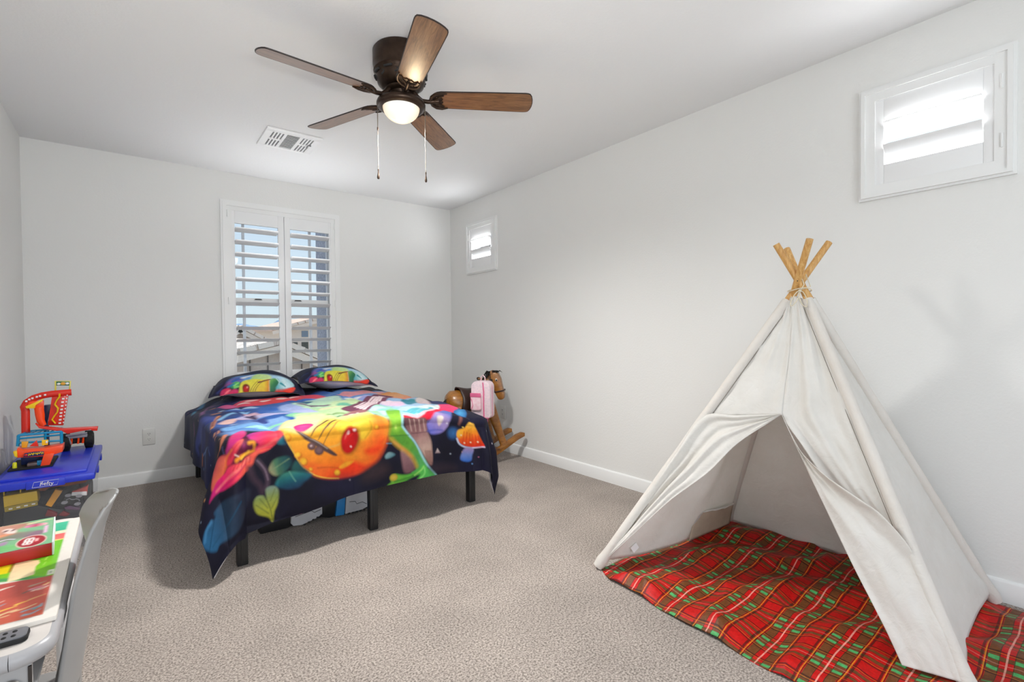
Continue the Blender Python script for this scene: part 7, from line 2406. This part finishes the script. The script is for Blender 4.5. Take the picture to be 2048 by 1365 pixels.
pc = painted_card('printed_sheet', -0.585, -0.150, 1.364, 2.012, DZ + 0.0106, 180, 260, '#e4ddd4', sh, M['card'])
pc.parent = board
bpy.context.view_layer.update()
pc.matrix_parent_inverse = board.matrix_world.inverted()

# game box on the board
gb = thing('game_box', 'green and red picture game box lying on the activity board', 'game box', (-0.24, 1.84, DZ + 0.011))
BZ0, BZ1 = DZ + 0.0112, 0.703
CB = [(-0.300, 1.958), (-0.188, 1.963), (-0.170, 1.720), (-0.285, 1.7125)]
CB = [(-0.400, 1.952), (-0.188, 1.963), (-0.170, 1.720), (-0.385, 1.7045)]
b = MB()
b.prism(CB, (0, 0, BZ0), (1, 0, 0), (0, 1, 0), (0, 0, BZ1 - BZ0), 0.0008)
part(b, 'box_base', simple('red_card', '#b80c0c', 0.35, var=0.06, coat=0.2), gb, 'red sides')
b = MB()
b.prism([(-0.1878, 1.963), (-0.1845, 1.963), (-0.1665, 1.7215), (-0.1698, 1.7205)], (0, 0, BZ0), (1, 0, 0), (0, 1, 0), (0, 0, BZ1 - BZ0 + 0.0012), 0.0004)
part(b, 'white_side', simple('white_card', '#dfe6e6', 0.4, var=0.02), gb, 'white end face')
bs_ = [('P', [(-0.40, 1.96), (-0.26, 1.955), (-0.235, 1.93), (-0.262, 1.885), (-0.245, 1.845), (-0.40, 1.84)], ['#c88a78', '#d8a48a', '#b87868'], ((-0.4, 1.9), (-0.24, 1.9)), 0.010),
       ('P', [(-0.287, 1.913), (-0.274, 1.922), (-0.257, 1.893), (-0.258, 1.868), (-0.272, 1.873)], ['#f0d8d0'], None, 0.004),
       ('E', (-0.279, 1.902), (0.005, 0.001), (0.001, 0.008), ['#6a3a38'], 0.003), ('E', (-0.264, 1.900), (0.004, 0.001), (0.001, 0.007), ['#6a3a38'], 0.003),
       ('P', [(-0.285, 1.872), (-0.262, 1.866), (-0.246, 1.835), (-0.30, 1.838)], ['#e8946a'], None, 0.006),
       ('P', [(-0.262, 1.86), (-0.222, 1.86), (-0.20, 1.84), (-0.205, 1.812), (-0.29, 1.81), (-0.30, 1.83)], ['#7a8a68', '#8a7a80'], ((-0.3, 1.83), (-0.2, 1.83)), 0.010),
       ('P', [(-0.230, 1.824), (-0.213, 1.852), (-0.197, 1.845), (-0.201, 1.815), (-0.224, 1.806)], ['#8a6a7c'], None, 0.006),
       ('P', [(-0.241, 1.918), (-0.221, 1.926), (-0.199, 1.916), (-0.1995, 1.896), (-0.238, 1.898)], ['#e08ab0', '#c04a6a', '#e8b0b8'], ((-0.24, 1.91), (-0.2, 1.91)), 0.003),
       ('L', [(-0.236, 1.935), (-0.21, 1.945), (-0.192, 1.945)], 0.010, 0.006, '#e8d8a8', 0.003),
       ('Q', [(-0.200, 1.888), (-0.1925, 1.889), (-0.189, 1.822), (-0.196, 1.820)], ['#e8b8d8'], None, 0.003),
       ('P', [(-0.275, 1.800), (-0.262, 1.803), (-0.262, 1.778), (-0.275, 1.772)], ['#a888a8'], None, 0.004),
       ('L', [(-0.28, 1.815), (-0.265, 1.822), (-0.25, 1.812)], 0.006, 0.004, '#e0dcea', 0.002),
       ('P', [(-0.38, 1.76), (-0.26, 1.77), (-0.22, 1.73), (-0.38, 1.72)], ['#58b45a', '#7ac078'], ((-0.38, 1.74), (-0.22, 1.74)), 0.008),
       ('E', (-0.213, 1.767), (0.0285, 0.006), (-0.006, 0.048), ['#f0c8c0'], 0.002),
       ('E', (-0.213, 1.767), (0.0262, 0.0055), (-0.0055, 0.043), ['#b8142a', '#a01024'], 0.002)]
# pale figures in the red oval: two stacked tall shapes, then a small one
for (x, y, w_, h_) in ((-0.2225, 1.780, 0.0055, 0.018), (-0.2145, 1.778, 0.006, 0.019), (-0.2235, 1.757, 0.0055, 0.013), (-0.2155, 1.755, 0.006, 0.013)):
    bs_.append(('E', (x, y), (w_, 0), (0, h_), ['#f4ece8'], 0.002))
    bs_.append(('E', (x + 0.0005, y), (w_ * 0.35, 0), (0, h_ * 0.45), ['#b8202e'], 0.002))
bs_ += [('Q', [(-0.2075, 1.783), (-0.2005, 1.783), (-0.1995, 1.760), (-0.2055, 1.758)], ['#f0b0ac'], None, 0.002)]


def warp_box(X, Y):
    u = (X + 0.5) / 1.0
    u = (X - X.min()) / (X.max() - X.min())
    v = (Y - Y.min()) / (Y.max() - Y.min())
    c = [np.array(p) for p in (CB[3], CB[2], CB[1], CB[0])]
    Q = (1 - v)[:, None] * ((1 - u)[:, None] * c[0] + u[:, None] * c[1]) + v[:, None] * ((1 - u)[:, None] * c[3] + u[:, None] * c[2])
    return Q[:, 0], Q[:, 1]


pt = painted_card('picture_lid', 0, 1, 0, 1, BZ1 + 0.0006, 150, 170, '#7fb88a', bs_, M['card'], None, warp_box)
pt.parent = gb
bpy.context.view_layer.update()
pt.matrix_parent_inverse = gb.matrix_world.inverted()

# black and grey remote lying on the near end of the desk
rc = thing('remote_control', 'grey and black handheld device lying at the near end of the desk', 'remote control', (-0.215, 1.31, DZ))
b = MB()
b.prism(round_rect(-0.31, -0.1635, 1.281, 1.329, 0.012), (0, 0, DZ + 0.001), (1, 0, 0), (0, 1, 0), (0, 0, 0.008), 0.002)
part(b, 'case', M['p_black'], rc)
b = MB()
b.prism(round_rect(-0.306, -0.1655, 1.285, 1.327, 0.011), (0, 0, DZ + 0.0088), (1, 0, 0), (0, 1, 0), (0, 0, 0.0030), 0.001)
part(b, 'face', simple('grey_metal_face', (0.16, 0.16, 0.175), 0.4, var=0.1), rc)
b = MB()
for x in (-0.184, -0.197, -0.21, -0.223):
    for y in (1.297, 1.315):
        b.ball((x, y, DZ + 0.0115), (0.004, 0.005, 0.002), 10)
part(b, 'buttons', M['p_black'], rc)

# ------------------------------------------------------------------ what lies outside the window
M['stucco'] = simple('beige_stucco', (0.62, 0.56, 0.50), 0.9, var=0.06, bump=0.3, bscale=30)
M['stucco2'] = simple('brown_stucco', (0.42, 0.37, 0.34), 0.9, var=0.06, bump=0.3, bscale=30)
M['own_wall'] = simple('blue_grey_stucco', (0.22, 0.25, 0.32), 0.95, var=0.35, vscale=40, bump=0.6, bscale=60, bdist=0.01)
M['eave'] = simple('dark_fascia', (0.10, 0.085, 0.08), 0.7, var=0.1)
M['pane_dark'] = simple('dark_window_glass', (0.035, 0.040, 0.035), 0.15, var=0.3)
M['pane_blue'] = simple('blue_window_glass', (0.14, 0.20, 0.28), 0.15, var=0.1)
M['desert'] = simple('dry_gravel_ground', (0.42, 0.36, 0.30), 0.95, var=0.15, vscale=0.6)
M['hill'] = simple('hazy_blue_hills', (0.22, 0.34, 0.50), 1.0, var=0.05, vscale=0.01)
M['bush'] = simple('olive_leaves', (0.20, 0.25, 0.09), 0.8, var=0.4, vscale=6, bump=0.8, bscale=20, bdist=0.05)
M['teal_leaf'] = simple('dark_teal_leaves', (0.06, 0.13, 0.17), 0.8, var=0.3, vscale=6, bump=0.8, bscale=20, bdist=0.05)


def tile_mat(name, c1, c2):
    m, n, l, b = new_mat(name)
    tc = n.new('ShaderNodeTexCoord')
    w = n.new('ShaderNodeTexWave')
    w.bands_direction = 'X'
    w.inputs['Scale'].default_value = 3.2
    w.inputs['Distortion'].default_value = 0.6
    l.new(tc.outputs['Object'], w.inputs['Vector'])
    t = n.new('ShaderNodeTexNoise')
    t.inputs['Scale'].default_value = 4
    l.new(tc.outputs['Object'], t.inputs['Vector'])
    r = n.new('ShaderNodeValToRGB')
    r.color_ramp.elements[0].color = (*c1, 1)
    r.color_ramp.elements[1].color = (*c2, 1)
    l.new(t.outputs['Fac'], r.inputs[0])
    l.new(r.outputs[0], b.inputs['Base Color'])
    b.inputs['Roughness'].default_value = 0.9
    bp = n.new('ShaderNodeBump')
    bp.inputs['Strength'].default_value = 0.8
    bp.inputs['Distance'].default_value = 0.08
    l.new(w.outputs['Fac'], bp.inputs['Height'])
    l.new(bp.outputs[0], b.inputs['Normal'])
    return m


M['tiles'] = tile_mat('concrete_roof_tiles', (0.60, 0.50, 0.44), (0.80, 0.70, 0.62))
M['tiles2'] = tile_mat('pinkish_roof_tiles', (0.52, 0.36, 0.28), (0.66, 0.50, 0.42))
GZ_ = -3.3
structure(MB().box(-150, 260, B_ + 0.6, 420, GZ_ - 0.3, GZ_).build('ground', M['desert'], smooth=0), 'dry ground outside the window')
b = MB()
n_ = 90
vs, fs = [], []
for i in range(n_ + 1):
    x = -60 + 330 * i / n_
    hgt = 8.5 + 7.0 * (0.5 + 0.5 * fnoise(x * 0.022, 3.3)) + 4.5 * fnoise(x * 0.06, 9.1) + 1.5 * fnoise(x * 0.2, 2.2)
    vs += [(x, 380, GZ_), (x, 395, hgt), (x, 415, GZ_)]
for i in range(n_):
    a = i * 3
    fs += [(a, a + 3, a + 4, a + 1), (a + 1, a + 4, a + 5, a + 2)]
b.add(vs, fs)
structure(b.build('hills', M['hill'], smooth=60), 'hazy blue hills on the horizon')
# the jamb of the house itself standing just outside, right of the window
structure(MB().box(1.70, 2.3, B_ + TH + 0.02, B_ + TH + 0.55, GZ_, H_).build('wall_outside', M['own_wall'], smooth=0), 'blue grey outside wall beside the window')


def house_gable(label, x0, x1, xr, y0, y1, ze, zr, wallm, tilem, over=0.35, siding=False, windows=()):
    """house whose gable end (apex at xr) faces the room; ze eave height, zr ridge height"""
    root = thing('neighbour_house', label, 'house', ((x0 + x1) / 2, y0, GZ_), 0, 'houses beyond the window')
    b = MB()
    b.prism([(x0, GZ_), (x1, GZ_), (x1, ze), (xr, zr), (x0, ze)], (0, y0, 0), (1, 0, 0), (0, 0, 1), (0, y1 - y0, 0))
    wl_ = part(b, 'walls', wallm, root, smooth=0)
    if siding:
        b = MB()
        k = x0 + 0.4
        while k < x1:
            zt = ze + (zr - ze) * (1 - abs(k - xr) / max(xr - x0 if k < xr else x1 - xr, 0.01))
            b.box(k, k + 0.03, y0 - 0.03, y0, ze - 1.6, zt - 0.05)
            k += 0.42
        b.box(x0, x1, y0 - 0.04, y0, ze - 0.60, ze - 0.52)
        part(b, 'siding_battens', M['eave'], wl_, smooth=0)
    for sgn, xe in ((-1, x0), (1, x1)):
        d = Vector((xe - xr, ze - zr))
        L = d.length + over
        d.normalize()
        nrm = Vector((-d.y, d.x)) if sgn > 0 else Vector((d.y, -d.x))
        p0 = Vector((xr, zr))
        p1 = p0 + d * L
        if nrm.y < 0:
            nrm = -nrm
        b = MB()
        b.prism([tuple(p0), tuple(p1), tuple(p1 + nrm * 0.14), tuple(p0 + nrm * 0.14)], (0, y0 - over, 0), (1, 0, 0), (0, 0, 1), (0, y1 - y0 + 2 * over, 0))
        rf = part(b, 'roof', tilem, root, smooth=0)
        b = MB()
        b.prism([tuple(p0 - nrm * 0.02), tuple(p1 - nrm * 0.02), tuple(p1 - nrm * 0.20), tuple(p0 - nrm * 0.20)], (0, y0 - over, 0), (1, 0, 0), (0, 0, 1), (0, 0.06, 0))
        nt = int(L / 0.42)
        for q in range(nt):
            c = p0 + d * (0.2 + q * 0.42) + nrm * 0.05
            bb = c + d * 0.36
            b.prism([tuple(c - nrm * 0.05), tuple(bb - nrm * 0.05), tuple(bb + nrm * 0.10), tuple(c + nrm * 0.06)], (0, y0 - over - 0.05, 0), (1, 0, 0), (0, 0, 1), (0, 0.25, 0))
        part(b, 'rake_tiles', M['stucco'], rf, smooth=0)
    for (wx0, wx1, wz0, wz1, wm) in windows:
        b = MB()
        b.box(wx0, wx1, y0 - 0.03, y0 + 0.02, wz0, wz1)
        part(b, 'window', wm, root, smooth=0)
    return root


house_gable('low neighbouring house with battened gable right below the window', 0.3, 4.5, 3.1, 14.0, 22.0, 0.37, 1.02, M['stucco2'], M['tiles'], 0.30, True)
house_gable('brown house with a grey gable farther left beyond the window', 1.9, 5.5, 3.72, 24.0, 29.5, 0.55, 1.60, M['stucco2'], M['tiles'], 0.3)
house_gable('beige two storey house with dark windows seen through the right shutter', 6.6, 11.6, 8.95, 30.0, 38.0, 1.62, 2.25, M['stucco'], M['tiles2'], 0.4, False,
            ((7.28, 7.63, 0.45, 0.86, M['pane_dark']), (7.85, 8.22, 0.42, 0.86, M['pane_dark']), (7.86, 8.22, 1.16, 1.52, M['pane_blue'])))


def shrub(name, label, cat, c, r, mat, seed):
    root = thing(name, label, cat, (c[0], c[1], GZ_))
    rg_ = random.Random(seed)
    b = MB()
    for k in range(26):
        a, e = rg_.uniform(0, 2 * PI), rg_.uniform(-0.2, 1.2)
        q = rg_.uniform(0.3, 0.8)
        b.ball((c[0] + r[0] * q * math.cos(a) * math.cos(e), c[1] + r[1] * q * math.sin(a) * math.cos(e), c[2] + r[2] * q * math.sin(e)), (r[0] * .38, r[1] * .38, r[2] * .36), 8)
    part(b, 'foliage', mat, root)
    b = MB()
    b.tube([(c[0], c[1], GZ_), (c[0], c[1], c[2])], [0.12, 0.05], 8)
    part(b, 'stem', M['eave'], root)


shrub('bush', 'olive green bush between the houses beyond the window', 'bush', (8.3, 40.0, 0.55), (1.1, 0.8, 0.55), M['bush'], 4)
shrub('tree', 'dark blue green conical tree above the bush beyond the window', 'tree', (7.93, 41.0, 0.75), (0.42, 0.4, 0.95), M['teal_leaf'], 8)
